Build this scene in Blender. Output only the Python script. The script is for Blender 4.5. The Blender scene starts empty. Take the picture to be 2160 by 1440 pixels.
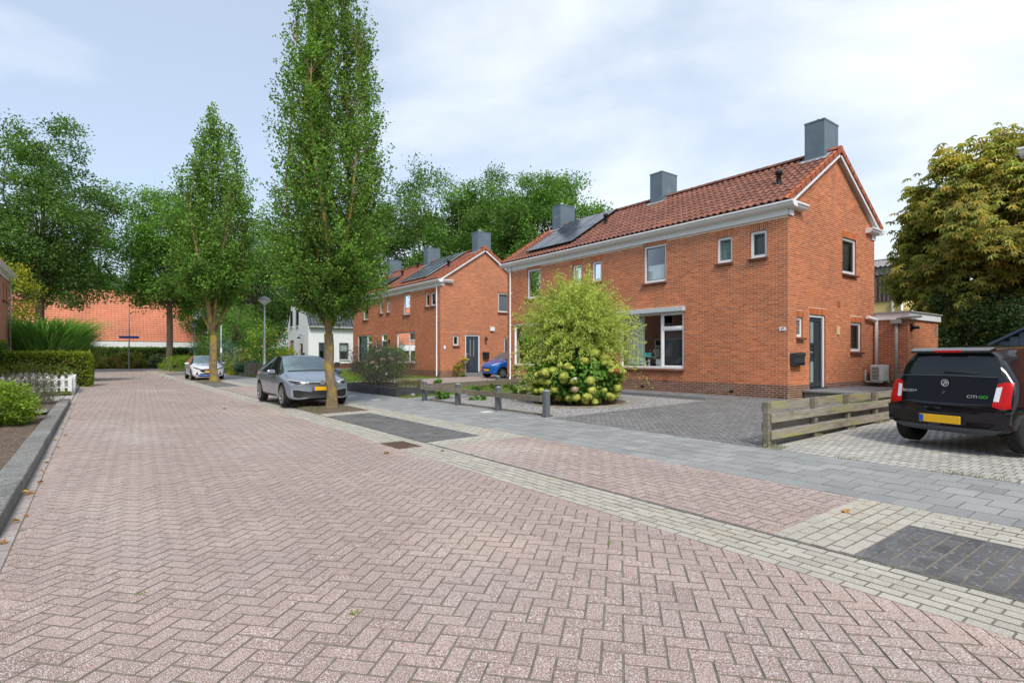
import bpy, bmesh, math, random
import numpy as np
from mathutils import Matrix, Vector
from mathutils.bvhtree import BVHTree

rng = np.random.default_rng(11)
random.seed(5)
sc = bpy.context.scene
COL = sc.collection
rad = math.radians

# ------------------------------------------------------------------ camera, sky, sun, exposure
EYE = 1.47
YAW = rad(36.9)
cam_d = bpy.data.cameras.new('camera')
cam_d.sensor_width = 36.0
cam_d.lens = 1168.0 * 36.0 / 2160.0
cam_d.shift_y = 30.0 / 2160.0
cam_d.clip_start = 0.05
cam_d.clip_end = 3000
cam = bpy.data.objects.new('camera', cam_d)
cam.location = (0, 0, EYE)
cam.rotation_euler = (rad(90), 0, -YAW)
COL.objects.link(cam)
sc.camera = cam

SUN_EL, SUN_AZ = rad(48), rad(205)      # azimuth measured from +Y towards +X
world = bpy.data.worlds.new('World')
sc.world = world
world.use_nodes = True
wn, wl = world.node_tree.nodes, world.node_tree.links
wn.clear()
w_out = wn.new('ShaderNodeOutputWorld')
w_bg = wn.new('ShaderNodeBackground')
w_bg.inputs['Strength'].default_value = 0.135
w_sky = wn.new('ShaderNodeTexSky')
w_sky.sky_type = 'NISHITA'
w_sky.sun_disc = False
w_sky.sun_elevation = SUN_EL
w_sky.sun_rotation = SUN_AZ
w_sky.air_density = 1.0
w_sky.dust_density = 2.0
w_sky.ozone_density = 1.6
w_tc = wn.new('ShaderNodeTexCoord')
w_map = wn.new('ShaderNodeMapping')
w_map.inputs['Rotation'].default_value = (0, 0, rad(-36.9))
w_map.inputs['Scale'].default_value = (1.0, 1.0, 2.6)
w_map.inputs['Location'].default_value = (0.35, 0.1, 0.2)
wl.new(w_tc.outputs['Generated'], w_map.inputs['Vector'])
w_n1 = wn.new('ShaderNodeTexNoise')
w_n1.inputs['Scale'].default_value = 1.5
w_n1.inputs['Detail'].default_value = 7
w_n1.inputs['Roughness'].default_value = 0.52
w_n1.inputs['Distortion'].default_value = 0.35
wl.new(w_map.outputs['Vector'], w_n1.inputs['Vector'])
# a cloud deck that thickens towards the east (+X), as the photograph shows
w_sep = wn.new('ShaderNodeSeparateXYZ')
wl.new(w_tc.outputs['Generated'], w_sep.inputs['Vector'])
w_lin = wn.new('ShaderNodeMath'); w_lin.operation = 'MULTIPLY_ADD'
w_lin.inputs[1].default_value = 0.26; w_lin.inputs[2].default_value = -0.11
wl.new(w_sep.outputs['X'], w_lin.inputs[0])
w_add = wn.new('ShaderNodeMath'); w_add.operation = 'ADD'
wl.new(w_n1.outputs['Fac'], w_add.inputs[0]); wl.new(w_lin.outputs[0], w_add.inputs[1])
w_r = wn.new('ShaderNodeValToRGB')
w_r.color_ramp.elements[0].position = 0.42; w_r.color_ramp.elements[0].color = (0.50, 0.50, 0.50, 1)
w_r.color_ramp.elements[1].position = 0.74; w_r.color_ramp.elements[1].color = (0.97, 0.97, 0.97, 1)
wl.new(w_add.outputs[0], w_r.inputs['Fac'])
# cloud colour: bright white with a greyer, bluish underside in thin places
w_cc = wn.new('ShaderNodeMix'); w_cc.data_type = 'RGBA'
w_cc.inputs[6].default_value = (2.6, 3.65, 5.05, 1)
w_cc.inputs[7].default_value = (6.5, 6.65, 6.9, 1)
wl.new(w_r.outputs['Color'], w_cc.inputs[0])
w_mx = wn.new('ShaderNodeMix'); w_mx.data_type = 'RGBA'
wl.new(w_r.outputs['Color'], w_mx.inputs[0])
wl.new(w_sky.outputs['Color'], w_mx.inputs[6])
wl.new(w_cc.outputs[2], w_mx.inputs[7])
wl.new(w_mx.outputs[2], w_bg.inputs['Color'])
wl.new(w_bg.outputs['Background'], w_out.inputs['Surface'])

sun_d = bpy.data.lights.new('sun', 'SUN')
sun_d.energy = 2.2
sun_d.angle = rad(14)
sun_d.color = (1.0, 0.94, 0.85)
sun = bpy.data.objects.new('sun', sun_d)
_sd = Vector((math.sin(SUN_AZ) * math.cos(SUN_EL), math.cos(SUN_AZ) * math.cos(SUN_EL), math.sin(SUN_EL)))
sun.rotation_euler = _sd.to_track_quat('Z', 'Y').to_euler()
sun.location = (0, -20, 40)
COL.objects.link(sun)

sc.view_settings.view_transform = 'Standard'
sc.view_settings.look = 'None'
sc.view_settings.gamma = 1.0
sc.view_settings.exposure = 0.5
sc.view_settings.use_curve_mapping = False
sc.render.engine = 'CYCLES'
sc.cycles.use_denoising = True
sc.cycles.max_bounces = 6
sc.cycles.diffuse_bounces = 3
sc.cycles.glossy_bounces = 4
sc.cycles.transmission_bounces = 4
sc.cycles.transparent_max_bounces = 12
sc.cycles.sample_clamp_indirect = 8.0

# ------------------------------------------------------------------ small helpers
SN, CS = math.sin(YAW), math.cos(YAW)
def proj(P):
    """world points (N,3) -> photo pixels and depth"""
    P = np.atleast_2d(P)
    d = P[:, 0] * SN + P[:, 1] * CS
    l = P[:, 0] * CS - P[:, 1] * SN
    dd = np.where(np.abs(d) < 1e-6, 1e-6, d)
    return 1080 + 1168 * l / dd, 750 - 1168 * (P[:, 2] - EYE) / dd, d

def gz(x):
    """height of the paved ground right of the gutter: rises gently to the houses"""
    return np.where(np.asarray(x) < 4.42, 0.0, 0.012 + 0.0188 * (np.asarray(x) - 4.35))

def obj(name, me, parent=None, kind=None):
    o = bpy.data.objects.new(name, me)
    COL.objects.link(o)
    if parent is not None:
        o.parent = parent
        o.matrix_parent_inverse = WORLD_OF[parent.name].inverted()
    if kind: o['kind'] = kind
    WORLD_OF[o.name] = Matrix.Identity(4)
    return o
WORLD_OF = {}

def thing(name, label, cat, loc=(0, 0, 0), group=None):
    o = bpy.data.objects.new(name, None)
    o.empty_display_size = 0.2
    COL.objects.link(o)
    o.location = loc
    WORLD_OF[o.name] = Matrix.Translation(loc)
    return tag(o, label, cat, group)

def tag(o, label, cat, group=None):
    o['label'] = label; o['category'] = cat
    if group: o['group'] = group
    return o

def npmesh(name, V, F, mats, rnd=None, smooth=False, mi=None):
    """fast mesh from arrays; F is an (M,k) array or a list of such arrays"""
    me = bpy.data.meshes.new(name)
    V = np.asarray(V, dtype=np.float32).reshape(-1, 3)
    Fs = [np.asarray(f, dtype=np.int32) for f in (F if isinstance(F, list) else [F]) if len(f)]
    me.vertices.add(len(V)); me.vertices.foreach_set('co', V.ravel())
    tot = sum(f.size for f in Fs); n = sum(len(f) for f in Fs)
    me.loops.add(tot); me.polygons.add(n)
    me.loops.foreach_set('vertex_index', np.concatenate([f.ravel() for f in Fs]))
    st = []; s = 0
    for f in Fs:
        st.append(s + np.arange(len(f)) * f.shape[1]); s += f.size
    me.polygons.foreach_set('loop_start', np.concatenate(st).astype(np.int32))
    for m in (mats if isinstance(mats, (list, tuple)) else [mats]): me.materials.append(m)
    if mi is not None: me.polygons.foreach_set('material_index', np.asarray(mi, dtype=np.int32))
    me.polygons.foreach_set('use_smooth', np.full(n, bool(smooth), dtype=bool))
    if rnd is not None:
        a = me.attributes.new('rnd', 'FLOAT', 'FACE')
        a.data.foreach_set('value', np.asarray(rnd, dtype=np.float32))
    me.update(calc_edges=True)
    return me

class MB:
    """collects boxes, tubes, prisms, lathes into one mesh"""
    def __init__(s): s.v = []; s.f = []; s.sm = []
    def add(s, V, F, smooth=False):
        b = len(s.v); s.v += [tuple(p) for p in V]
        s.f += [tuple(i + b for i in f) for f in F]; s.sm += [smooth] * len(F)
        return s
    def box(s, a, b, bev=0.0):
        x0, y0, z0 = (min(a[i], b[i]) for i in range(3)); x1, y1, z1 = (max(a[i], b[i]) for i in range(3))
        return s.obox(((x0 + x1) / 2, (y0 + y1) / 2, (z0 + z1) / 2), (1, 0, 0), (0, 1, 0), ((x1 - x0) / 2, (y1 - y0) / 2, (z1 - z0) / 2), bev)
    def obox(s, c, ex, ey, h, bev=0.0):
        c = Vector(c); ex = Vector(ex).normalized(); ey = Vector(ey).normalized(); ez = ex.cross(ey)
        if bev <= 0:
            V = [c + ex * (sx * h[0]) + ey * (sy * h[1]) + ez * (sz * h[2]) for sz in (-1, 1) for sx, sy in ((-1, -1), (1, -1), (1, 1), (-1, 1))]
            return s.add(V, [(3, 2, 1, 0), (4, 5, 6, 7), (0, 1, 5, 4), (1, 2, 6, 5), (2, 3, 7, 6), (3, 0, 4, 7)])
        bm = bmesh.new(); bmesh.ops.create_cube(bm, size=2)
        for v in bm.verts: v.co = Vector((v.co.x * h[0], v.co.y * h[1], v.co.z * h[2]))
        bmesh.ops.bevel(bm, geom=bm.edges[:], offset=min(bev, 0.45 * min(h) * 2), segments=2, profile=0.5, affect='EDGES')
        bm.verts.index_update()
        V = [c + ex * v.co.x + ey * v.co.y + ez * v.co.z for v in bm.verts]
        F = [tuple(v.index for v in f.verts) for f in bm.faces]; bm.free()
        return s.add(V, F)
    def quad(s, *p): return s.add(p, [tuple(range(len(p)))])
    def tube(s, pts, rr, n=8, cap=True, smooth=True):
        pts = [Vector(p) for p in pts]; rr = rr if hasattr(rr, '__len__') else [rr] * len(pts)
        V = []; F = []; prev = None
        for i, p in enumerate(pts):
            t = (pts[min(i + 1, len(pts) - 1)] - pts[max(i - 1, 0)]).normalized()
            a = prev - t * prev.dot(t) if prev is not None else t.orthogonal()
            if a.length < 1e-5: a = t.orthogonal()
            a.normalize(); prev = a; b = t.cross(a)
            for k in range(n):
                th = 2 * math.pi * k / n
                V.append(p + (a * math.cos(th) + b * math.sin(th)) * rr[i])
        for i in range(len(pts) - 1):
            for k in range(n):
                F.append((i * n + k, i * n + (k + 1) % n, (i + 1) * n + (k + 1) % n, (i + 1) * n + k))
        s.add(V, F, smooth)
        if cap:
            b = len(s.v) - len(V)
            s.f += [tuple(b + k for k in range(n))[::-1], tuple(b + (len(pts) - 1) * n + k for k in range(n))]; s.sm += [False, False]
        return s
    def lathe(s, prof, c=(0, 0, 0), n=16, ax='z', smooth=True):
        V = []; F = []; c = Vector(c)
        for (r, z) in prof:
            for k in range(n):
                th = 2 * math.pi * k / n
                x, y = r * math.cos(th), r * math.sin(th)
                V.append(c + (Vector((x, y, z)) if ax == 'z' else Vector((x, z, y)) if ax == 'y' else Vector((z, x, y))))
        for i in range(len(prof) - 1):
            for k in range(n):
                q = (i * n + k, i * n + (k + 1) % n, (i + 1) * n + (k + 1) % n, (i + 1) * n + k)
                F.append(q if ax != 'y' else q[::-1])
        return s.add(V, F, smooth)
    def prism(s, poly, ax0, ax1, d, o=(0, 0, 0)):
        """polygon in plane (ax0, ax1) extruded along vector d from origin o"""
        o = Vector(o); a = Vector(ax0); b = Vector(ax1); d = Vector(d); n = len(poly)
        V = [o + a * p[0] + b * p[1] for p in poly] + [o + a * p[0] + b * p[1] + d for p in poly]
        F = [tuple(range(n))[::-1], tuple(range(n, 2 * n))] + [(i, (i + 1) % n, n + (i + 1) % n, n + i) for i in range(n)]
        return s.add(V, F)
    def mesh(s, name, mat, fix=True):
        me = bpy.data.meshes.new(name)
        me.from_pydata([tuple(p) for p in s.v], [], s.f)
        for m in (mat if isinstance(mat, (list, tuple)) else [mat]): me.materials.append(m)
        me.polygons.foreach_set('use_smooth', s.sm)
        if fix:
            bm = bmesh.new(); bm.from_mesh(me); bmesh.ops.recalc_face_normals(bm, faces=bm.faces[:]); bm.to_mesh(me); bm.free()
        me.update()
        return me
    def build(s, name, mat, parent=None, kind=None): return obj(name, s.mesh(name, mat), parent, kind)

# ------------------------------------------------------------------ materials
class G:
    """tiny node-graph helper"""
    def __init__(s, name):
        s.m = bpy.data.materials.new(name); s.m.use_nodes = True
        s.t = s.m.node_tree; s.n = s.t.nodes; s.l = s.t.links
        s.n.clear()
        s.out = s.n.new('ShaderNodeOutputMaterial')
    def new(s, t, **kw):
        n = s.n.new('ShaderNode' + t)
        for k, v in kw.items(): setattr(n, k, v)
        return n
    def link(s, a, b): s.l.new(a, b)
    def val(s, inp, v):
        if hasattr(v, 'is_output') or isinstance(v, bpy.types.NodeSocket): s.link(v, inp)
        else: inp.default_value = v
    def math(s, op, a, b=0.0, c=None, clamp=False):
        n = s.new('Math', operation=op); n.use_clamp = clamp
        s.val(n.inputs[0], a); s.val(n.inputs[1], b)
        if c is not None: s.val(n.inputs[2], c)
        return n.outputs[0]
    def mix(s, f, a, b, mode='MIX'):
        n = s.new('Mix', data_type='RGBA', blend_type=mode)
        s.val(n.inputs[0], f)
        for i, c in ((6, a), (7, b)):
            s.val(n.inputs[i], c if isinstance(c, bpy.types.NodeSocket) else (*c, 1) if len(c) == 3 else c)
        return n.outputs[2]
    def pos(s, sc_=(1, 1, 1)):
        g = s.new('NewGeometry'); mp = s.new('Mapping'); mp.inputs['Scale'].default_value = sc_
        s.link(g.outputs['Position'], mp.inputs['Vector']); return mp.outputs[0]
    def noise(s, vec, scale, det=2, rough=.5, dist=0):
        n = s.new('TexNoise'); s.link(vec, n.inputs['Vector'])
        n.inputs['Scale'].default_value = scale; n.inputs['Detail'].default_value = det
        n.inputs['Roughness'].default_value = rough; n.inputs['Distortion'].default_value = dist
        return n.outputs['Fac']
    def ramp(s, f, p0, p1, v0=0.0, v1=1.0):
        n = s.new('MapRange'); n.clamp = True
        s.val(n.inputs[0], f); n.inputs[1].default_value = p0; n.inputs[2].default_value = p1
        n.inputs[3].default_value = v0; n.inputs[4].default_value = v1
        return n.outputs[0]
    def rand(s):
        a = s.new('Attribute', attribute_name='rnd'); o = s.new('ObjectInfo')
        return s.math('FRACT', s.math('ADD', a.outputs['Fac'], o.outputs['Random']))

def mat(name, c, c2=None, rv=0.0, nv=0.0, ns=3.0, patch=None, speck=None, rough=.8, metal=0.0, spec=.4, bump=0.0, bs=40.0, coat=0.0, scale=(1, 1, 1), streak=None):
    """c base colour; c2 second colour reached by some pieces; rv brightness spread between pieces; nv noise spread;
    patch (colour, scale, from, to) stains; speck list of (colour, scale, from, to) grains"""
    g = G(name); p = g.pos(scale); colr = c
    if c2 is not None: colr = g.mix(g.rand(), colr, c2)
    if rv:
        k = g.ramp(g.math('FRACT', g.math('MULTIPLY', g.rand(), 7.31)), 0, 1, 1 - rv, 1 + rv)
        colr = g.mix(1.0, colr if not isinstance(colr, tuple) else colr, g.comb(k), 'MULTIPLY')
    if nv:
        k = g.ramp(g.noise(p, ns, 4, .6), .3, .7, 1 - nv, 1 + nv)
        colr = g.mix(1.0, colr, g.comb(k), 'MULTIPLY')
    if patch:
        for (pc, psc, a, b) in (patch if isinstance(patch, list) else [patch]):
            colr = g.mix(g.ramp(g.noise(p, psc, 5, .62, .3), a, b), colr, pc)
    if speck:
        for (pc, psc, a, b) in speck:
            colr = g.mix(g.ramp(g.noise(p, psc, 1, .4), a, b), colr, pc)
    if streak:
        sc_, sx, sz, a, b_ = streak
        colr = g.mix(g.ramp(g.noise(g.pos((sx, sx, sz)), 1.0, 4, .6), a, b_, 0, .75), colr, sc_)
    b = g.new('BsdfPrincipled')
    g.val(b.inputs['Base Color'], colr if not isinstance(colr, tuple) else (*colr, 1))
    b.inputs['Roughness'].default_value = rough; b.inputs['Metallic'].default_value = metal
    b.inputs['Specular IOR Level'].default_value = spec; b.inputs['Coat Weight'].default_value = coat
    b.inputs['Coat Roughness'].default_value = 0.04
    if bump:
        bn = g.new('Bump'); bn.inputs['Strength'].default_value = bump; bn.inputs['Distance'].default_value = 0.01
        g.link(g.noise(p, bs, 3, .6), bn.inputs['Height']); g.link(bn.outputs[0], b.inputs['Normal'])
    g.link(b.outputs[0], g.out.inputs[0])
    return g.m
def _comb(s, k):
    n = s.new('CombineColor'); [s.link(k, n.inputs[i]) for i in range(3)]; return n.outputs[0]
G.comb = _comb

def leafmat(name, c, c2, tr=0.35, rv=.35, rough=.55, nv=.25, ns=.9, k=1.0):
    c = tuple(x * k for x in c); c2 = tuple(x * k for x in c2)
    g = G(name); r_ = g.rand()
    k = g.ramp(g.math('FRACT', g.math('MULTIPLY', r_, 5.77)), 0, 1, 1 - rv, 1 + rv)
    colr = g.mix(1.0, g.mix(g.math('POWER', r_, 1.5), c, c2), g.comb(k), 'MULTIPLY')
    colr = g.mix(1.0, colr, g.comb(g.ramp(g.noise(g.pos(), ns, 2), .3, .7, 1 - nv, 1 + nv)), 'MULTIPLY')
    b = g.new('BsdfPrincipled'); g.link(colr, b.inputs['Base Color'])
    b.inputs['Roughness'].default_value = rough; b.inputs['Specular IOR Level'].default_value = .3
    t = g.new('BsdfTranslucent'); g.link(g.mix(1.0, colr, (1.15, 1.2, .6), 'MULTIPLY'), t.inputs[0])
    ms = g.new('MixShader'); ms.inputs[0].default_value = tr
    g.link(b.outputs[0], ms.inputs[1]); g.link(t.outputs[0], ms.inputs[2]); g.link(ms.outputs[0], g.out.inputs[0])
    return g.m

def glassmat(name, tint=(.82, .88, .88), ior=1.5, rough=0.0):
    g = G(name)
    t = g.new('BsdfTransparent'); t.inputs[0].default_value = (*tint, 1)
    s_ = g.new('BsdfGlossy'); s_.inputs['Roughness'].default_value = rough; s_.inputs[0].default_value = (.95, .97, 1, 1)
    f = g.new('Fresnel'); f.inputs[0].default_value = ior
    ms = g.new('MixShader'); g.link(f.outputs[0], ms.inputs[0]); g.link(t.outputs[0], ms.inputs[1]); g.link(s_.outputs[0], ms.inputs[2])
    g.link(ms.outputs[0], g.out.inputs[0])
    return g.m

M = {}
M['pink'] = mat('pink_paver', (.35, .262, .226), (.30, .226, .198), rv=.12, nv=.13, ns=.7, patch=[((.50, .39, .32), .45, .50, .72), ((.33, .295, .275), .55, .50, .74), ((.27, .225, .205), 1.6, .58, .8), ((.46, .42, .39), .23, .54, .68)],
    speck=[((.76, .70, .67), 240, .54, .65), ((.19, .085, .065), 210, .54, .66)], rough=.82, bump=.25, bs=180, scale=(1, .45, 1))
M['cream'] = mat('cream_paver', (.35, .33, .275), (.41, .39, .33), rv=.10, nv=.08, ns=1.5, patch=((.42, .34, .23), 1.1, .56, .78),
    speck=[((.70, .68, .62), 210, .55, .68), ((.28, .25, .2), 170, .60, .72)], rough=.82, bump=.25, bs=180)
M['darkpave'] = mat('charcoal_paver', (.095, .097, .10), (.13, .132, .135), rv=.16, nv=.15, ns=2, patch=[((.22, .235, .24), 2.1, .56, .76), ((.05, .052, .056), 1.1, .55, .7)],
    speck=[((.21, .222, .226), 30, .60, .74)], rough=.75, bump=.3, bs=120)
M['driveway'] = mat('grey_driveway_paver', (.135, .137, .14), (.19, .19, .19), rv=.14, nv=.14, ns=.8, speck=[((.27, .28, .29), 150, .58, .7)], rough=.8, bump=.25, bs=160)
M['tilegrey'] = mat('grey_sidewalk_tile', (.225, .235, .23), (.285, .293, .285), rv=.10, nv=.10, ns=1.2, patch=((.18, .19, .20), 1.4, .58, .8),
    speck=[((.42, .44, .45), 190, .58, .7)], rough=.82, bump=.25, bs=170)
M['tilewhite'] = mat('white_tile', (.66, .68, .68), rv=.05, rough=.8, speck=[((.5, .5, .5), 150, .6, .7)])
M['beige'] = mat('beige_driveway_paver', (.335, .33, .30), (.40, .39, .35), rv=.12, nv=.12, ns=1.1, patch=((.26, .25, .22), 1.2, .58, .8),
    speck=[((.58, .57, .53), 180, .56, .68)], rough=.82, bump=.25, bs=160)
M['sanddark'] = mat('dark_joint_sand', (.10, .09, .07), nv=.3, ns=14, patch=((.11, .12, .05), 2.2, .60, .74), rough=.95)
M['sand'] = mat('joint_sand', (.195, .177, .14), nv=.3, ns=14, patch=((.11, .12, .05), 2.2, .60, .74), rough=.95, bump=.5, bs=120)
M['kerb'] = mat('concrete_kerb', (.175, .178, .165), (.215, .215, .20), rv=.12, nv=.25, ns=9, speck=[((.34, .34, .32), 70, .57, .68), ((.08, .08, .07), 55, .6, .7)], patch=[((.12, .125, .10), 3, .52, .72), ((.26, .26, .24), 1.7, .58, .75)], rough=.9, bump=.8, bs=45)
M['soil'] = mat('soil', (.12, .088, .066), nv=.4, ns=9, speck=[((.27, .20, .14), 45, .60, .68), ((.05, .038, .03), 30, .6, .7)], rough=.98, bump=1.0, bs=40)
M['grassbase'] = mat('lawn_ground', (.10, .14, .03), nv=.25, ns=3, rough=.95, bump=.8, bs=60)
M['gravel'] = mat('grey_gravel', (.17, .165, .17), (.42, .41, .40), rv=.45, rough=.85)
M['gravelbed'] = mat('gravel_bed', (.20, .195, .20), nv=.3, ns=60, speck=[((.5, .49, .48), 55, .55, .66), ((.10, .1, .105), 45, .58, .68)], rough=.95, bump=1, bs=60)
M['brick'] = mat('orange_brick', (.60, .182, .060), (.46, .118, .040), rv=.20, nv=.15, ns=.5, patch=[((.34, .12, .055), .9, .56, .8), ((.42, .24, .15), .55, .64, .85)], speck=[((.22, .06, .03), 60, .62, .74)], rough=.86, bump=.3, bs=150, streak=((.33, .13, .07), 2.3, .22, .56, .80))
M['brick2'] = mat('brown_orange_brick', (.54, .172, .066), (.40, .110, .044), rv=.15, nv=.16, ns=.8, rough=.88, bump=.2, bs=150)
M['plinth'] = mat('brown_plinth_brick', (.20, .082, .052), (.145, .058, .042), rv=.22, nv=.2, ns=2, patch=((.22, .17, .14), 2.2, .58, .74), rough=.9, bump=.3, bs=150)
M['mortar'] = mat('pale_mortar', (.68, .56, .43), nv=.10, ns=5, rough=.95, bump=.3, bs=200)
M['mortar2'] = mat('grey_mortar', (.57, .45, .34), nv=.10, ns=5, rough=.95)
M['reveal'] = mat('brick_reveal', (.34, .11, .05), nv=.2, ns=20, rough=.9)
M['tile'] = mat('red_brown_roof_tile', (.225, .092, .060), (.165, .066, .046), rv=.18, nv=.16, ns=1.4, patch=[((.36, .26, .10), 4.2, .70, .78), ((.13, .07, .055), 2.0, .56, .76)],
    speck=[((.5, .47, .42), 34, .70, .75)], rough=.8, bump=.2, bs=90)
M['tileverge'] = mat('orange_verge_tile', (.44, .135, .06), (.36, .10, .048), rv=.14, nv=.15, ns=3, patch=((.33, .25, .09), 3.0, .62, .72), rough=.8, bump=.2, bs=90)
M['tile2'] = mat('red_roof_tile', (.25, .088, .052), (.185, .064, .04), rv=.16, nv=.16, ns=1.2, rough=.8)
M['tileorange'] = mat('orange_roof_tile', (.55, .215, .125), (.53, .20, .115), rv=.03, nv=.16, ns=.3, patch=((.40, .20, .13), .5, .55, .75), rough=.75)
M['tileslate'] = mat('dark_glazed_roof_tile', (.045, .05, .062), (.065, .07, .082), rv=.2, rough=.42, spec=.5)
M['white'] = mat('white_paint', (.78, .80, .82), nv=.04, ns=2, rough=.42, spec=.45)
M['whitewall'] = mat('white_painted_brick', (.76, .78, .80), rv=.03, nv=.05, ns=1.5, patch=((.60, .60, .56), 1.0, .64, .82), rough=.8)
M['offwhite'] = mat('off_white_frame', (.66, .66, .62), rough=.5)
M['zinc'] = mat('blue_grey_zinc', (.105, .150, .185), nv=.14, ns=2.2, patch=((.20, .25, .28), 3, .60, .8), rough=.5, spec=.5)
M['lead'] = mat('lead_flashing', (.30, .32, .35), nv=.2, ns=6, rough=.6)
M['blackplastic'] = mat('black_plastic', (.012, .012, .013), rough=.55)
M['darkfascia'] = mat('dark_fascia', (.03, .03, .032), rough=.6)
M['anthra'] = mat('anthracite_paint', (.028, .037, .047), rough=.42, spec=.5)
M['bluegreydoor'] = mat('blue_grey_door', (.035, .055, .078), rough=.4)
M['grey_metal'] = mat('galvanised_steel', (.36, .41, .44), nv=.1, ns=5, rough=.5, metal=.25)
M['greypvc'] = mat('grey_pvc', (.33, .335, .32), nv=.15, ns=4, rough=.6)
M['solar'] = mat('solar_cell', (.02, .026, .04), nv=.1, ns=1, rough=.18, spec=.3, coat=.0)
M['solar_dark'] = mat('solar_cell_black', (.010, .011, .012), rough=.25, spec=.6)
M['alu'] = mat('aluminium_frame', (.55, .57, .58), rough=.4, metal=.6)
M['blackframe'] = mat('black_frame', (.01, .01, .011), rough=.4)
M['glass'] = glassmat('window_glass')
M['curtain'] = mat('pale_curtain', (.62, .74, .70), nv=.06, ns=3, rough=.9)
M['blind'] = mat('grey_blind', (.42, .44, .45), rough=.9)
M['screen'] = mat('dark_roller_screen', (.055, .057, .062), nv=.1, ns=30, rough=.8)
M['blindwhite'] = mat('white_blind', (.70, .73, .76), rough=.8)
M['room'] = mat('room_wall', (.30, .27, .25), rough=.9)
M['roomfloor'] = mat('room_floor', (.10, .08, .06), rough=.7)
M['teal'] = mat('teal_lamp', (.0, .42, .44), rough=.5)
M['bark'] = mat('grey_brown_bark', (.15, .12, .085), nv=.35, ns=7, rough=.95, bump=1.2, bs=22, scale=(1, 1, .4))
M['barklichen'] = mat('lichen_bark', (.17, .135, .09), nv=.3, ns=9, patch=[((.32, .225, .04), 5.0, .46, .60), ((.30, .27, .20), 6, .62, .74)], rough=.95, bump=1.2, bs=26, scale=(1, 1, .6))
M['wood'] = mat('weathered_wood', (.175, .15, .115), (.23, .205, .16), rv=.12, nv=.3, ns=5, patch=((.17, .16, .07), 2.6, .52, .72), rough=.92, bump=.6, bs=50, scale=(.35, 1, 2.6))
M['woodgreen'] = mat('mossy_fence_board', (.29, .265, .21), (.24, .22, .18), rv=.14, nv=.3, ns=6, patch=[((.30, .29, .11), 2.4, .50, .66), ((.15, .13, .10), 3.5, .60, .72)], rough=.92, bump=.6, bs=50, scale=(.4, 1, 2.6))
M['greypost'] = mat('grey_painted_post', (.115, .13, .14), nv=.14, ns=8, rough=.7, bump=.3, bs=40)
M['stone'] = mat('grey_step_stone', (.20, .20, .205), nv=.15, ns=5, speck=[((.32, .32, .33), 90, .58, .7)], rough=.8)
M['whiteplastic'] = mat('white_plastic', (.70, .70, .66), nv=.05, ns=4, rough=.5)
M['bluesign'] = mat('blue_sign', (.02, .10, .42), rough=.5)
M['yellow'] = mat('yellow_plate', (.80, .45, .015), rough=.45)
M['eublue'] = mat('blue_plate_strip', (.02, .10, .45), rough=.45)
M['beigesign'] = mat('cream_vent_plate', (.62, .55, .30), rough=.6)
M['cladding'] = mat('brown_corrugated_cladding', (.095, .072, .066), nv=.2, ns=1, rough=.8)
M['fibre'] = mat('grey_corrugated_roof', (.24, .225, .23), nv=.2, ns=1.4, patch=((.16, .13, .13), 1.1, .52, .7), rough=.85)
M['yellowwall'] = mat('ochre_panel_wall', (.58, .44, .18), nv=.08, ns=1, rough=.85)
M['skylight'] = mat('milky_skylight', (.55, .60, .62), rough=.4)
M['terracotta'] = mat('planter_charcoal', (.055, .06, .066), nv=.2, ns=6, rough=.7)
M['shedblue'] = mat('blue_grey_shed_paint', (.13, .20, .29), rv=.06, nv=.08, ns=4, rough=.6)
# ------------------------------------------------------------------ laying pieces (pavers, bricks, tiles)
def frame_score(C, size):
    u, v, d = proj(C)
    ok = (d > .3) & (u > -10) & (u < 2170) & (v > -10) & (v < 1450)
    return np.where(ok, size * 1168 / np.maximum(d, .3), -1)

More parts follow.
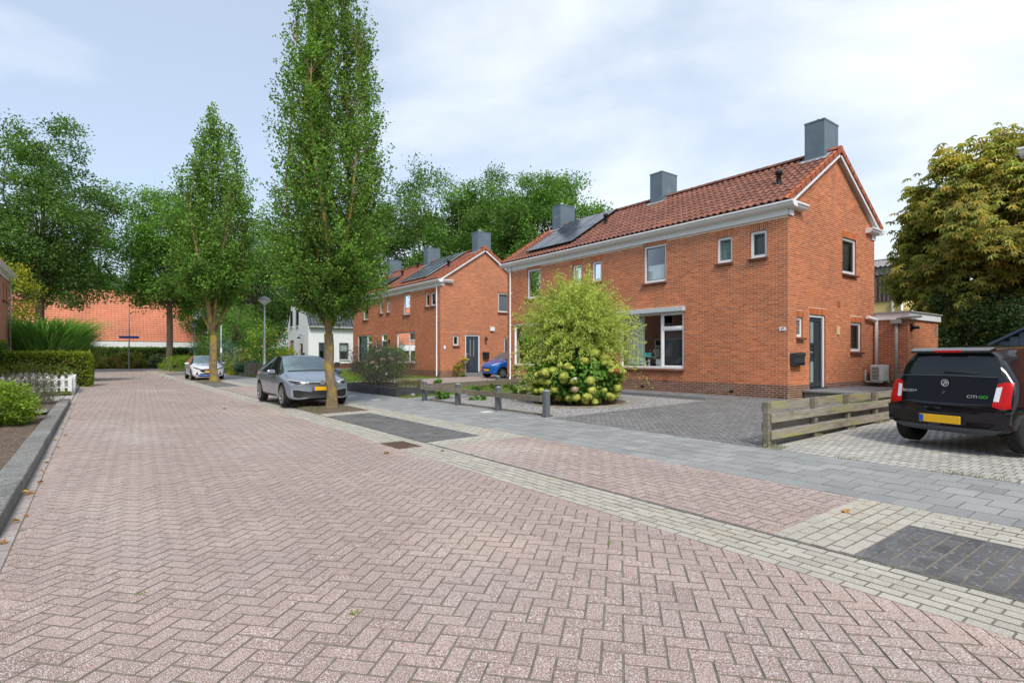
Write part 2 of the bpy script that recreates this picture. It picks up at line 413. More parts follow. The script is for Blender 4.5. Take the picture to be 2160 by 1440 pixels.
def pieces(parent, name, C, EX, EY, SX, SY, H, ch, m, limit=300, field=None, side=None):
    """rectangular pieces; C base centres, EX/EY unit axes, SX/SY full sizes, H height along EX x EY, ch chamfer"""
    C = np.asarray(C, float); n = len(C)
    if n == 0: return
    EX = np.broadcast_to(np.asarray(EX, float), (n, 3)); EY = np.broadcast_to(np.asarray(EY, float), (n, 3))
    SX = np.broadcast_to(np.asarray(SX, float), (n,)); SY = np.broadcast_to(np.asarray(SY, float), (n,)); H = np.broadcast_to(np.asarray(H, float), (n,))
    N = np.cross(EX, EY)
    rnd = rng.random(n)
    single = np.zeros(n, bool)
    if limit:
        s = frame_score(C, np.sqrt(SX * SY)); full = (np.abs(SX - np.median(SX)) < 1e-4) & (np.abs(SY - np.median(SY)) < 1e-4)
        s = np.where(full, s, -1); k = np.argsort(-s)[:limit]; single[k[s[k] > 0]] = True
    T = np.array([(-1, -1, 0), (1, -1, 0), (1, 1, 0), (-1, 1, 0), (-1, -1, 1), (1, -1, 1), (1, 1, 1), (-1, 1, 1)], float)
    Q = np.array([(4, 5, 6, 7), (0, 1, 5, 4), (1, 2, 6, 5), (2, 3, 7, 6), (3, 0, 4, 7)])
    def verts(i):
        ins = T[:, 2] * ch
        x = T[None, :, 0] * (SX[i, None] / 2 - ins[None]); y = T[None, :, 1] * (SY[i, None] / 2 - ins[None]); z = T[None, :, 2] * H[i, None]
        return C[i, None, :] + x[..., None] * EX[i, None] + y[..., None] * EY[i, None] + z[..., None] * N[i, None]
    rest = np.where(~single)[0]
    if len(rest):
        V = verts(rest).reshape(-1, 3); F = (Q[None] + 8 * np.arange(len(rest))[:, None, None]).reshape(-1, 4)
        obj(field or name + '_field', npmesh(name + '_field', V, F, [m, side] if side else m, rnd=np.repeat(rnd[rest], 5), mi=np.tile((0, 1, 1, 1, 1), len(rest)) if side else None), parent, 'stuff')
    if single.any():
        sx, sy, h = np.median(SX), np.median(SY), np.median(H)
        V = np.stack([T[:, 0] * (sx / 2 - T[:, 2] * ch), T[:, 1] * (sy / 2 - T[:, 2] * ch), T[:, 2] * h], 1)
        me = npmesh(name, V, Q, [m, side] if side else m, mi=(0, 1, 1, 1, 1) if side else None)
        for i in np.where(single)[0]:
            o = obj(name, me, parent)
            o.matrix_basis = Matrix(((EX[i, 0], EY[i, 0], N[i, 0], C[i, 0]), (EX[i, 1], EY[i, 1], N[i, 1], C[i, 1]), (EX[i, 2], EY[i, 2], N[i, 2], C[i, 2]), (0, 0, 0, 1)))

def clip(poly, a, b, c):
    """keep the part of a convex polygon with a*x + b*y <= c"""
    out = []
    for i, p in enumerate(poly):
        q = poly[(i + 1) % len(poly)]
        dp = a * p[0] + b * p[1] - c; dq = a * q[0] + b * q[1] - c
        if dp <= 0: out.append(p)
        if dp * dq < 0:
            t = dp / (dp - dq); out.append((p[0] + t * (q[0] - p[0]), p[1] + t * (q[1] - p[1])))
    return out

def herringbone(x0, x1, y0, y1, W, ang):
    cx, cy = (x0 + x1) / 2, (y0 + y1) / 2; R = math.hypot(x1 - x0, y1 - y0) / 2 + 3 * W
    n = int(R / W) + 2; a, b = np.meshgrid(np.arange(-n, n + 1), np.arange(-n, n + 1)); a = a.ravel(); b = b.ravel()
    h = (a - b) % 4 == 0; v = (a - b) % 4 == 3
    px = np.concatenate([(a[h] + 1) * W, (a[v] + .5) * W]); py = np.concatenate([(b[h] + .5) * W, (b[v] + 1) * W])
    an = np.concatenate([np.zeros(h.sum()), np.full(v.sum(), math.pi / 2)])
    c, s = math.cos(ang), math.sin(ang)
    return np.stack([cx + px * c - py * s, cy + px * s + py * c, an + ang], 1)

def bond(x0, x1, y0, y1, L, W, along='y', off=.5):
    """running bond; rows run along the given axis"""
    out = []
    if along == 'y':
        for i in range(int(math.ceil((x1 - x0) / W))):
            s = (i * off % 1) * L
            ys = np.arange(y0 - s, y1 + L, L) + L / 2
            out.append(np.stack([np.full(len(ys), x0 + (i + .5) * W), ys, np.full(len(ys), math.pi / 2)], 1))
    else:
        for i in range(int(math.ceil((y1 - y0) / W))):
            s = (i * off % 1) * L
            xs = np.arange(x0 - s, x1 + L, L) + L / 2
            out.append(np.stack([xs, np.full(len(xs), y0 + (i + .5) * W), np.zeros(len(xs))], 1))
    return np.concatenate(out)

def pave(parent, name, reg, pat, L, W, joint, m, zf, limit=300, H=.014, hv=.0012, poly=None):
    """pave the region (x0,x1,y0,y1), cutting the pieces at its edge; zf(x) ground height"""
    x0, x1, y0, y1 = reg
    c, s = np.cos(pat[:, 2]), np.sin(pat[:, 2]); l, w = (L - joint) / 2, (W - joint) / 2
    corners = np.stack([np.stack([pat[:, 0] + sx * l * c - sy * w * s, pat[:, 1] + sx * l * s + sy * w * c], 1) for sx, sy in ((-1, -1), (1, -1), (1, 1), (-1, 1))], 1)
    g = joint / 2
    ins = ((corners[..., 0] >= x0 + g - 1e-6) & (corners[..., 0] <= x1 - g + 1e-6) & (corners[..., 1] >= y0 + g - 1e-6) & (corners[..., 1] <= y1 - g + 1e-6))
    hp = []
    if poly:
        for (a, b, d) in poly: ins &= (a * corners[..., 0] + b * corners[..., 1] <= d); hp.append((a, b, d))
    full = ins.all(1); part = ins.any(1) & ~full
    pf = pat[full]
    k = (float(zf(x1)) - float(zf(x0 + 1e-3))) / max(x1 - x0, 1e-6); nn = math.hypot(1, k)
    tx = rng.normal(0, .004, len(pf))
    EX = np.stack([np.cos(pf[:, 2]), np.sin(pf[:, 2]), np.cos(pf[:, 2]) * k + tx * .6], 1); EX /= np.linalg.norm(EX, axis=1)[:, None]
    EY = np.stack([-np.sin(pf[:, 2]), np.cos(pf[:, 2]), -np.sin(pf[:, 2]) * k + rng.normal(0, .004, len(pf))], 1)
    EY -= EX * (EX * EY).sum(1)[:, None]; EY /= np.linalg.norm(EY, axis=1)[:, None]
    C = np.stack([pf[:, 0], pf[:, 1], zf(pf[:, 0]) - H + rng.normal(0, hv, len(pf))], 1)
    pieces(parent, name, C, EX, EY, L - joint, W - joint, H, .0039, m, limit, side=M['pavside'])
    V = []; F = {}; r_ = {}
    for q in corners[part]:
        p = [tuple(t) for t in q]
        for (a, b, d) in ((-1, 0, -(x0 + g)), (1, 0, x1 - g), (0, -1, -(y0 + g)), (0, 1, y1 - g), *hp):
            p = clip(p, a, b, d)
            if len(p) < 3: break
        if len(p) < 3: continue
        ar = abs(sum(p[i][0] * p[(i + 1) % len(p)][1] - p[(i + 1) % len(p)][0] * p[i][1] for i in range(len(p)))) / 2
        if ar < .0006: continue
        cx = sum(t[0] for t in p) / len(p); cy = sum(t[1] for t in p) / len(p); n = len(p); b0 = len(V); dz = rng.normal(0, hv)
        V += [(t[0], t[1], float(zf(t[0])) - H) for t in p]
        V += [(t[0] + (cx - t[0]) * .04, t[1] + (cy - t[1]) * .04, float(zf(t[0])) + dz) for t in p]
        F.setdefault(n, []).append(tuple(b0 + n + i for i in range(n))); rr = rng.random(); r_.setdefault(n, []).append(rr)
        for i in range(n):
            F.setdefault(4, []).append((b0 + i, b0 + (i + 1) % n, b0 + n + (i + 1) % n, b0 + n + i)); r_.setdefault(4, []).append(rr)
    if V:
        ks = sorted(F)
        obj('cut_' + name, npmesh('cut_' + name, V, [np.array(F[k_]) for k_ in ks], m, rnd=sum([r_[k_] for k_ in ks], [])), parent, 'stuff')

def sheet(name, x0, x1, y0, y1, zf, m, dz=0.0, kind='structure', nx=2, ny=2, parent=None):
    xs = np.linspace(x0, x1, nx); ys = np.linspace(y0, y1, ny)
    V = [(x, y, float(zf(x)) + dz) for y in ys for x in xs]
    F = [(j * nx + i, j * nx + i + 1, (j + 1) * nx + i + 1, (j + 1) * nx + i) for j in range(ny - 1) for i in range(nx - 1)]
    return obj(name, npmesh(name, V, np.array(F), m), parent, kind)

zero = lambda x: np.zeros_like(np.asarray(x, float))
S = .0188
zr = lambda x: .012 + S * (np.asarray(x, float) - 4.35)

# ------------------------------------------------------------------ the ground
M['pavside'] = mat('sandy_shaded_paver_edge', (.225, .198, .165), nv=.2, ns=20, rough=.95)  # sand-stained sides, their tone also standing in for shade inside the joints
M['pinkgrey'] = mat('grey_pink_paver', (.36, .31, .29), (.30, .27, .25), rv=.12, nv=.15, ns=2, speck=[((.6, .56, .54), 210, .57, .7)], rough=.85, bump=.25, bs=160)
sheet('ground', -900, 900, -400, 1400, zero, M['grassbase'], -.06)
road = sheet('road', -.93, 4.43, -4, 75.0, zero, M['sand'], -.0055)
A48 = rad(90 - 48)
pave(road, 'paver', (-.52, 3.82, -2.0, 74.5), herringbone(-.52, 3.82, -2, 74.5, .1055, A48), .211, .1055, .0055, M['pink'], zero)
gut = sheet('gutter_strip', 3.82, 4.43, -4, 75.0, zero, M['sand'], -.0050)
pave(gut, 'cream_paver', (3.82, 4.42, -2, 74.5), bond(3.82, 4.42, -2, 74.5, .211, .10, 'y'), .211, .10, .006, M['cream'], zero, limit=300)
pave(road, 'edge_paver', (-.63, -.52, 1, 74.5), bond(-.63, -.52, 1, 74.5, .211, .11, 'y'), .211, .11, .006, M['pinkgrey'], zero, limit=60)

park = sheet('parking_strip', 4.425, 6.12, -4, 75, zr, M['sand'], -.0055)
MB().box((4.418, -4, -.03), (4.426, 75, .006)).build('strip_edge', M['kerb'], park)
def pk(y0, y1, x0, x1, kind, lim):
    if kind == 'pink': pave(park, 'pink_paver', (x0, x1, y0, y1), herringbone(x0, x1, y0, y1, .1055, 0.0), .211, .1055, .006, M['pink'], zr, lim)
    if kind == 'creamx': pave(park, 'border_paver', (x0, x1, y0, y1), bond(x0, x1, y0, y1, .211, .103, 'x'), .211, .103, .006, M['cream'], zr, lim)
    if kind == 'creamy': pave(park, 'border_paver', (x0, x1, y0, y1), bond(x0, x1, y0, y1, .211, .10, 'y'), .211, .10, .006, M['cream'], zr, lim)
    if kind == 'dark': pave(park, 'charcoal_tile', (x0, x1, y0, y1), bond(x0, x1, y0, y1, .211, .1055, 'x'), .211, .1055, .005, M['darkpave'], zr, lim)
pk(-3, 1.735, 4.43, 5.52, 'dark', 150); pk(-3, 1.735, 5.52, 6.12, 'creamy', 60)
pk(1.735, 2.35, 4.43, 6.12, 'creamx', 60)
pk(2.35, 7.7, 4.43, 6.12, 'pink', 300)
pk(7.7, 8.3, 4.43, 6.12, 'creamx', 60)
pk(8.3, 13.3, 4.43, 5.52, 'dark', 60); pk(8.3, 13.3, 5.52, 6.12, 'creamy', 60)
pk(13.3, 16.2, 5.76, 6.12, 'creamy', 0); pk(13.3, 13.9, 4.43, 5.76, 'creamx', 0)
pk(16.2, 28.0, 4.43, 6.12, 'pink', 0)
pk(28.0, 28.6, 4.43, 6.12, 'creamx', 0); pk(28.6, 33.4, 4.43, 5.52, 'dark', 0); pk(28.6, 35.9, 5.52, 6.12, 'creamy', 0)
pk(35.9, 48.0, 4.43, 6.12, 'pink', 0); pk(48, 54.0, 4.43, 6.12, 'dark', 0); pk(54, 74, 4.43, 6.12, 'pink', 0)
def pit(y0, y1, x0=4.46, x1=5.75):
    n = 9; V = []; F = []
    for j in range(n):
        for i in range(n):
            x = x0 + (x1 - x0) * i / (n - 1); y = y0 + (y1 - y0) * j / (n - 1)
            e = min(i, n - 1 - i, j, n - 1 - j)
            V.append((x, y, float(zr(x)) - .004 + (.03 + .02 * rng.random() if e > 0 else 0)))
    F = [(j * n + i, j * n + i + 1, (j + 1) * n + i + 1, (j + 1) * n + i) for j in range(n - 1) for i in range(n - 1)]
    obj('tree_pit', npmesh('tree_pit', V, np.array(F), M['soil'], smooth=True), None, 'structure')
pit(13.9, 16.2); pit(33.4, 35.9, 4.46, 5.52)

walk = sheet('sidewalk', 6.12, 8.05, -4, 75, zr, M['sanddark'], -.009)
pt = bond(6.12, 8.05, -3, 62, .3, .2985, 'y')
wsel = (np.hypot(pt[:, 0] - 6.95, pt[:, 1] - 12.9) < .17) | (np.hypot(pt[:, 0] - 7.6, pt[:, 1] - 11.4) < .17) | (np.hypot(pt[:, 0] - 7.2, pt[:, 1] - 16.9) < .17) | (np.hypot(pt[:, 0] - 7.1, pt[:, 1] - 18.8) < .17)
pave(walk, 'sidewalk_tile', (6.125, 8.045, -3, 62), pt[~wsel], .3, .3, .006, M['tilegrey'], zr, 300)
pave(walk, 'white_tile', (6.125, 8.045, -3, 62), pt[wsel], .3, .3, .006, M['tilewhite'], zr, 10)

drv = sheet('driveway_dark', 8.05, 15.78, 4.42, 9.25, zr, M['sanddark'], -.009)
pave(drv, 'driveway_paver', (8.06, 15.74, 4.46, 9.2), herringbone(8.06, 15.74, 4.46, 9.2, .1055, rad(45)), .211, .1055, .006, M['driveway'], zr, 300)
sheet('front_path', 13.95, 15.78, 9.25, 21.5, zr, M['sand'], -.0092)
fp = bpy.data.objects['front_path']
pave(fp, 'path_tile', (13.98, 15.74, 9.27, 21.4), bond(13.98, 15.74, 9.27, 21.4, .3, .3, 'y'), .3, .3, .006, M['driveway'], zr, 0)
bdrv = sheet('driveway_beige', 8.05, 24, -1.2, 4.42, zr, M['sanddark'], -.009)
pave(bdrv, 'beige_paver', (8.06, 23.9, -1.0, 4.38), bond(8.06, 23.9, -1.0, 4.38, .1055, .211, 'y'), .1055, .211, .007, M['beige'], zr, 300)
sheet('gravel_garden', 8.05, 13.9, 9.25, 15.35, zr, M['gravelbed'], -.004)
# loose gravel stones, too many to count
def gravel(x0, x1, y0, y1, n):
    x = rng.uniform(x0, x1, n); y = rng.uniform(y0, y1, n)
    ic = np.array([(1, 0, .0), (-.5, .8, 0), (-.6, -.7, 0), (.1, .1, .8)]) 
    s = rng.uniform(.008, .017, n); a = rng.uniform(0, 6.28, n)
    X = ic[None, :, 0] * np.cos(a)[:, None] - ic[None, :, 1] * np.sin(a)[:, None]; Y = ic[None, :, 0] * np.sin(a)[:, None] + ic[None, :, 1] * np.cos(a)[:, None]
    V = np.stack([x[:, None] + X * s[:, None], y[:, None] + Y * s[:, None], zr(x)[:, None] - .004 + ic[None, :, 2] * s[:, None]], 2).reshape(-1, 3)
    F = (np.array([(0, 1, 3), (1, 2, 3), (2, 0, 3)])[None] + 4 * np.arange(n)[:, None, None]).reshape(-1, 3)
    obj('gravel', npmesh('gravel', V, F, M['gravel'], rnd=np.repeat(rng.random(n), 3)), None, 'stuff')
gravel(8.1, 13.85, 9.3, 15.3, 60000)
tag(bpy.data.objects['gravel'], 'loose grey gravel around the hydrangea bed', 'gravel')
# edging boards round the gravel
def edging(name, a, b, h, w, m, label, cat='edging'):
    a = Vector(a); b = Vector(b); d = (b - a).normalized()
    o = MB().obox((a + b) / 2 + Vector((0, 0, h / 2)), d, Vector((-d.y, d.x, 0)), ((b - a).length / 2, w / 2, h / 2), .004).build(name, m)
    return tag(o, label, cat)
edging('kerb_edging', (13.92, 9.3, float(zr(13.9)) - .03), (13.92, 15.3, float(zr(13.9)) - .03), .13, .07, M['stone'], 'long grey kerb between gravel and house path')
edging('wooden_edging', (8.30, 9.5, float(zr(8.2)) - .03), (8.30, 15.3, float(zr(8.2)) - .03), .07, .03, M['wood'], 'low brown board along the gravel behind the grey posts')
edging('concrete_edging', (8.1, 9.22, float(zr(8.1)) - .035), (13.9, 9.22, float(zr(13.9)) - .035), .05, .05, M['kerb'], 'thin kerb between gravel and dark driveway')
# gardens left of the boundary fence
sheet('lawn', 8.05, 15.78, 15.35, 22.3, zr, M['grassbase'], -.006)
d2 = sheet('driveway_far', 8.05, 22.0, 22.3, 27.4, zr, M['sand'], -.009)
pave(d2, 'far_paver', (8.06, 21.9, 23.2, 27.35), bond(8.06, 21.9, 23.2, 27.35, .211, .1055, 'x'), .211, .1055, .006, M['pink'], zr, 0)
pave(d2, 'far_tile', (8.06, 21.9, 22.3, 23.2), bond(8.06, 21.9, 22.3, 23.2, .3, .3, 'x'), .3, .3, .006, M['tilegrey'], zr, 0)
gp = sheet('garden_path', 8.05, 10.5, 15.45, 16.6, zr, M['sand'], -.002)
pave(gp, 'path_slab', (8.06, 10.4, 15.5, 16.5), bond(8.06, 10.4, 15.5, 16.5, .3, .3, 'x'), .3, .3, .006, M['tilegrey'], lambda x: zr(x) + .006, 0)
sheet('lawn_far', 8.05, 15.78, 27.4, 44.0, zr, M['grassbase'], -.006)
sheet('lawn_end', 8.05, 60, 44.0, 72.0, zr, M['grassbase'], -.007)
sheet('back_garden', 15.78, 60, -30, 44.0, lambda x: zero(x) + .19, M['grassbase'], 0)
sheet('cross_street', -60, 80, 74.6, 78, zero, M['tilegrey'], -.012)

# left verge: kerb stones, soil bed, entrance path
kb = MB().box((-.90, 1.0, -.05), (-.64, 22.0, .02)).build('kerb', M['kerb'], None, 'structure')
for i, y in enumerate(np.arange(1.0, 21.9, 1.0)):
    o = MB().obox((-.77, y + .5, .055), (1, 0, 0), (0, 1, 0), (.13, .494, .085), .018).build('kerb_stone', M['kerb'], kb)
    o.location = (rng.normal(0, .004), 0, rng.normal(0, .003))
def bumpy(name, x0, x1, y0, y1, z, amp, m, nx, ny, kind='structure'):
    xs = np.linspace(x0, x1, nx); ys = np.linspace(y0, y1, ny); XX, YY = np.meshgrid(xs, ys)
    Z = z + amp * (np.sin(XX * 3.1 + 1) * np.sin(YY * 2.3) * .5 + rng.random(XX.shape) - .5)
    F = [(j * nx + i, j * nx + i + 1, (j + 1) * nx + i + 1, (j + 1) * nx + i) for j in range(ny - 1) for i in range(nx - 1)]
    return obj(name, npmesh(name, np.stack([XX, YY, Z], 2).reshape(-1, 3), np.array(F), m, smooth=True), None, kind)
bumpy('soil_bed', -9, -.89, 0, 21.9, .075, .05, M['soil'], 60, 140)
bumpy('far_bed', -12, -.7, 26.3, 74, .03, .04, M['soil'], 50, 120)
ep = sheet('entrance_path', -7, -.63, 21.9, 26.3, zero, M['sand'], -.004)
pave(ep, 'entrance_paver', (-6.9, -.66, 22.0, 26.2), bond(-6.9, -.66, 22.0, 26.2, .6, .3, 'y', .5), .6, .3, .012, M['beige'], lambda x: zero(x) + .006, 120)
sp = sheet('stepping_path', -4.0, -.95, 17.3, 18.3, lambda x: zero(x) + .115, M['sand'], 0)
pave(sp, 'stepping_slab', (-3.9, -.97, 17.35, 18.25), bond(-3.9, -.97, 17.35, 18.25, .3, .3, 'x'), .3, .3, .012, M['beige'], lambda x: zero(x) + .122, 60)
ek = MB().box((-.74, 26.3, -.05), (-.64, 44, .0)).build('far_kerb', M['kerb'], None, 'structure')
for y in np.arange(26.3, 44, 1.0): MB().obox((-.69, y + .5, .02), (1, 0, 0), (0, 1, 0), (.05, .495, .05), .01).build('kerb_stone', M['kerb'], ek)
# storm drain in the gutter
dr = thing('storm_drain', 'rusty iron storm drain grate in the cream gutter beside the dark patch', 'drain', (4.0, 8.4, 0))
M['rust'] = mat('rusty_iron', (.13, .085, .055), nv=.4, ns=12, rough=.85)
m = MB(); m.box((3.80, 8.05, -.002), (3.83, 8.75, .008)); m.box((4.19, 8.05, -.002), (4.22, 8.75, .008)); m.box((3.83, 8.05, -.002), (4.19, 8.08, .008)); m.box((3.83, 8.72, -.002), (4.19, 8.75, .008)); m.build('rim', M['rust'], dr)
MB().box((3.83, 8.08, -.0), (4.19, 8.72, .0025)).build('well', M['blackplastic'], dr)
for i in range(8): MB().box((3.83, 8.13 + i * .078, .003), (4.19, 8.165 + i * .078, .0075)).build('bar', M['rust'], dr)
# ------------------------------------------------------------------ houses
def brick_wall(house, o, ux, n, L, z0, z1, holes, bm_, mm, limit=0, gable=None, plinth=.63, bricks=True, course=.0625, mod=.22):
    """one wall part of a house: mortar backing with real openings, bricks standing 7 mm proud of it.
    o corner at ground, ux direction along the wall, n outward normal, holes (a0,a1,z0,z1) along the wall"""
    o = np.array(o, float); ux = np.array(ux, float); n = np.array(n, float); uz = np.array((0, 0, 1.))
    P = lambda a, z, d=0.0: o + ux * a + uz * (z - o[2]) + n * d
    V = []; F = []; MI = []
    def q(a, b, c, d, mi=0):
        k = len(V); V.extend([a, b, c, d]); F.append((k, k + 1, k + 2, k + 3)); MI.append(mi)
    D = -.0045
    as_ = sorted({0, L, *[h[0] for h in holes], *[h[1] for h in holes]}); zs = sorted({z0, z1, *[h[2] for h in holes], *[h[3] for h in holes]})
    for i in range(len(as_) - 1):
        for j in range(len(zs) - 1):
            ca, cz = (as_[i] + as_[i + 1]) / 2, (zs[j] + zs[j + 1]) / 2
            if any(h[0] < ca < h[1] and h[2] < cz < h[3] for h in holes): continue
            q(P(as_[i], zs[j], D), P(as_[i + 1], zs[j], D), P(as_[i + 1], zs[j + 1], D), P(as_[i], zs[j + 1], D))
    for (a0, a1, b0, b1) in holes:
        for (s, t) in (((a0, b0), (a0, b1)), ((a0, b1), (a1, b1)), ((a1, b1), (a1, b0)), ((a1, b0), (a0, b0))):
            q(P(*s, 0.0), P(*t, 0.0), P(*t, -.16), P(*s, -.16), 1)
    FF = [np.array(F)]
    if gable:
        ga, gh = gable; k = len(V); V.extend([P(0, z1, D), P(L, z1, D), P(ga, gh, D)]); FF.append(np.array([(k, k + 1, k + 2)])); MI.append(0)
    w = obj('wall', npmesh('wall', np.array(V), FF, [mm, M['reveal']], mi=MI), house)
    if not bricks: return w
    top = gable[1] if gable else z1
    C = []; SXX = []; PL = []; SO = []
    blocked = [(h[0], h[1], h[2], h[3]) for h in holes]
    lint = [(h[0] - .05, h[1] + .05, h[3] + .002, h[3] + .19) for h in holes]
    nrow = int((top - z0) / course)
    for r in range(nrow):
        z = z0 + (r + .5) * course
        lo, hi = .004, L - .004
        if z > z1:
            ga, gh = gable; f = (z + course / 2 - z1) / (gh - z1)
            if f >= 1: break
            lo, hi = ga * f + .01, L - (L - ga) * f - .01
        iv = [(lo, hi)]
        for (a0, a1, b0, b1) in blocked + lint:
            if b0 - .012 < z < b1 + .012:
                iv = [s for (p, qq) in iv for s in ((p, min(qq, a0)), (max(p, a1), qq)) if s[1] - s[0] > .015]
        off = (r % 2) * mod / 2
        for (p, qq) in iv:
            k0 = int(math.floor((p - off) / mod)); k1 = int(math.ceil((qq - off) / mod))
            for k in range(k0, k1):
                s0 = max(p, off + k * mod + .006); s1 = min(qq, off + (k + 1) * mod - .006)
                if s1 - s0 < .02: continue
                C.append(((s0 + s1) / 2, z)); SXX.append(s1 - s0); PL.append(z < plinth)
    C = np.array(C); SXX = np.array(SXX); PL = np.array(PL)
    W = o[None] + ux[None] * C[:, :1] + uz[None] * (C[:, 1:] - o[2]) + n[None] * D
    sgn = 1 if np.dot(np.cross(ux, uz), n) > 0 else -1
    for sel, mt, nm in ((~PL, bm_, 'brick'), (PL, M['plinth'], 'plinth_brick')):
        if sel.any():
            pieces(w, nm, W[sel], ux * sgn, uz, SXX[sel], course - .0135, .005 + rng.normal(0, .0006, sel.sum()), .0012, mt, limit if nm == 'brick' else limit // 5)
    # upright brick lintels
    LC = []
    for (a0, a1, b0, b1) in lint:
        k = max(1, int(round((a1 - a0) / .0625))); st = (a1 - a0) / k
        LC += [(a0 + (i + .5) * st, (b0 + b1) / 2, st) for i in range(k)]
    if LC:
        LC = np.array(LC); W = o[None] + ux[None] * LC[:, :1] + uz[None] * (LC[:, 1:2] - o[2]) + n[None] * D
        pieces(w, 'lintel_brick', W, ux * sgn, uz, LC[:, 2] - .012, .178, .006, .0012, bm_, 0, field='lintel')
    return w

def window(house, o, ux, n, a0, a1, z0, z1, style='single', back=None, sill=True, fm='white', fw=.075, rec=.045):
    """frame, sash, pane and sill in a wall opening; back = material of a blind or curtain behind the glass"""
    o = Vector(o); ux = Vector(ux); n = Vector(n); uz = Vector((0, 0, 1))
    P = lambda a, z, d=0.0: o + ux * a + uz * (z - o.z) + n * d
    def bar(mb, s0, s1, b0, b1, d0, d1, bev=.006):
        mb.obox(P((s0 + s1) / 2, (b0 + b1) / 2, (d0 + d1) / 2), ux, uz, (abs(s1 - s0) / 2, abs(b1 - b0) / 2, abs(d1 - d0) / 2), bev)
    def ring(mb, s0, s1, b0, b1, w, d0, d1):
        bar(mb, s0, s0 + w, b0, b1, d0, d1); bar(mb, s1 - w, s1, b0, b1, d0, d1)
        bar(mb, s0 + w, s1 - w, b0, b0 + w, d0, d1); bar(mb, s0 + w, s1 - w, b1 - w, b1, d0, d1)
    f = MB(); ring(f, a0 + .004, a1 - .004, z0 + .004, z1 - .004, fw, -rec - .07, -rec)
    panes = []
    if style == 'big':       # wide fixed pane, narrow casement with a top light on the right-hand side
        am = a0 + (a1 - a0) * .335; zt = z1 - (z1 - z0) * .29
        bar(f, am - fw / 2, am + fw / 2, z0 + fw, z1 - fw, -rec - .068, -rec - .002)
        bar(f, a0 + fw, am - fw / 2, zt - fw / 2, zt + fw / 2, -rec - .066, -rec - .004)
        panes = [(am + fw / 2, a1 - fw, z0 + fw, z1 - fw), (a0 + fw, am - fw / 2, z0 + fw, zt - fw / 2), (a0 + fw, am - fw / 2, zt + fw / 2, z1 - fw)]
    else: panes = [(a0 + fw, a1 - fw, z0 + fw, z1 - fw)]
    w = f.build('window', M[fm], house)
    for i, (p0, p1, q0, q1) in enumerate(panes):
        sw = .0 if (style == 'big' and i == 0) else .038
        if sw:
            s = MB(); ring(s, p0, p1, q0, q1, sw, -rec - .06, -rec - .018); s.build('sash', M[fm if style == 'big' else 'greysash'], w)
        MB().quad(P(p0 + sw, q0 + sw, -rec - .04), P(p1 - sw, q0 + sw, -rec - .04), P(p1 - sw, q1 - sw, -rec - .04), P(p0 + sw, q1 - sw, -rec - .04)).build('pane', M['glass'], w)
    if sill:
        k = max(2, int(round((a1 - a0 + .08) / .075))); st = (a1 - a0 + .08) / k; s = MB()
        for i in range(k):
            c = P(a0 - .04 + (i + .5) * st, z0 - .038, .012)
            s.obox(c, ux, (n * .97 - uz * .24), (st / 2 - .004, .085, .028), 0)
        s.build('sill', M['plinth'], w)
    if back:
        for (kind, b0, b1, c0, c1) in back:      # fractions of the opening
            A0, A1, Z0, Z1 = a0 + (a1 - a0) * b0, a0 + (a1 - a0) * b1, z0 + (z1 - z0) * c0, z0 + (z1 - z0) * c1
            if kind == 'curtain':
                nn = max(12, int((A1 - A0) / .03)); V = []; F = []
                for i in range(nn + 1):
                    d = -.26 + .022 * math.sin(i * 1.9) + .008 * math.sin(i * 5.3)
                    V += [P(A0 + (A1 - A0) * i / nn, Z0, d), P(A0 + (A1 - A0) * i / nn, Z1, d)]
                F = [(2 * i, 2 * i + 2, 2 * i + 3, 2 * i + 1) for i in range(nn)]
                m = MB(); m.add(V, F, True); m.build('curtain', M['curtain'], w)
            else:
                MB().obox(P((A0 + A1) / 2, (Z0 + Z1) / 2, -.19), ux, uz, ((A1 - A0) / 2, (Z1 - Z0) / 2, .004)).build('blind', M[kind], w)
    return w
M['greysash'] = mat('grey_sash', (.16, .18, .19), rough=.5)

def tile_mesh(w, l, th, amp, mt, nseg=8, drop=.035):
    """one pantile: S-wave across, overlaps the one below; local x across, y up the slope, z out"""
    V = []; F = []
    for k, (y, dz) in enumerate(((0, .0), (l, -.022))):
        for i in range(nseg + 1):
            x = w * 1.04 * i / nseg
            z = amp * (math.sin(2 * math.pi * (i / nseg) - .6)) + dz * drop / .022
            V.append((x, y, z + th))
    for i in range(nseg + 1): V.append((V[i][0], 0, V[i][2] - th - .012))
    n = nseg + 1
    F = [(i, i + 1, n + i + 1, n + i) for i in range(nseg)] + [(2 * n + i, 2 * n + i + 1, i + 1, i) for i in range(nseg)]
    return np.array(V), np.array(F), nseg

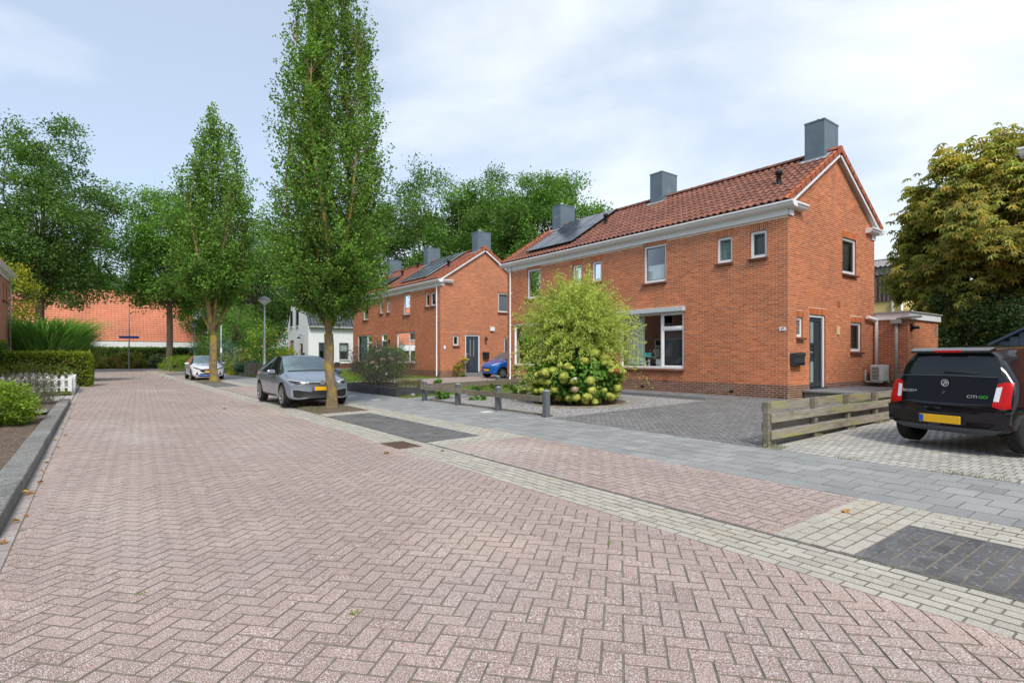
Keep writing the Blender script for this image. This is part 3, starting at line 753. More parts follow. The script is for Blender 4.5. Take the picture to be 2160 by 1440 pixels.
def roof_slope(house, p0, ux, up, L, SL, tw, tl, mt, limit, verge=None, amp=.028, nseg=8, under=None):
    """one tiled slope: p0 lower left corner seen from outside, ux along the eave, up the slope"""
    p0 = np.array(p0, float); ux = np.array(ux, float); up = np.array(up, float); N = np.cross(ux, up)
    e_ = ux * (.11 if verge else 0)
    a, b, c, d = p0 + e_, p0 + ux * L - e_, p0 + ux * L + up * SL - e_, p0 + up * SL + e_; off = -N * .03
    m = MB(); m.add([a + off, b + off, c + off, d + off, a + off - N * .09, b + off - N * .09, c + off - N * .09, d + off - N * .09],
                    [(0, 1, 2, 3), (7, 6, 5, 4), (0, 4, 5, 1), (1, 5, 6, 2), (2, 6, 7, 3), (3, 7, 4, 0)])
    roof = m.build('roof', under or M['darkfascia'], house)
    nx = int(round(L / tw)); tw = L / nx; ny = int(math.ceil(SL / tl)); tl = SL / ny
    Vt, Ft, ns_ = tile_mesh(tw, tl * 1.12, .024, amp, mt, nseg)
    I, J = np.meshgrid(np.arange(nx), np.arange(ny)); I = I.ravel(); J = J.ravel()
    O = p0[None] + ux[None] * (I * tw)[:, None] + up[None] * (J * tl)[:, None] + N[None] * (.012 + rng.normal(0, .002, len(I)))[:, None]
    tw_ = rng.normal(0, .008, len(I))
    vg = np.zeros(len(I), bool)
    if verge == 'left': vg = I == 0
    if verge == 'right': vg = I == nx - 1
    if verge == 'both': vg = (I == 0) | (I == nx - 1)
    s = frame_score(O + ux * tw / 2, tw); single = np.zeros(len(I), bool)
    if limit:
        k = np.argsort(-s)[:limit]; single[k[s[k] > 0]] = True
    mats = [mt, M['tileverge']]
    for v_, nm in ((False, 'roof_tile'), (True, 'verge_tile')):
        sel = np.where(~single & (vg == v_))[0]
        if len(sel):
            UXr = ux[None] + N[None] * tw_[sel][:, None]
            V = O[sel, None] + Vt[None, :, :1] * UXr[:, None] + Vt[None, :, 1:2] * up + Vt[None, :, 2:] * N
            F = (Ft[None] + len(Vt) * np.arange(len(sel))[:, None, None]).reshape(-1, 4)
            obj(nm + '_field', npmesh(nm, V.reshape(-1, 3), F, mats[v_], rnd=np.repeat(rng.random(len(sel)), len(Ft)), smooth=False), roof, 'stuff')
        ss = np.where(single & (vg == v_))[0]
        if len(ss):
            me = npmesh(nm, Vt, Ft, mats[v_], smooth=False)
            for i in ss:
                o = obj(nm, me, roof)
                o.matrix_basis = Matrix(((ux[0], up[0], N[0], O[i, 0]), (ux[1], up[1], N[1], O[i, 1]), (ux[2], up[2], N[2], O[i, 2]), (0, 0, 0, 1)))
    if verge:      # turned-down edge pieces over the barge board
        vm = MB()
        for side in (['left', 'right'] if verge == 'both' else [verge]):
            for j in range(ny):
                q0 = p0 + up * (j * tl) + N * .03 + (ux * L if side == 'right' else -ux * .02)
                e = ux * .025
                vm.obox(Vector(q0 + up * tl * .52 - N * .035 + e * (.5 if side == 'right' else -.0)), ux, up, (.014, tl * .56, .075), .004)
        vm.build('verge_edge', M['tileverge'], roof)
    return roof

def chimney(house, x0, x1, y0, y1, zb, zt, flue=True):
    c = MB(); c.box((x0, y0, zb), (x1, y1, zt), .008); c.box((x0 - .012, y0 - .012, zt - .05), (x1 + .012, y1 + .012, zt + .006), .004)
    ch = c.build('chimney', M['zinc'], house)
    if flue: MB().lathe([(.06, zt), (.06, zt + .09), (.085, zt + .10), (.085, zt + .15), (.02, zt + .17), (0.001, zt + .17)], ((x0 + x1) / 2 - .12, (y0 + y1) / 2, 0), 12).build('flue_cap', M['alu'], ch)
    rz = lambda x: 5.90 + (x - HX0 + .22) * .642 + .045
    MB().add([(x0 - .22, y0 - .14, rz(x0 - .22)), (x0 + .3, y0 - .14, rz(x0 + .3)), (x0 + .3, y1 + .14, rz(x0 + .3)), (x0 - .22, y1 + .14, rz(x0 - .22))], [(0, 1, 2, 3)]).build('flashing', M['lead'], ch)
    return ch

def vent_pipe(house, x, y, z, s=1.0):
    MB().lathe([(.10 * s, z - .12), (.075 * s, z + .05), (.065 * s, z + .30), (.105 * s, z + .31), (.11 * s, z + .42), (.06 * s, z + .45), (.001, z + .45)], (x, y, 0), 12).build('vent_pipe', M['blackplastic'], house)

def downpipe(house, pts, r=.042, m_='white'): MB().tube(pts, r, 10).build('downpipe', M[m_], house)

def gutter_box(house, xw, s, y0, y1, z, ret=.75):
    """white fascia board and moulded gutter box along an eave at wall x=xw, projecting to side s (-1 street, +1 rear), returned round both gables"""
    fb = MB(); fb.box((xw + s * .035, y0 - .03, z), (xw - s * .0, y1 + .03, z + .19), .004)
    for yy, t in ((y0, -1), (y1, 1)): fb.box((xw + s * .035, yy + t * .035, z), (xw - s * .27, yy + t * .005, z + .19), .004)
    fb.build('fascia', M['white'], house)
    prof = [(0, .17), (.07, .175), (.19, .19), (.24, .23), (.265, .285), (.305, .30), (.305, .345), (.27, .35), (.24, .335), (.05, .335), (0, .335)]
    g = MB(); ov = .27
    g.prism([(p[0] * s, p[1]) for p in prof], (1, 0, 0), (0, 0, 1), (0, (y1 + ov) - (y0 - ov), 0), (xw, y0 - ov, z))
    for yy, t in ((y0, -1), (y1, 1)):
        g.prism([(p[0] * .8, p[1]) for p in prof], (0, t, 0), (0, 0, 1), (-s * ret, 0, 0), (xw, yy, z + .001))
    g.build('gutter', M['white'], house)

def panel_array(house, p0, ux, up, nx, ny, w, h, mt, fr):
    """solar panels, each its own part, on short rails above the tiles"""
    p0 = Vector(p0); ux = Vector(ux); up = Vector(up); N = ux.cross(up)
    for j in range(ny):
        for i in range(nx):
            c = p0 + ux * ((i + .5) * w) + up * ((j + .5) * h) + N * .13
            o = MB().obox(c, ux, up, (w / 2 - .012, h / 2 - .012, .02), .004).build('solar_panel', M[fr], house)
            MB().obox(c + N * .021, ux, up, (w / 2 - .034, h / 2 - .034, .0025)).build('solar_cells', M[mt], o)

HX0, HX1 = 15.78, 21.83
RX, RZ = 18.80, 7.98
def semi(dy, label, detail, spec, bm_='brick', mm='mortar', tm='tile', limit=0, tlimit=0, mirror=None):
    """pair of semi-detached houses, gable at Y=7.9+dy; street front at x=HX0"""
    y0, y1 = 7.9 + dy, 21.4 + dy
    H = thing('brick_house', label, 'house', (HX0, y0, .2), 'brick houses along the right side' if mirror is None else None)
    zg, ze = .18, 5.49; bmt, mmt = M[bm_], M[mm]
    hf = [(a0 - 7.9, a1 - 7.9, z0, z1) for (a0, a1, z0, z1, *_) in spec['front']]
    fo, fu, fn = (HX0, y0, zg), (0, 1, 0), (-1, 0, 0)
    brick_wall(H, fo, fu, fn, y1 - y0, zg, ze, hf, bmt, mmt, limit, bricks=detail)
    for (a0, a1, z0, z1, st, back) in spec['front']:
        if st == 'door': door(H, fo, fu, fn, a0 - 7.9, a1 - 7.9, z0, z1, 'toplight')
        else: window(H, fo, fu, fn, a0 - 7.9, a1 - 7.9, z0, z1, st, back, fm=spec.get('frame', 'white'))
    go, gu, gn = (HX0, y0, zg), (1, 0, 0), (0, -1, 0)
    hg = [(a0 - HX0, a1 - HX0, z0, z1) for (a0, a1, z0, z1, *_) in spec['gable']]
    brick_wall(H, go, gu, gn, HX1 - HX0, zg, ze + .36, hg, bmt, mmt, limit, gable=(RX - HX0, 7.83), bricks=detail)
    for (a0, a1, z0, z1, st, back) in spec['gable']:
        if st.startswith('door'): door(H, go, gu, gn, a0 - HX0, a1 - HX0, z0, z1, st)
        else: window(H, go, gu, gn, a0 - HX0, a1 - HX0, z0, z1, st, back, fm=spec.get('frame', 'white'))
    brick_wall(H, (HX0, y1, zg), (1, 0, 0), (0, 1, 0), HX1 - HX0, zg, ze + .36, [], bmt, mmt, 0, gable=(RX - HX0, 7.83), bricks=False)
    brick_wall(H, (HX1, y0, zg), (0, 1, 0), (1, 0, 0), y1 - y0, zg, ze, [], bmt, mmt, 0, bricks=False)
    # rooms behind the windows
    r_ = MB(); r_.box((HX0 + .17, y0 + .17, zg), (HX1 - .02, y1 - .02, zg + .02)); r_.box((HX0 + .17, y0 + .17, 2.98), (HX1 - .02, y1 - .02, 3.1)); r_.build('floor_slab', M['roomfloor'], H)
    r_ = MB(); r_.box((HX0 + 3.6, y0 + .2, zg + .02), (HX0 + 3.7, y1 - .1, 2.98)); r_.box((HX0 + 3.2, y0 + .2, 3.1), (HX0 + 3.3, y1 - .1, 5.45)); r_.box((HX0 + .2, (y0 + y1) / 2 - .08, zg + .02), (HX1 - .05, (y0 + y1) / 2 + .08, 2.98)); r_.box((HX0 + .2, (y0 + y1) / 2 - .08, 3.1), (HX1 - .05, (y0 + y1) / 2 + .08, 5.45)); r_.build('inner_wall', M['room'], H)
    MB().box((HX0 + .17, y0 + .17, 5.46), (HX1 - .02, y1 - .02, 5.5)).build('ceiling_slab', M['room'], H)
    # roof
    dx = RX - (HX0 - .22); dz = RZ - 5.90; SL = math.hypot(dx, dz)
    upF = (dx / SL, 0, dz / SL); ov = .16
    roof_slope(H, (HX0 - .22, y1 + ov, 5.90), (0, -1, 0), upF, y1 - y0 + 2 * ov, SL, .222, .355, M[tm], tlimit, 'both')
    dx2 = (HX1 + .22) - RX; SL2 = math.hypot(dx2, dz)
    roof_slope(H, (HX1 + .22, y0 - ov, 5.90), (0, 1, 0), (-dx2 / SL2, 0, dz / SL2), y1 - y0 + 2 * ov, SL2, .222, .355, M[tm], 0, 'both', nseg=5)
    k = int((y1 - y0 + .3) / .33)
    for i in range(k):
        ya = y0 - ov + i * (y1 - y0 + 2 * ov) / k; st = (y1 - y0 + 2 * ov) / k
        V = []; F = []
        for e, yy in enumerate((ya - .02, ya + st + .01)):
            for a in range(7):
                th = math.pi * a / 6; rr = .125 + (.012 if e == 0 else 0)
                V.append((RX + rr * math.cos(th), yy, RZ + .005 + rr * .85 * math.sin(th)))
        F = [(a, a + 1, 8 + a, 7 + a) for a in range(6)] + [tuple(range(7))]
        MB().add(V, F).build('ridge_tile', M['tileverge'] if i == 0 else M[tm], H)
    # barge boards and soffits on both gables
    for yy, t in ((y0, -1), (y1, 1)):
        for (xa, s) in ((HX0 - .05, 1), (HX1 + .05, -1)):
            a = Vector((xa, yy + t * .085, 5.90 + .10 - .125)); b = Vector((RX, yy + t * .085, RZ - .125)); d = (b - a).normalized()
            MB().obox((a + b) / 2 + Vector((0, t * .055, 0)), d, (0, 1, 0), ((b - a).length / 2 + .03, .012, .075)).build('barge_board', M['white'], H)
            MB().obox((a + b) / 2 + Vector((0, -t * .02, -.035)), d, (0, 1, 0), ((b - a).length / 2, .062, .012)).build('soffit', M['soffit'], H)
    gutter_box(H, HX0, -1, y0, y1, ze); gutter_box(H, HX1, 1, y0, y1, ze)
    for yc in (y0 + .18, (y0 + y1) / 2 - .28, y1 - .85): chimney(H, RX - .36, RX + .62, yc, yc + .62, RZ - .42, 9.0, yc > y0 + 5 and spec.get('flue', True) or yc < y0 + 1)
    for (x, y) in spec.get('vents', []): vent_pipe(H, x, y + dy, 5.90 + (x - HX0 + .22) * dz / dx)
    for (ya, yb, n, m_rows, mt, fr, start) in spec.get('solar', []):
        U = Vector(upF); p = Vector((HX0 - .22, yb + dy, 5.90)) + U * start
        panel_array(H, p, (0, -1, 0), U, n, m_rows, (yb - ya) / n, 1.68, mt, fr)
    return H
M['soffit'] = mat('grey_soffit', (.55, .55, .53), rough=.6)

def door(H, o, ux, n, a0, a1, z0, z1, st):
    o = Vector(o); ux = Vector(ux); n = Vector(n); uz = Vector((0, 0, 1))
    P = lambda a, z, d=0.0: o + ux * a + uz * (z - o.z) + n * d
    def bar(mb, s0, s1, b0, b1, d0, d1, bev=.004): mb.obox(P((s0 + s1) / 2, (b0 + b1) / 2, (d0 + d1) / 2), ux, uz, ((s1 - s0) / 2, (b1 - b0) / 2, (d1 - d0) / 2), bev)
    fw = .085; f = MB()
    bar(f, a0 + .003, a0 + fw, z0, z1 - .003, -.13, -.04); bar(f, a1 - fw, a1 - .003, z0, z1 - .003, -.13, -.04); bar(f, a0 + fw, a1 - fw, z1 - fw, z1 - .003, -.13, -.04)
    zt = z1 - fw
    if st == 'toplight':
        bar(f, a0 + fw, a1 - fw, z1 - .52, z1 - .45, -.13, -.042); zt = z1 - .52
    fr = f.build('door_frame', M['white'], H)
    if st == 'toplight': MB().quad(P(a0 + fw, zt + .07, -.1), P(a1 - fw, zt + .07, -.1), P(a1 - fw, z1 - fw, -.1), P(a0 + fw, z1 - fw, -.1)).build('pane', M['glass'], fr)
    lm = M['anthra'] if st != 'door_blue' else M['bluegreydoor']
    d = MB(); b0, b1 = a0 + fw + .004, a1 - fw - .004; zb = z0 + .02
    w = b1 - b0
    if st == 'door_47':
        # three vertical fields on the left: glass, panel, glass; a plain panel on the right
        cols = [(b0 + .13 * w, b0 + .42 * w), (b0 + .54 * w, b0 + .86 * w)]
        bar(d, b0, cols[0][0], zb, zt, -.115, -.07); bar(d, cols[0][1], cols[1][0], zb, zt, -.115, -.07); bar(d, cols[1][1], b1, zb, zt, -.115, -.07)
        fz = [(zb + .14, zb + .80), (zb + .88, zb + 1.26), (zb + 1.34, zt - .12)]
        for (c0, c1) in cols:
            bar(d, c0, c1, zb, fz[0][0], -.1149, -.0701); bar(d, c0, c1, zt - .12, zt, -.1149, -.0701)
        bar(d, cols[0][0], cols[0][1], fz[0][1], fz[1][0], -.1149, -.0701); bar(d, cols[0][0], cols[0][1], fz[1][1], fz[2][0], -.1149, -.0701)
        dl = d.build('door', lm, H)
        MB().obox(P((cols[1][0] + cols[1][1]) / 2, (zb + zt) / 2, -.1), ux, uz, ((cols[1][1] - cols[1][0]) / 2 - .001, (zt - zb) / 2 - .13, .008)).build('door_panel', lm, dl)
        MB().obox(P((cols[0][0] + cols[0][1]) / 2, (fz[1][0] + fz[1][1]) / 2, -.1), ux, uz, ((cols[0][1] - cols[0][0]) / 2 - .001, .188, .008)).build('door_panel', lm, dl)
        for k in (0, 2): MB().obox(P((cols[0][0] + cols[0][1]) / 2, (fz[k][0] + fz[k][1]) / 2, -.1), ux, uz, ((cols[0][1] - cols[0][0]) / 2 - .001, (fz[k][1] - fz[k][0]) / 2 - .001, .004)).build('door_glass', M['frost'], dl)
    elif st == 'door_blue':
        g0, g1 = b0 + .36 * w, b0 + .62 * w
        bar(d, b0, g0, zb, zt, -.115, -.07); bar(d, g1, b1, zb, zt, -.115, -.07); bar(d, g0, g1, zb, zb + .35, -.1149, -.0701); bar(d, g0, g1, zt - .22, zt, -.1149, -.0701)
        dl = d.build('door', lm, H)
        r_ = MB(); bar(r_, g0 - .03, g0, zb + .9, zt - .2, -.07, -.06); bar(r_, g1, g1 + .03, zb + .9, zt - .2, -.07, -.06); r_.build('door_trim', M['blind'], dl)
        MB().obox(P((g0 + g1) / 2, (zb + zt) / 2 + .06, -.1), ux, uz, ((g1 - g0) / 2, (zt - zb) / 2 - .29, .004)).build('door_glass', M['screen'], dl)
    else:
        bar(d, b0, b1, zb, zt, -.115, -.07); dl = d.build('door', lm, H)
    hd = MB(); hx = b0 + .055
    hd.tube([P(hx, zb + 1.05, -.07), P(hx, zb + 1.05, -.015), P(hx + .11, zb + 1.05, -.012)], .011, 8); hd.obox(P(hx, zb + 1.0, -.066), ux, uz, (.02, .11, .004), .002)
    hd.build('door_handle', M['alu'], dl)
    MB().obox(P((a0 + a1) / 2, z0 - .03, -.03), ux, uz, ((a1 - a0) / 2 - .006, .032, .09), .006).build('threshold', M['anthra'], H)
M['frost'] = mat('frosted_glass', (.30, .36, .38), rough=.25, spec=.6)

spec1 = {
 'front': [
  (8.53, 9.05, 4.39, 5.19, 'single', [('blind', .0, 1, .0, .95)]), (9.63, 10.17, 4.39, 5.19, 'single', [('blindgreen', 0, 1, 0, .95)]),
  (12.13, 13.11, 4.06, 5.38, 'single', [('blindwhite', .05, .95, .05, .48)]),
  (15.19, 15.72, 4.39, 5.19, 'single', [('blindgreen', 0, 1, 0, .95)]), (16.30, 16.83, 4.39, 5.19, 'single', [('blind', .0, 1, .0, .6)]),
  (18.91, 19.86, 4.06, 5.38, 'single', [('curtain', .05, .95, .05, .95)]),
  (11.40, 14.25, 1.02, 2.98, 'big', [('curtain', .66, .97, .06, .97), ('screen', .04, .32, .1, .70)]),
  (18.05, 20.90, 1.02, 2.98, 'big', [('screen', .05, .97, .05, .97)])],
 'gable': [
  (16.27, 16.65, 2.01, 2.60, 'single', [('curtain', .1, .9, .05, .95)]), (17.06, 18.10, .50, 2.72, 'door_47', None),
  (19.90, 20.75, 1.61, 2.58, 'single', [('blind', .0, 1, .05, .97)]), (19.29, 20.33, 4.15, 5.32, 'single', [('blind', .05, .95, .05, .9)])],
 'vents': [(16.9, 8.75), (17.4, 16.5)],
 'solar': [(16.95, 20.1, 3, 2, 'solar', 'blackframe', .42)], 'flue': True}
M['blindgreen'] = mat('frosted_green_blind', (.30, .38, .36), rough=.7)
house1 = semi(0, 'nearest brick semi-detached house with red-brown tiled roof and number 47 by the corner', True, spec1, limit=150, tlimit=300)

spec2 = {
 'front': [
  (8.53, 9.05, 4.39, 5.19, 'single', [('blindwhite', .0, 1, .4, .95)]), (9.25, 9.70, 4.39, 5.19, 'single', [('blind', 0, 1, 0, .6)]),
  (11.75, 12.70, 4.08, 5.38, 'single', [('curtain', .5, .95, .05, .95)]), (14.70, 15.25, 4.39, 5.19, 'single', [('blind', 0, 1, 0, .95)]), (15.85, 16.40, 4.39, 5.19, 'single', [('blind', 0, 1, 0, .5)]),
  (18.40, 19.38, 4.08, 5.38, 'single', None),
  (11.05, 13.72, 1.02, 2.98, 'big', [('blind', .05, .3, .7, .97)]), (17.78, 20.50, 1.02, 2.98, 'big', [('curtain', .04, .96, .05, .97)]),
  (15.20, 16.15, .55, 2.98, 'door', None), (16.78, 17.20, 2.04, 2.64, 'single', [('blind', 0, 1, 0, .95)])],
 'gable': [(16.62, 17.02, 2.06, 2.66, 'single', None), (17.45, 18.50, .50, 2.72, 'door_blue', None),
  (19.85, 20.9, 4.16, 5.36, 'single', [('blindwhite', .02, .98, .03, .85)]), (20.30, 20.95, 1.6, 2.57, 'single', None)],
 'vents': [(16.9, 8.9), (17.4, 16.2), (18.3, 15.6)],
 'solar': [(9.7, 13.45, 4, 2, 'solar', 'alu', .42), (15.9, 20.4, 4, 1, 'solar_dark', 'blackframe', .42)], 'flue': True, 'frame': 'offwhite'}
house2 = semi(19.95, 'farther brick semi-detached house with blue-grey side door and two solar arrays', True, spec2, bm_='brick2', mm='mortar2', tm='tile2', limit=0, tlimit=0)
spec3 = {'front': [], 'gable': [], 'flue': True}
house3 = semi(-18.75, 'house at the right edge of the picture, only its white gutter corner showing', False, spec3, bm_='brick', mm='brick')
# ------------------------------------------------------------------ other buildings
def bricktex(name, c1, c2, mo, w=.22, h=.0625):
    g = G(name); p = g.new('NewGeometry'); s = g.new('SeparateXYZ'); g.link(p.outputs['Position'], s.inputs[0])
    cb = g.new('CombineXYZ'); g.link(g.math('ADD', s.outputs[0], s.outputs[1]), cb.inputs[0]); g.link(s.outputs[2], cb.inputs[1])
    b = g.new('TexBrick'); g.link(cb.outputs[0], b.inputs['Vector'])
    b.inputs['Color1'].default_value = (*c1, 1); b.inputs['Color2'].default_value = (*c2, 1); b.inputs['Mortar'].default_value = (*mo, 1)
    b.inputs['Scale'].default_value = 1; b.inputs['Mortar Size'].default_value = .006; b.inputs['Brick Width'].default_value = w; b.inputs['Row Height'].default_value = h
    pb = g.new('BsdfPrincipled'); g.link(b.outputs['Color'], pb.inputs['Base Color']); pb.inputs['Roughness'].default_value = .9
    g.link(pb.outputs[0], g.out.inputs[0]); return g.m
M['bricktex'] = bricktex('far_brick_wall', (.43, .135, .058), (.33, .09, .04), (.5, .4, .31))
specL = {'front': [(8.53, 9.05, 4.39, 5.19, 'single', [('blind', 0, 1, 0, .9)]), (9.63, 10.17, 4.39, 5.19, 'single', None), (12.13, 13.11, 4.06, 5.38, 'single', None), (15.19, 15.72, 4.39, 5.19, 'single', None),
   (16.3, 16.83, 4.39, 5.19, 'single', None), (18.9, 19.86, 4.06, 5.38, 'single', None), (11.4, 14.25, 1.02, 2.98, 'big', None), (18.05, 20.9, 1.02, 2.98, 'big', None)], 'gable': [], 'flue': True}
houseL = semi(0, 'brick house corner with white gutter at the left edge behind the hedge', False, specL, mm='bricktex', tm='tile2', mirror=1)
downpipe(houseL, [(HX0 - .07, 7.98, .2), (HX0 - .07, 7.98, 5.6)], .04, 'greypvc')
houseL.location = (-3.62, 38.5, 0.0); houseL.rotation_euler = (0, 0, math.pi)

# the houses across the street, outside the frame, that the windows and cars mirror
for (yy, lab) in ((22.5, 'brick house across the street outside the frame, seen only in reflections'), (1.5, 'second brick house across the street behind the viewer, seen only in reflections')):
    hm = semi(0, lab, False, {'front': specL['front'][:6], 'gable': [], 'flue': True}, mm='bricktex', tm='tile2', mirror=1)
    hm.location = (-10.5, yy, 0); hm.rotation_euler = (0, 0, math.pi)
# downpipes of the two houses in view
downpipe(house1, [(15.66, 21.05, 5.7), (15.70, 21.05, 5.55), (15.70, 21.05, .5), (15.66, 21.02, .36), (15.56, 20.96, .30)])
downpipe(house2, [(15.66, 28.15, 5.7), (15.70, 28.15, 5.55), (15.70, 28.15, .4), (15.66, 28.1, .28)])
for z in (1.4, 2.9, 4.4):
    MB().box((15.69, 20.99, z), (15.785, 21.11, z + .03)).build('pipe_bracket', M['white'], house1)
# small white overflow pipe by the rear corner of the near house
downpipe(house1, [(20.98, 7.80, 2.78), (21.68, 7.80, 2.72), (21.72, 7.80, 2.66), (21.72, 7.80, 1.05)], .055)
# number plate on the corner
npl = MB().box((15.755, 7.955, 2.19), (15.773, 8.145, 2.29), .003).build('number_sign', M['white'], house1)
def text(s, size, loc, rot, m, parent, name, ext=.002, sp=1.0, shear=0.0, inv=None):
    c = bpy.data.curves.new(name, 'FONT'); c.body = s; c.size = size; c.extrude = ext; c.align_x = 'CENTER'; c.align_y = 'CENTER'; c.space_character = sp; c.shear = shear
    t = bpy.data.objects.new('tmp_text', c); COL.objects.link(t)
    me = bpy.data.meshes.new_from_object(t.evaluated_get(bpy.context.evaluated_depsgraph_get())); bpy.data.objects.remove(t)
    me.materials.clear(); me.materials.append(m)
    o = bpy.data.objects.new(name, me); COL.objects.link(o)
    o.parent = parent
    if inv is not False: o.matrix_parent_inverse = WORLD_OF[parent.name].inverted()
    o.location = loc; o.rotation_euler = rot; WORLD_OF[o.name] = Matrix.Identity(4)
    return o
M['ink'] = mat('dark_ink', (.015, .025, .05), rough=.6)
text('47', .095, (15.752, 8.05, 2.24), (rad(90), 0, rad(-90)), M['ink'], npl, 'number')
M['shutterbox'] = mat('grey_white_shutter_box', (.50, .56, .58), rough=.45)
M['ventbrick'] = mat('orange_vent_brick', (.36, .11, .04), rough=.9)
MB().box((18.95, 7.885, 3.02), (19.10, 7.897, 3.22)).build('air_vent', M['ventbrick'], house1)
MB().box((18.86, 7.87, 2.14), (19.03, 7.90, 2.40), .006).build('vent_plate', M['beigesign'], house1)
MB().box((15.62, 11.34, 2.97), (15.775, 14.32, 3.12), .012).build('shutter_box', M['shutterbox'], house1)
MB().box((15.755, 12.05, .60), (15.773, 12.22, .80), .004).build('air_vent', M['reveal'], house1)
for y in (9.6, 13.1): MB().box((15.764, y, .33), (15.773, y + .12, .40)).build('cellar_vent', M['blackplastic'], house1)
# door step
st = thing('door_step', 'grey stone door step in front of the number 47 door', 'step', (18.0, 7.3, .22))
MB().box((16.66, 6.55, .16), (20.3, 7.87, .40)).build('step_riser', M['stone'], st)
MB().box((16.58, 6.47, .40), (20.4, 7.885, .462), .012).build('step_tread', M['stone'], st)
# letter box
lb = thing('letter_box', 'anthracite letter box on the corner beside the small side window', 'letter box', (16.15, 7.8, 1.17))
MB().box((15.87, 7.735, 1.185), (16.43, 7.89, 1.55), .012).build('body', M['anthra'], lb)
MB().box((15.86, 7.715, 1.455), (16.44, 7.734, 1.555), .006).build('flap', M['anthra'], lb)
MB().box((15.88, 7.728, 1.20), (16.42, 7.7345, 1.27), .002).build('newspaper_slot', M['blackplastic'], lb)
# outdoor unit of the air conditioner
ac = thing('air_conditioner', 'cream air conditioner unit on a wall bracket near the flat-roofed annex', 'air conditioner', (21.3, 7.6, .6))
MB().box((20.93, 7.40, .62), (21.68, 7.70, 1.16), .014).build('casing', M['whiteplastic'], ac)
g = MB()
for i in range(9): g.box((20.922, 7.44, .68 + i * .047), (20.929, 7.66, .70 + i * .047))
g.build('side_louvres', M['blackplastic'], ac)
g = MB()
for i in range(11): g.box((21.22, 7.390, .68 + i * .04), (21.62, 7.3995, .688 + i * .04))
for i in range(5): g.box((21.22 + i * .1, 7.392, .68), (21.226 + i * .1, 7.3992, 1.09))
g.build('fan_grille', M['offwhite'], ac)
g = MB()
for x in (20.98, 21.6): g.box((x, 7.36, .57), (x + .04, 7.89, .612)); g.box((x, 7.85, .57), (x + .04, 7.89, 1.0))
g.build('bracket', M['whiteplastic'], ac)

# flat-roofed annex behind the near house
an = thing('annex', 'flat-roofed brick annex with white fascia behind the near house', 'annex', (23.3, 7.5, .2))
brick_wall(an, (21.85, 6.9, .2), (0, 1, 0), (-1, 0, 0), 3.0, .2, 2.70, [], M['brick'], M['mortar'], 0)
brick_wall(an, (21.85, 6.9, .2), (1, 0, 0), (0, -1, 0), 3.0, .2, 2.70, [], M['brick'], M['mortar'], 0)
MB().box((21.78, 6.83, 2.70), (24.92, 10, 2.93), .006).build('fascia', M['white'], an)
MB().box((21.74, 6.79, 2.93), (24.96, 10, 2.975), .004).build('roof_trim', M['greypvc'], an)
MB().box((24.83, 6.92, .2), (24.85, 9.9, 2.69)).build('wall', M['bricktex'], an)
for i in range(5): MB().box((24.55, 6.878, 2.20 + i * .085), (24.72, 6.8935, 2.25 + i * .085)).build('vent_slot', M['greypvc'], an)
m = MB(); m.tube([(21.72, 7.20, .2), (21.72, 7.20, 2.55)], .05, 10); m.box((21.62, 7.05, 2.55), (21.82, 7.35, 2.69), .01); m.build('downpipe', M['greypvc'], an)
MB().tube([(21.70, 7.18, 2.70), (21.68, 6.95, 2.76), (21.80, 6.72, 2.78), (22.4, 6.71, 2.81)], .05, 10).build('overflow_pipe', M['greypvc'], an)
wl_ = thing('wall_lamp', 'black cylindrical wall lamp on the annex under its white fascia', 'lamp', (22.1, 6.85, 2.4))
MB().box((22.02, 6.86, 2.30), (22.18, 6.892, 2.55), .006).build('back_plate', M['blackplastic'], wl_)
MB().lathe([(.001, 0), (.055, 0), (.055, -.2), (.001, -.2)], (22.10, 6.86, 2.42), 12, 'y').build('lamp_head', M['blackplastic'], wl_)

# barn with corrugated cladding
bn = thing('barn', 'barn with brown corrugated cladding and ochre lower wall behind the annex', 'barn', (50, 22, 0))
BX, BY0, BY1 = 44.0, 14.1, 44.0
MB().box((BX, BY0, 0), (BX + 14, BY1, 5.3)).build('wall', M['yellowwall'], bn)
for z in (3.4, 4.5): MB().box((BX - .012, BY0, z), (BX - .001, BY1, z + .03)).build('panel_joint', M['greypvc'], bn)
def corrug(name, p, u, v, L, W, pitch, amp, m_, parent):
    p = np.array(p, float); u = np.array(u, float); v = np.array(v, float); N = np.cross(u, v); n = int(L / pitch * 6)
    t = np.linspace(0, L, n); z = amp * np.sin(t / pitch * 2 * math.pi)
    A = p + u * t[:, None] + N * z[:, None]; V = np.concatenate([A, A + v * W])
    F = np.stack([np.arange(n - 1), np.arange(1, n), np.arange(n + 1, 2 * n), np.arange(n, 2 * n - 1)], 1)
    return obj(name, npmesh(name, V, F, m_, smooth=True), parent)
corrug('cladding', (BX - .09, BY1, 5.25), (0, -1, 0), (0, 0, 1), BY1 - BY0, 1.95, .26, .045, M['cladding'], bn)
corrug('eave_strip', (BX - .16, BY1, 7.12), (0, -1, 0), (.1, 0, .99), BY1 - BY0, .6, .30, .05, M['fibre'], bn)
corrug('roof', (BX - .35, BY1, 7.68), (0, -1, 0), (.97, 0, .23), BY1 - BY0, 6.4, .30, .05, M['fibre'], bn)
MB().box((BX + .2, BY0 + .05, 5.3), (BX + 12, BY0 + .1, 8.6)).build('gable', M['cladding'], bn)
for i in range(14): MB().obox((BX + 4.75, BY1 - .2 - i * 2.1, 8.98), (.97, 0, .23), (0, 1, 0), (.65, 1.02, .02)).build('skylight', M['skylight'], bn)
MB().tube([(BX - .15, 14.75, 0), (BX - .15, 14.75, 5.3)], .09, 8).build('downpipe', M['greypvc'], bn)
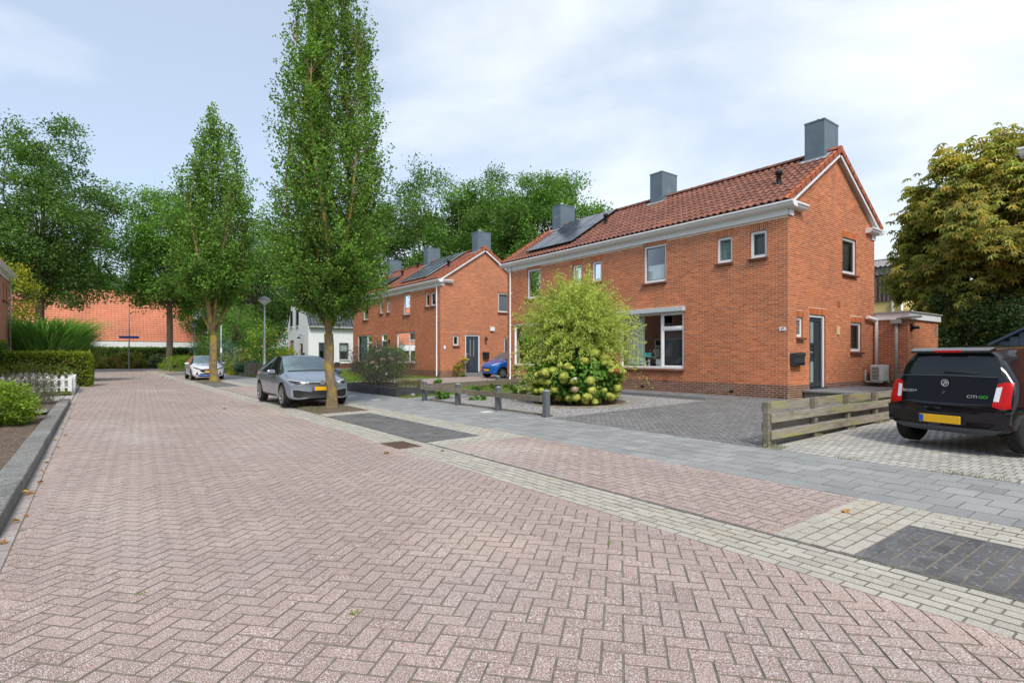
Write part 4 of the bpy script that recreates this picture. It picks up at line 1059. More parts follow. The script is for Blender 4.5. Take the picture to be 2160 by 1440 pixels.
MB().tube([(BX - .15, 14.2, 0), (BX - .15, 14.2, 5.3)], .07, 8).build('downpipe', M['white'], bn)

# blue-grey garden shed at the end of the beige drive
sh = thing('garden_shed', 'blue-grey board shed with a sloping roof behind the black car', 'shed', (21.0, 2.0, .3))
SX_ = 19.5
for i in range(14):
    y = 4.05 - i * .2; zt_ = 1.80 + .59 * .2 * (min(i, 13 - i) + .5)
    MB().box((SX_, y - .19, .3), (SX_ + .03, y, zt_), .004).build('board', M['shedblue'], sh)
for t in (1, -1): MB().obox((SX_ + .9, 2.66 + t * .78, 2.25), (1, 0, 0), (0, -t * .861, .508), (1.02, .98, .03), .006).build('roof', M['shedblue'], sh)
MB().box((SX_ + .04, 1.3, .3), (SX_ + 1.8, 4.0, 1.75)).build('wall', M['shedblue'], sh)

# white gabled house beyond the second pair
wh = thing('white_house', 'white painted brick house with steep dark tiled roof beyond the far brick house', 'house', (15.8, 52.3, .2))
WX, WY0, WY1, WE, WR = 15.7, 52.3, 59.3, 4.35, 9.7
yc = (WY0 + WY1) / 2
def plain_wall(H, o, ux, n, L, z0, z1, holes, mt, gable=None): return brick_wall(H, o, ux, n, L, z0, z1, holes, mt, mt, 0, gable, bricks=False)
M['whitebrick'] = bricktex('white_brick_wall', (.76, .78, .80), (.72, .74, .77), (.62, .65, .68), .22, .066)
gh = [(4.75, 5.35, 3.95, 5.75), (1.95, 2.75, 4.0, 5.85), (4.7, 5.9, .9, 3.0), (1.35, 2.25, .45, 2.6)]
gh = [(5.1, 5.9, 4.35, 5.95), (3.05, 3.85, 4.35, 5.95), (4.75, 5.95, .95, 3.0), (1.75, 2.7, .45, 2.65)]
plain_wall(wh, (WX, WY0, .2), (0, 1, 0), (-1, 0, 0), 7.0, .2, WE, [h for h in gh if h[3] < WE], M['whitebrick'])
# upper gable in two pieces round its windows
V = [(WX, WY0, WE), (WX, WY1, WE), (WX, yc, WR)]
pz = MB(); pz.add([(WX + .007, WY0, WE), (WX + .007, WY1, WE), (WX + .007, yc, WR)], [(0, 1, 2)]); pz.build('gable', M['whitebrick'], wh)
for h in gh:
    up_ = h[3] > WE
    o_ = (WX - (.06 if up_ else 0), WY0, .2)
    if h[2] < .6:
        door(wh, o_, (0, 1, 0), (-1, 0, 0), h[0], h[1], h[2], h[3], 'plain')
    else: window(wh, o_, (0, 1, 0), (-1, 0, 0), h[0], h[1], h[2], h[3], 'single', [('blind', .02, .98, .55, .98)] if not up_ else None, sill=False, fm='anthra', rec=.0 if up_ else .045)
    if up_: MB().box((WX - .004, WY0 + h[0] + .05, h[2] + .05), (WX + .003, WY0 + h[1] - .05, h[3] - .05)).build('window_back', M['screen'], wh)
    MB().box((WX - .12, WY0 + h[0] - .06, h[2] - .07), (WX, WY0 + h[1] + .06, h[2]), .006).build('window_sill', M['white'], wh)
sd = [(2.9, 3.8, 1.1, 2.7), (.95, 1.55, 1.1, 2.7), (5.2, 6.2, 1.1, 2.7)]
plain_wall(wh, (WX, WY0, .75), (1, 0, 0), (0, -1, 0), 11.0, .75, WE, sd, M['whitebrick'])
for h in sd:
    window(wh, (WX, WY0, .2), (1, 0, 0), (0, -1, 0), h[0], h[1], h[2], h[3], 'single', [('blind', .05, .95, .5, .95)], sill=False, fm='anthra')
    MB().box((WX + h[0] - .05, WY0 - .1, h[2] - .06), (WX + h[1] + .05, WY0, h[2]), .006).build('window_sill', M['white'], wh)
MB().box((WX + .004, WY0 + .004, .05), (WX + 11, WY0 + .3, .75)).build('plinth', M['plinth'], wh)
MB().box((WX + 2.45, WY0 - .03, .45), (WX + 2.95, WY0 + .003, .85), .01).build('meter_hatch', M['greenhatch'] if 'greenhatch' in M else M['anthra'], wh)
plain_wall(wh, (WX, WY1, .2), (1, 0, 0), (0, 1, 0), 11.0, .2, WE, [], M['whitebrick'])
plain_wall(wh, (WX + 11, WY0, .2), (0, 1, 0), (1, 0, 0), 7.0, .2, WE, [], M['whitebrick'], gable=(3.5, WR))
hs = (WY1 - WY0) / 2 + .25; SLw = math.hypot(hs, WR - WE + .25)
roof_slope(wh, (WX + .02, WY0 - .25, WE - .2), (1, 0, 0), (0, hs / SLw, (WR - WE + .25) / SLw), 11.2, SLw, .30, .36, M['tileslate'], 0, None, amp=.03, nseg=6)
roof_slope(wh, (WX + 11.2, WY1 + .25, WE - .2), (-1, 0, 0), (0, -hs / SLw, (WR - WE + .25) / SLw), 11.2, SLw, .30, .36, M['tileslate'], 0, None, amp=.03, nseg=4)
MB().tube([(WX, WY0 - .33, WE - .22), (WX + 11.2, WY0 - .33, WE - .22)], .075, 10).build('gutter', M['greypvc'], wh)
MB().box((WX + 8.2, yc - .35, WR - 1.0), (WX + 9.2, yc + .35, WR + .9), .01).build('chimney', M['whitewall'], wh)
MB().lathe([(.14, WR + .9), (.12, WR + 1.3), (.16, WR + 1.32), (.001, WR + 1.4)], (WX + 8.7, yc, 0), 10).build('chimney_pot', M['stone'], wh)
lm_ = thing('wall_lantern', 'black stable lantern above the door of the white house', 'lamp', (15.5, 54.0, 3.2))
MB().tube([(WX - .02, 53.9, 3.35), (WX - .35, 53.9, 3.45), (WX - .4, 53.9, 3.25)], .025, 6).build('arm', M['blackplastic'], lm_)
MB().lathe([(.02, 3.28), (.22, 3.1), (.20, 3.08), (.001, 3.1)], (WX - .4, 53.9, 0), 12).build('shade', M['blackplastic'], lm_)
lb2 = tag(MB().box((WX - .2, 53.35, 1.2), (WX - .02, 53.75, 1.75), .015).build('post_box', M['anthra']), 'dark post box beside the door of the white house', 'letter box')

# long bungalow with the big orange roof at the end of the road
bg = thing('bungalow', 'long low building with a huge orange tiled roof at the end of the road', 'building', (2, 86, 0))
QX0, QX1, QY, QE, QR = -22.0, 12.4, 84.0, 3.25, 9.9
MB().box((QX0, QY + .6, 0), (QX1 - .6, QY + 13, QE)).build('wall', M['bricktex'], bg)
MB().box((QX0 - .3, QY - .02, QE - .95), (QX1 + .1, QY + .05, QE - .02), .01).build('fascia', M['white'], bg)
MB().box((QX0 - .3, QY - .06, QE - 1.10), (QX1 + .1, QY + .1, QE - .95)).build('gutter', M['darkfascia'], bg)
SLq = math.hypot(6.9, QR - QE); uq = np.array((0, 6.9 / SLq, (QR - QE) / SLq))
def hip_slope(parent, tw, tl):
    # front slope, cut back on the right along the hip
    nrow = int(SLq / tl); cut = 3.4; Vt, Ft, _ = tile_mesh(tw, tl * 1.12, .075, .026, None, 6, .075); O = []
    for j in range(nrow):
        xe = QX1 - cut * (j / nrow)
        k = int((xe - QX0) / tw)
        O += [(QX0 + i * tw, QY + uq[1] * j * tl, QE + uq[2] * j * tl + .03) for i in range(k)]
    O = np.array(O); s = frame_score(O, tw); single = np.zeros(len(O), bool); kk = np.argsort(-s)[:300]; single[kk[s[kk] > 0]] = True
    N = np.cross((1, 0, 0), uq)
    m = MB(); m.add([(QX0, QY, QE), (QX1, QY, QE), (QX1 - cut, QY + 6.9, QR), (QX0, QY + 6.9, QR)], [(0, 1, 2, 3)]); m.add([(QX1, QY, QE), (QX1, QY + 13.8, QE), (QX1 - cut, QY + 6.9, QR)], [(0, 1, 2)]); m.add([(QX0, QY + 13.8, QE), (QX1, QY + 13.8, QE), (QX1 - cut, QY + 6.9, QR), (QX0, QY + 6.9, QR)], [(3, 2, 1, 0)])
    roof = m.build('roof', M['tileorange'], parent)
    sel = np.where(~single)[0]
    V = O[sel, None] + Vt[None, :, :1] * np.array((1, 0, 0)) + Vt[None, :, 1:2] * uq + Vt[None, :, 2:] * N
    F = (Ft[None] + len(Vt) * np.arange(len(sel))[:, None, None]).reshape(-1, 4)
    obj('roof_tile_field', npmesh('roof_tile_field', V.reshape(-1, 3), F, M['tileorange'], rnd=np.repeat(rng.random(len(sel)), len(Ft)), smooth=False), roof, 'stuff')
    me = npmesh('roof_tile', Vt, Ft, M['tileorange'])
    for i in np.where(single)[0]:
        o = obj('roof_tile', me, roof); o.matrix_basis = Matrix(((1, 0, 0, O[i, 0]), (0, uq[1], N[1], O[i, 1]), (0, uq[2], N[2], O[i, 2]), (0, 0, 0, 1)))
    MB().tube([(QX0, QY + 6.9, QR + .05), (QX1 - cut, QY + 6.9, QR + .05)], .16, 8).build('ridge', M['tileorange'], parent)
    MB().tube([(QX1, QY, QE + .05), (QX1 - cut, QY + 6.9, QR + .05)], .14, 8).build('hip', M['tileorange'], parent)
hip_slope(bg, .37, .42)
# ------------------------------------------------------------------ vegetation
def unit(a): return a / np.maximum(np.linalg.norm(a, axis=-1, keepdims=True), 1e-9)
def sph(n, r=rng): return unit(r.normal(size=(n, 3)))

def leaf_mesh(name, P, L, W, m, D=None, Nn=None, bend=.18, dspread=.8, upbias=.5, rnd=None):
    """one folded diamond per leaf; P base points, D main directions"""
    n = len(P); L = np.broadcast_to(L, (n,))[:, None]; W = np.broadcast_to(W, (n,))[:, None]
    d = sph(n) if D is None else unit(D + dspread * rng.normal(size=(n, 3)))
    nn = rng.normal(size=(n, 3)) + np.array((0, 0, upbias * 2)) if Nn is None else Nn
    w = unit(np.cross(d, nn)); nn = unit(np.cross(w, d))
    V = np.stack([P, P + d * L * .5 + w * W * .5 + nn * L * .04, P + d * L - nn * L * bend, P + d * L * .5 - w * W * .5 + nn * L * .04], 1).reshape(-1, 3)
    F = np.arange(4 * n).reshape(n, 4)
    return npmesh(name, V, F, m, rnd=rng.random(n) if rnd is None else rnd)

M['leaf_col'] = leafmat('leaf_columnar', (.050, .108, .020), (.105, .175, .026), nv=.35, ns=1.1, k=2.1)
M['leaf_dark'] = leafmat('leaf_dark_green', (.046, .098, .022), (.085, .14, .028), nv=.35, ns=.45, k=1.95)
M['leaf_mid'] = leafmat('leaf_mid_green', (.058, .13, .022), (.10, .185, .028), nv=.35, ns=.4, k=1.9)
M['leaf_light'] = leafmat('leaf_light_green', (.10, .17, .03), (.16, .22, .04), nv=.3, ns=.5, k=1.4)
M['leaf_chest'] = leafmat('leaf_chestnut', (.13, .16, .03), (.26, .20, .042), nv=.35, ns=.5, k=2.0)
M['leaf_ever'] = leafmat('leaf_evergreen', (.035, .075, .022), (.06, .10, .03), nv=.3, ns=.6)
M['leaf_willow'] = leafmat('leaf_willow', (.28, .43, .08), (.64, .67, .18), tr=.4, rv=.25)
M['leaf_hyd'] = leafmat('leaf_hydrangea', (.06, .16, .02), (.12, .24, .03), tr=.3, rv=.25, k=1.3)
M['leaf_lime'] = leafmat('leaf_lime_hedge', (.17, .25, .02), (.27, .33, .03), rv=.3)
M['leaf_shrub'] = leafmat('leaf_bright_shrub', (.13, .22, .02), (.24, .33, .04), rv=.3, ns=4, k=1.25)
M['leaf_hedge'] = leafmat('leaf_hedge_green', (.06, .12, .02), (.12, .19, .03), rv=.35, k=1.5)
M['leaf_grey'] = leafmat('leaf_grey_green', (.15, .16, .12), (.24, .22, .18), rv=.3)
M['leaf_purple'] = leafmat('leaf_purple_grey', (.10, .115, .085), (.19, .17, .16), rv=.35, ns=3, k=1.2)
M['leaf_rust'] = leafmat('leaf_rusty_bush', (.15, .15, .03), (.24, .13, .03), rv=.3, k=1.2)
M['leaf_yellow'] = leafmat('leaf_yellow_green', (.27, .30, .02), (.42, .40, .03), rv=.25)
M['leaf_blue'] = leafmat('leaf_blue_green', (.10, .19, .14), (.19, .28, .22), rv=.3, k=1.2)
M['blade'] = leafmat('reed_blade', (.06, .15, .035), (.14, .24, .06), rv=.3, k=2.0)
M['blade_dry'] = leafmat('dry_grass_blade', (.30, .30, .20), (.42, .40, .28), rv=.2)
M['lawnblade'] = leafmat('lawn_blade', (.12, .20, .02), (.20, .27, .035), rv=.3, ns=1.2, k=1.2)
M['flower'] = leafmat('hydrangea_floret', (.46, .53, .09), (.66, .66, .18), tr=.2, rv=.22, ns=7)
M['flower_white'] = leafmat('white_floret', (.75, .78, .78), (.62, .68, .72), tr=.2, rv=.1)
M['flower_pink'] = leafmat('faded_pink_floret', (.55, .38, .27), (.62, .50, .38), tr=.2, rv=.15)
M['flower_brown'] = leafmat('brown_floret', (.26, .09, .035), (.34, .14, .05), tr=.1, rv=.15)
M['flower_yellow'] = leafmat('yellow_floret', (.75, .42, .02), (.80, .55, .04), tr=.2, rv=.15)
M['fallen'] = leafmat('fallen_leaf', (.38, .17, .04), (.52, .32, .09), tr=.1, rv=.3)
M['stalk'] = mat('green_stem', (.10, .12, .04), rough=.8)

def limb(p0, p1, r0, r1, bow=.12, n=5, mb=None, seg=6):
    p0 = np.array(p0, float); p1 = np.array(p1, float); L = np.linalg.norm(p1 - p0); b = sph(1)[0] * bow * L
    t = np.linspace(0, 1, n)[:, None]; pts = p0 + (p1 - p0) * t + b * np.sin(t * math.pi)
    mb.tube(pts.tolist(), np.linspace(r0, r1, n).tolist(), seg, cap=False); return pts

def columnar(label, base, H, R, zf, z0, env, leaf, nlead, dens, group, r0=.13, fork=.9, m='leaf_col', seed=1):
    """upright street tree: forked trunk, steep leaders, short ascending shoots with small leaves"""
    global rng
    keep = rng; rng = np.random.default_rng(seed)
    bx, by, bz = base; T = thing('street_tree', label, 'tree', base, group); mb = MB()
    zs = np.linspace(0, zf, 8); wob = np.cumsum(rng.normal(0, .02, (8, 2)), 0); wob -= wob[0]
    rr = np.interp(zs, [0, .15, .5, zf], [r0 * 1.75, r0 * 1.28, r0 * 1.08, r0 * .98])
    mb.tube([(bx + w[0], by + w[1], bz - .1 + z) for z, w in zip(zs, wob)], rr.tolist(), 14, cap=False)
    top = np.array((bx + wob[-1][0], by + wob[-1][1], bz + zf - .1))
    P = []; D = []; az0 = rng.random() * 6.28
    for k in range(nlead):
        az = az0 + k * 2.399; inner = k % 3 == 0
        rl = R * (.06 if k == 0 else .30 + .1 * rng.random() if inner else .66 + .14 * rng.random()); zt = H * (1.0 if k == 0 else rng.uniform(.86, .99) if inner else rng.uniform(.70, .96))
        n = 14; t = np.linspace(0, 1, n); z = zf - .15 + (zt - zf) * t
        rad_ = rl * (1 - np.exp(-t * 5.0)) * env(np.clip(z / H, 0, 1))
        a_ = az + .25 * np.sin(t * 4 + k) ; pts = np.stack([top[0] + rad_ * np.cos(a_), top[1] + rad_ * np.sin(a_), bz + z], 1)
        pts[0] = top
        mb.tube(pts.tolist(), np.linspace(r0 * (.72 if k < 2 else .42 if k < 5 else .2), .010, n).tolist(), 7, cap=False)
        m_sh = int((zt - zf) * dens)
        tt = rng.random(m_sh) ** 1.15
        c = np.stack([np.interp(tt, t, pts[:, i]) for i in range(3)], 1); f = c[:, 2] - bz
        ok = f > z0 - .3; c = c[ok]; f = f[ok]; m_sh = len(c)
        e = env(np.clip(f / H, 0, 1))
        outaz = np.where(rng.random(m_sh) < .6, az + rng.normal(0, .9, m_sh), rng.random(m_sh) * 6.28)
        el = np.radians(np.interp(f / H, [.17, .23, .36, .6, 1], [-22, 0, 28, 52, 72]) + rng.normal(0, 12, m_sh))
        ln = R * e * rng.uniform(.35, .85, m_sh) * np.interp(f / H, [.2, .5, 1], [1.0, .95, 1.0])
        dd = np.stack([np.cos(outaz) * np.cos(el), np.sin(outaz) * np.cos(el), np.sin(el)], 1)
        tp_ = c + dd * ln[:, None]; okl = np.hypot(tp_[:, 0] - bx, tp_[:, 1] - by) < R * e * .9
        okl &= (c[:, 2] + dd[:, 2] * ln * .9 - bz > z0 + .45 * R) & (c[:, 2] - bz > z0 - .1)
        for i in [q_ for q_ in range(0, m_sh, 2) if okl[q_]]: limb(c[i], c[i] + dd[i] * ln[i] * .9, .014, .004, .08, 3, mb, 4)
        nl = np.maximum(6, (ln / leaf * 3.0).astype(int))
        idx = np.repeat(np.arange(m_sh), nl); s = rng.uniform(.12, 1.02, len(idx))
        q = c[idx] + dd[idx] * (ln[idx] * s)[:, None] + np.array((0, 0, 1)) * ((s ** 2) * ln[idx] * .25)[:, None]
        q += rng.normal(0, 1, q.shape) * (leaf * (.55 + .35 * (1 - s)))[:, None]
        P.append(q); D.append(dd[idx])
    # low spreading shoots that round off the foot of the crown
    nb = int(R * 60); az_ = rng.random(nb) * 6.28; zb_ = rng.uniform(z0 + .1, z0 + .20 * H, nb); el = np.radians(rng.uniform(-8, 40, nb)); ln = R * env(np.clip(zb_ / H + .03, 0, 1)) * rng.uniform(.45, 1.0, nb)
    c = np.stack([top[0] + .12 * R * np.cos(az_), top[1] + .12 * R * np.sin(az_), bz + zb_ - .25 * ln], 1); dd = np.stack([np.cos(az_) * np.cos(el), np.sin(az_) * np.cos(el), np.sin(el)], 1)
    for i in range(0, nb, 2):
        if (c[i] + dd[i] * ln[i] * .8)[2] - bz > z0 + .35 * R: limb(c[i] + np.array((0, 0, .15)), c[i] + dd[i] * ln[i] * .8, .018, .004, .05, 4, mb, 4)
    nl = (ln / leaf * 9).astype(int); idx = np.repeat(np.arange(nb), nl); s_ = rng.uniform(.3, 1.02, len(idx))
    P.append(c[idx] + dd[idx] * (ln[idx] * s_)[:, None] + rng.normal(0, 1, (len(idx), 3)) * leaf * 1.3); D.append(dd[idx])
    P = np.concatenate(P); D = np.concatenate(D)
    rr = np.hypot(P[:, 0] - bx, P[:, 1] - by); fz = (P[:, 2] - bz) / H; ang = np.arctan2(P[:, 1] - by, P[:, 0] - bx)
    lim = R * env(np.clip(fz, 0, 1)) * (1 + .18 * np.sin(ang * 3 + fz * 17) + .15 * np.sin(ang * 7 - fz * 33) + .16 * np.sin(ang * 11 + fz * 71))
    ok = (rr < lim * 1.05) & (P[:, 2] - bz > z0 + .2 * np.sin(ang * 4) + .62 * R * (rr / R) ** 1.1)
    P, D = P[ok], D[ok]
    mb.build('trunk', M['barklichen'], T)
    obj('crown', leaf_mesh('crown', P, leaf * rng.uniform(.75, 1.25, len(P)), leaf * .72, M[m], D, dspread=1.0, upbias=.35), T)
    rng = keep
    return T

env1 = lambda f: np.interp(f, [0, .2, .27, .36, .45, .6, .78, .9, 1], [.35, .62, .92, 1.0, .98, .84, .70, .58, .26])
columnar('tallest columnar street tree, lichen-covered trunk before the grey car', (5.15, 15.07, .02), 12.5, 1.74, 2.15, 2.35, env1, .078, 16, 18, 'columnar street trees', r0=.125, seed=3)
env2 = lambda f: np.interp(f, [0, .25, .34, .45, .6, .7, .85, 1], [.4, .75, .95, 1.0, .98, .82, .55, .22])
columnar('forked columnar street tree in front of the white car', (5.28, 34.6, .02), 15.4, 2.35, 2.7, 4.0, env2, .145, 14, 12, 'columnar street trees', r0=.19, seed=8)

def broad_mesh(H, zc, rx, rz, ncl, per, leaf, m, seed, sig=.16, trunk=.35, zfork=.32, lump=.17, barkm='bark', palmate=False, nlimb=55, zmin=.17):
    """crown and trunk meshes of a broad tree standing at the origin"""
    global rng
    keep = rng; rng = np.random.default_rng(seed)
    # big lumps on the crown's ellipsoid, each carrying leaf clusters on its outer side
    K = max(10, ncl // 4); d = sph(K); ph = rng.random(6) * 6.28; r_ = rng.uniform(.25, .92, K) ** .6
    az = np.arctan2(d[:, 1], d[:, 0]); lob = 1 + lump * (np.sin(az * 3 + ph[0] + d[:, 2] * 2) * .5 + np.sin(az * 5 + ph[1] - d[:, 2] * 4) * .35 + np.sin(d[:, 2] * 6 + ph[2] + az) * .35)
    Lc = d * (r_ * lob)[:, None] * np.array((rx, rx, rz)) + np.array((0, 0, zc)); rl = rx * rng.uniform(.18, .32, K)
    lowz = H * zmin + rng.random(K) * 1.2; Lc[:, 2] = np.where(Lc[:, 2] < lowz, lowz + rng.random(K) * rz * .4, Lc[:, 2])
    li = rng.integers(0, K, ncl); dd = unit(sph(ncl) + .7 * d[li] + np.array((0, 0, .35)))
    C = Lc[li] + dd * (rl[li] * rng.uniform(.45, 1.0, ncl))[:, None] * np.array((1, 1, .95))
    s = sig * rx * rng.uniform(.45, 1.0, ncl)
    idx = np.repeat(np.arange(ncl), per)
    P = C[idx] + np.clip(rng.normal(size=(len(idx), 3)), -1.7, 1.7) * s[idx][:, None] * np.array((1.0, 1.0, .75))
    out = unit(P - np.array((0, 0, zc - rz * .4)))
    mb = MB(); zf = H * zfork
    zs = np.linspace(-.2, zf, 7); mb.tube([(.06 * math.sin(z * .9), .05 * math.cos(z * .7), z) for z in zs], np.interp(zs, [0, .4, zf], [trunk * 1.5, trunk * 1.08, trunk * .86]).tolist(), 12, cap=False)
    mb.tube([(.06 * math.sin(zf * .9), .05 * math.cos(zf * .7), zf), (.2, -.1, zc), (0, .1, zc + rz * .75)], [trunk * .84, trunk * .5, .05], 9, cap=False)
    far = rng.permutation(ncl)[:nlimb]
    for i in far:
        t0 = rng.uniform(0, .75); z = zf + (zc + rz * .4 - zf) * t0 * (.3 + .7 * max(0, (C[i, 2] - zf) / (zc + rz - zf)))
        limb((0, 0, z), C[i], trunk * .34 * (1 - .5 * t0), .02, .14, 6, mb, 6)
    tr_ = mb.mesh('trunk', M[barkm])
    if palmate:
        k = 6; base = np.repeat(P, k, 0); a = np.tile(np.arange(k) * 2 * math.pi / k, len(P)) + np.repeat(rng.random(len(P)) * 6.28, k)
        n = unit(np.repeat(out + np.array((0, 0, .9)) + .5 * rng.normal(size=P.shape), k, 0)); t1 = unit(np.cross(n, np.array((.3, .2, 1.)))); t2 = np.cross(n, t1)
        D = t1 * np.cos(a)[:, None] + t2 * np.sin(a)[:, None] - np.array((0, 0, .55))
        cr = leaf_mesh('crown', base, leaf * np.repeat(rng.uniform(.75, 1.2, len(P)), k), leaf * .34, M[m], D, Nn=n, dspread=.06, rnd=np.repeat(rng.random(len(P)), k))
    else:
        cr = leaf_mesh('crown', P, leaf * rng.uniform(.45, 1.35, len(P)), leaf * .62, M[m], out - np.array((0, 0, .25)), dspread=.9, upbias=.6)
    rng = keep
    return tr_, cr

def place_tree(ms, label, loc, rz=0.0, s=1.0, sz=None, cat='tree', name='broadleaf_tree', group='broadleaf trees'):
    T = thing(name, label, cat, loc, group)
    T.rotation_euler = (0, 0, rz); T.scale = (s, s, sz or s)
    for nm, me in (('trunk', ms[0]), ('crown', ms[1])):
        o = bpy.data.objects.new(nm, me); COL.objects.link(o); o.parent = T
    return T

oakA = broad_mesh(21, 13.6, 5.8, 8.4, 560, 105, .25, 'leaf_dark', 21, sig=.13, trunk=.36, zfork=.36, zmin=.33)
oakB = broad_mesh(18, 11.6, 5.6, 6.4, 480, 105, .25, 'leaf_mid', 22, sig=.14, trunk=.30, zfork=.36, zmin=.36)
oakC = broad_mesh(20, 11.0, 6.0, 9.2, 520, 95, .27, 'leaf_mid', 23, sig=.13, trunk=.32, zfork=.25)
oakD = broad_mesh(20, 11.5, 6.8, 8.6, 520, 95, .27, 'leaf_dark', 29, sig=.14, trunk=.32, zfork=.25)
place_tree(oakA, 'big broadleaf tree at the left edge before the orange roof', (-3.7, 60.0, 0), .4, .93)
place_tree(oakB, 'broadleaf tree with bare trunk rising at the end of the road before the orange roof', (6.0, 66.5, 0), 1.2, .98)
place_tree(oakD, 'dark broadleaf tree left of the white house behind the street lamp', (13.0, 63.0, .1), 2.2, .70)
place_tree(oakC, 'tall tree behind the second columnar tree and the yellow-flowered shrub', (12.6, 80.0, .1), .3, .72)
place_tree(oakD, 'tree behind the white gable at the street end', (17.5, 75.0, .1), 4.2, .88)
place_tree(oakC, 'tree rising right behind the steep dark roof', (26.0, 62.0, .1), 1.0, .95)
place_tree(oakD, 'tallest tree behind the far brick house, left of its ridge', (30.0, 55.5, .1), .2, 1.02)
place_tree(oakC, 'tree behind the middle chimney of the far brick house', (33.0, 50.5, .1), 2.4, .98)
place_tree(oakA, 'round-topped tree showing between the two brick houses', (34.5, 45.5, .1), 3.3, .93)
place_tree(oakB, 'lighter tree behind the left chimney of the near brick house', (36.5, 42.0, .1), 5.1, 1.04)
place_tree(oakB, 'far tree over the orange roof beside the big left tree', (-2.0, 112, 0), 2.5, .95, group='trees beyond the orange roof')
place_tree(oakC, 'far tree seen over the middle of the orange roof', (6.5, 116, 0), 3.5, .85, group='trees beyond the orange roof')
place_tree(oakD, 'far tree over the left end of the orange roof', (-9.0, 110, 0), 1.5, .85, group='trees beyond the orange roof')
place_tree(oakB, 'street tree behind the viewer, seen only in reflections', (-7.5, -12, 0), 2.0, .7, group='trees behind the viewer')
place_tree(oakC, 'far tree just right of the orange roof', (22.0, 118, 0), .5, .75, group='trees beyond the orange roof')
chest = broad_mesh(11.4, 5.45, 3.1, 4.6, 1050, 20, .24, 'leaf_chest', 31, sig=.11, trunk=.3, zfork=.22, palmate=True, lump=.16, nlimb=30, zmin=.06)
place_tree(chest, 'horse chestnut with browning leaves behind the annex', (28.9, 6.2, .2), .6, 1.0, group=None, name='chestnut_tree')
small = broad_mesh(6.5, 4.2, 2.2, 2.4, 160, 80, .13, 'leaf_mid', 41, sig=.17, trunk=.09, zfork=.3)
place_tree(small, 'small green tree behind the yellow-flowered garden', (9.6, 52.0, .1), .4, .92, group=None, name='garden_tree')
yel = broad_mesh(8, 5.2, 3.0, 2.9, 150, 60, .17, 'leaf_yellow', 43, sig=.16, trunk=.12, zfork=.3)
place_tree(yel, 'yellow-green tree behind the left house corner', (-6.2, 47.5, 0), .4, 1.0, group=None, name='maple_tree')
dark_s = broad_mesh(5, 2.9, 2.6, 2.6, 180, 60, .17, 'leaf_ever', 47, sig=.18, trunk=.1, zfork=.15)
place_tree(dark_s, 'dark evergreen shrub under the chestnut beside the annex', (27.2, 6.6, .2), .4, .72, group=None, name='evergreen_shrub', cat='shrub')
place_tree(dark_s, 'dark evergreen shrub behind the black car roof', (26.2, 3.6, .2), 2.4, .75, group=None, name='evergreen_shrub', cat='shrub')
ysap = broad_mesh(6, 4.0, .55, 2.2, 40, 60, .14, 'leaf_light', 53, sig=.35, trunk=.05, zfork=.4, nlimb=12)
place_tree(ysap, 'young upright sapling behind the ridge between the brick houses', (25.5, 32.8, .2), .4, 1.28, 1.42, group=None, name='sapling')
place_tree(ysap, 'second young sapling right beside the far house ridge', (25.0, 30.6, .2), 2.4, 1.2, 1.30, group=None, name='sapling')

def hedge(label, x0, x1, y0, y1, z0, z1, n, leaf, m, top_m=None, name='hedge'):
    T = thing(name, label, 'hedge', ((x0 + x1) / 2, (y0 + y1) / 2, z0)); th = .10
    MB().box((x0 + .1, y0 + .1, z0), (x1 - .1, y1 - .1, z1 - .12)).build('light_block_core', M['hedgecore'], T)  # dark box added inside the leaves to block light
    ax, ay, az = (x1 - x0), (y1 - y0), (z1 - z0); ar = np.array([ax * ay, ax * az, ax * az, ay * az, ay * az]); k = rng.choice(5, n, p=ar / ar.sum())
    P = np.stack([rng.uniform(x0, x1, n), rng.uniform(y0, y1, n), rng.uniform(z0, z1, n)], 1); N = np.zeros((n, 3))
    for i, (a, v, s) in enumerate(((2, z1, 1), (1, y0, -1), (1, y1, 1), (0, x0, -1), (0, x1, 1))):
        q = k == i; P[q, a] = v; N[q, a] = s
    P += rng.normal(0, .035, P.shape) + N * (.05 * np.sin(P[:, :1] * 5.1 + P[:, 1:2] * 3.7) * np.sin(P[:, 2:] * 4.3) - np.abs(rng.normal(0, th, (n, 1))) + .04)
    obj('foliage', leaf_mesh('foliage', P, leaf * rng.uniform(.7, 1.3, n), leaf * .6, M[m], N + np.array((0, 0, .4)), dspread=.8), T)
    if top_m:
        nt = n // 3; Q = np.stack([rng.uniform(x0, x1, nt), rng.uniform(y0, y1, nt), z1 + np.abs(rng.normal(0, .06, nt))], 1)
        obj('new_shoots', leaf_mesh('new_shoots', Q, leaf, leaf * .6, M[top_m], np.tile((0, 0, 1.), (nt, 1)), dspread=.7), T)
    return T
M['hedgecore'] = mat('hedge_light_block', (.025, .03, .012), nv=.3, ns=10, rough=.95)  # near-black colour of the added light-blocking core
hedge('tall part of the green hedge by the left house', -7.5, -3.35, 33.2, 34.6, 0, 2.02, 9000, .11, 'leaf_hedge', 'leaf_lime')
hedge('lower yellow-green hedge right behind the white picket fence', -3.35, -.25, 33.3, 34.6, 0, 1.5, 8000, .11, 'leaf_lime', 'leaf_lime')
hedge('long clipped hedge across the end of the road before the orange roof', -6, 14.0, 78.5, 79.6, 0, 2.3, 16000, .22, 'leaf_hedge')
hedge('dark clipped hedge beside the white house', 11.2, 15.4, 58.4, 59.4, .1, 2.1, 6000, .15, 'leaf_dark')

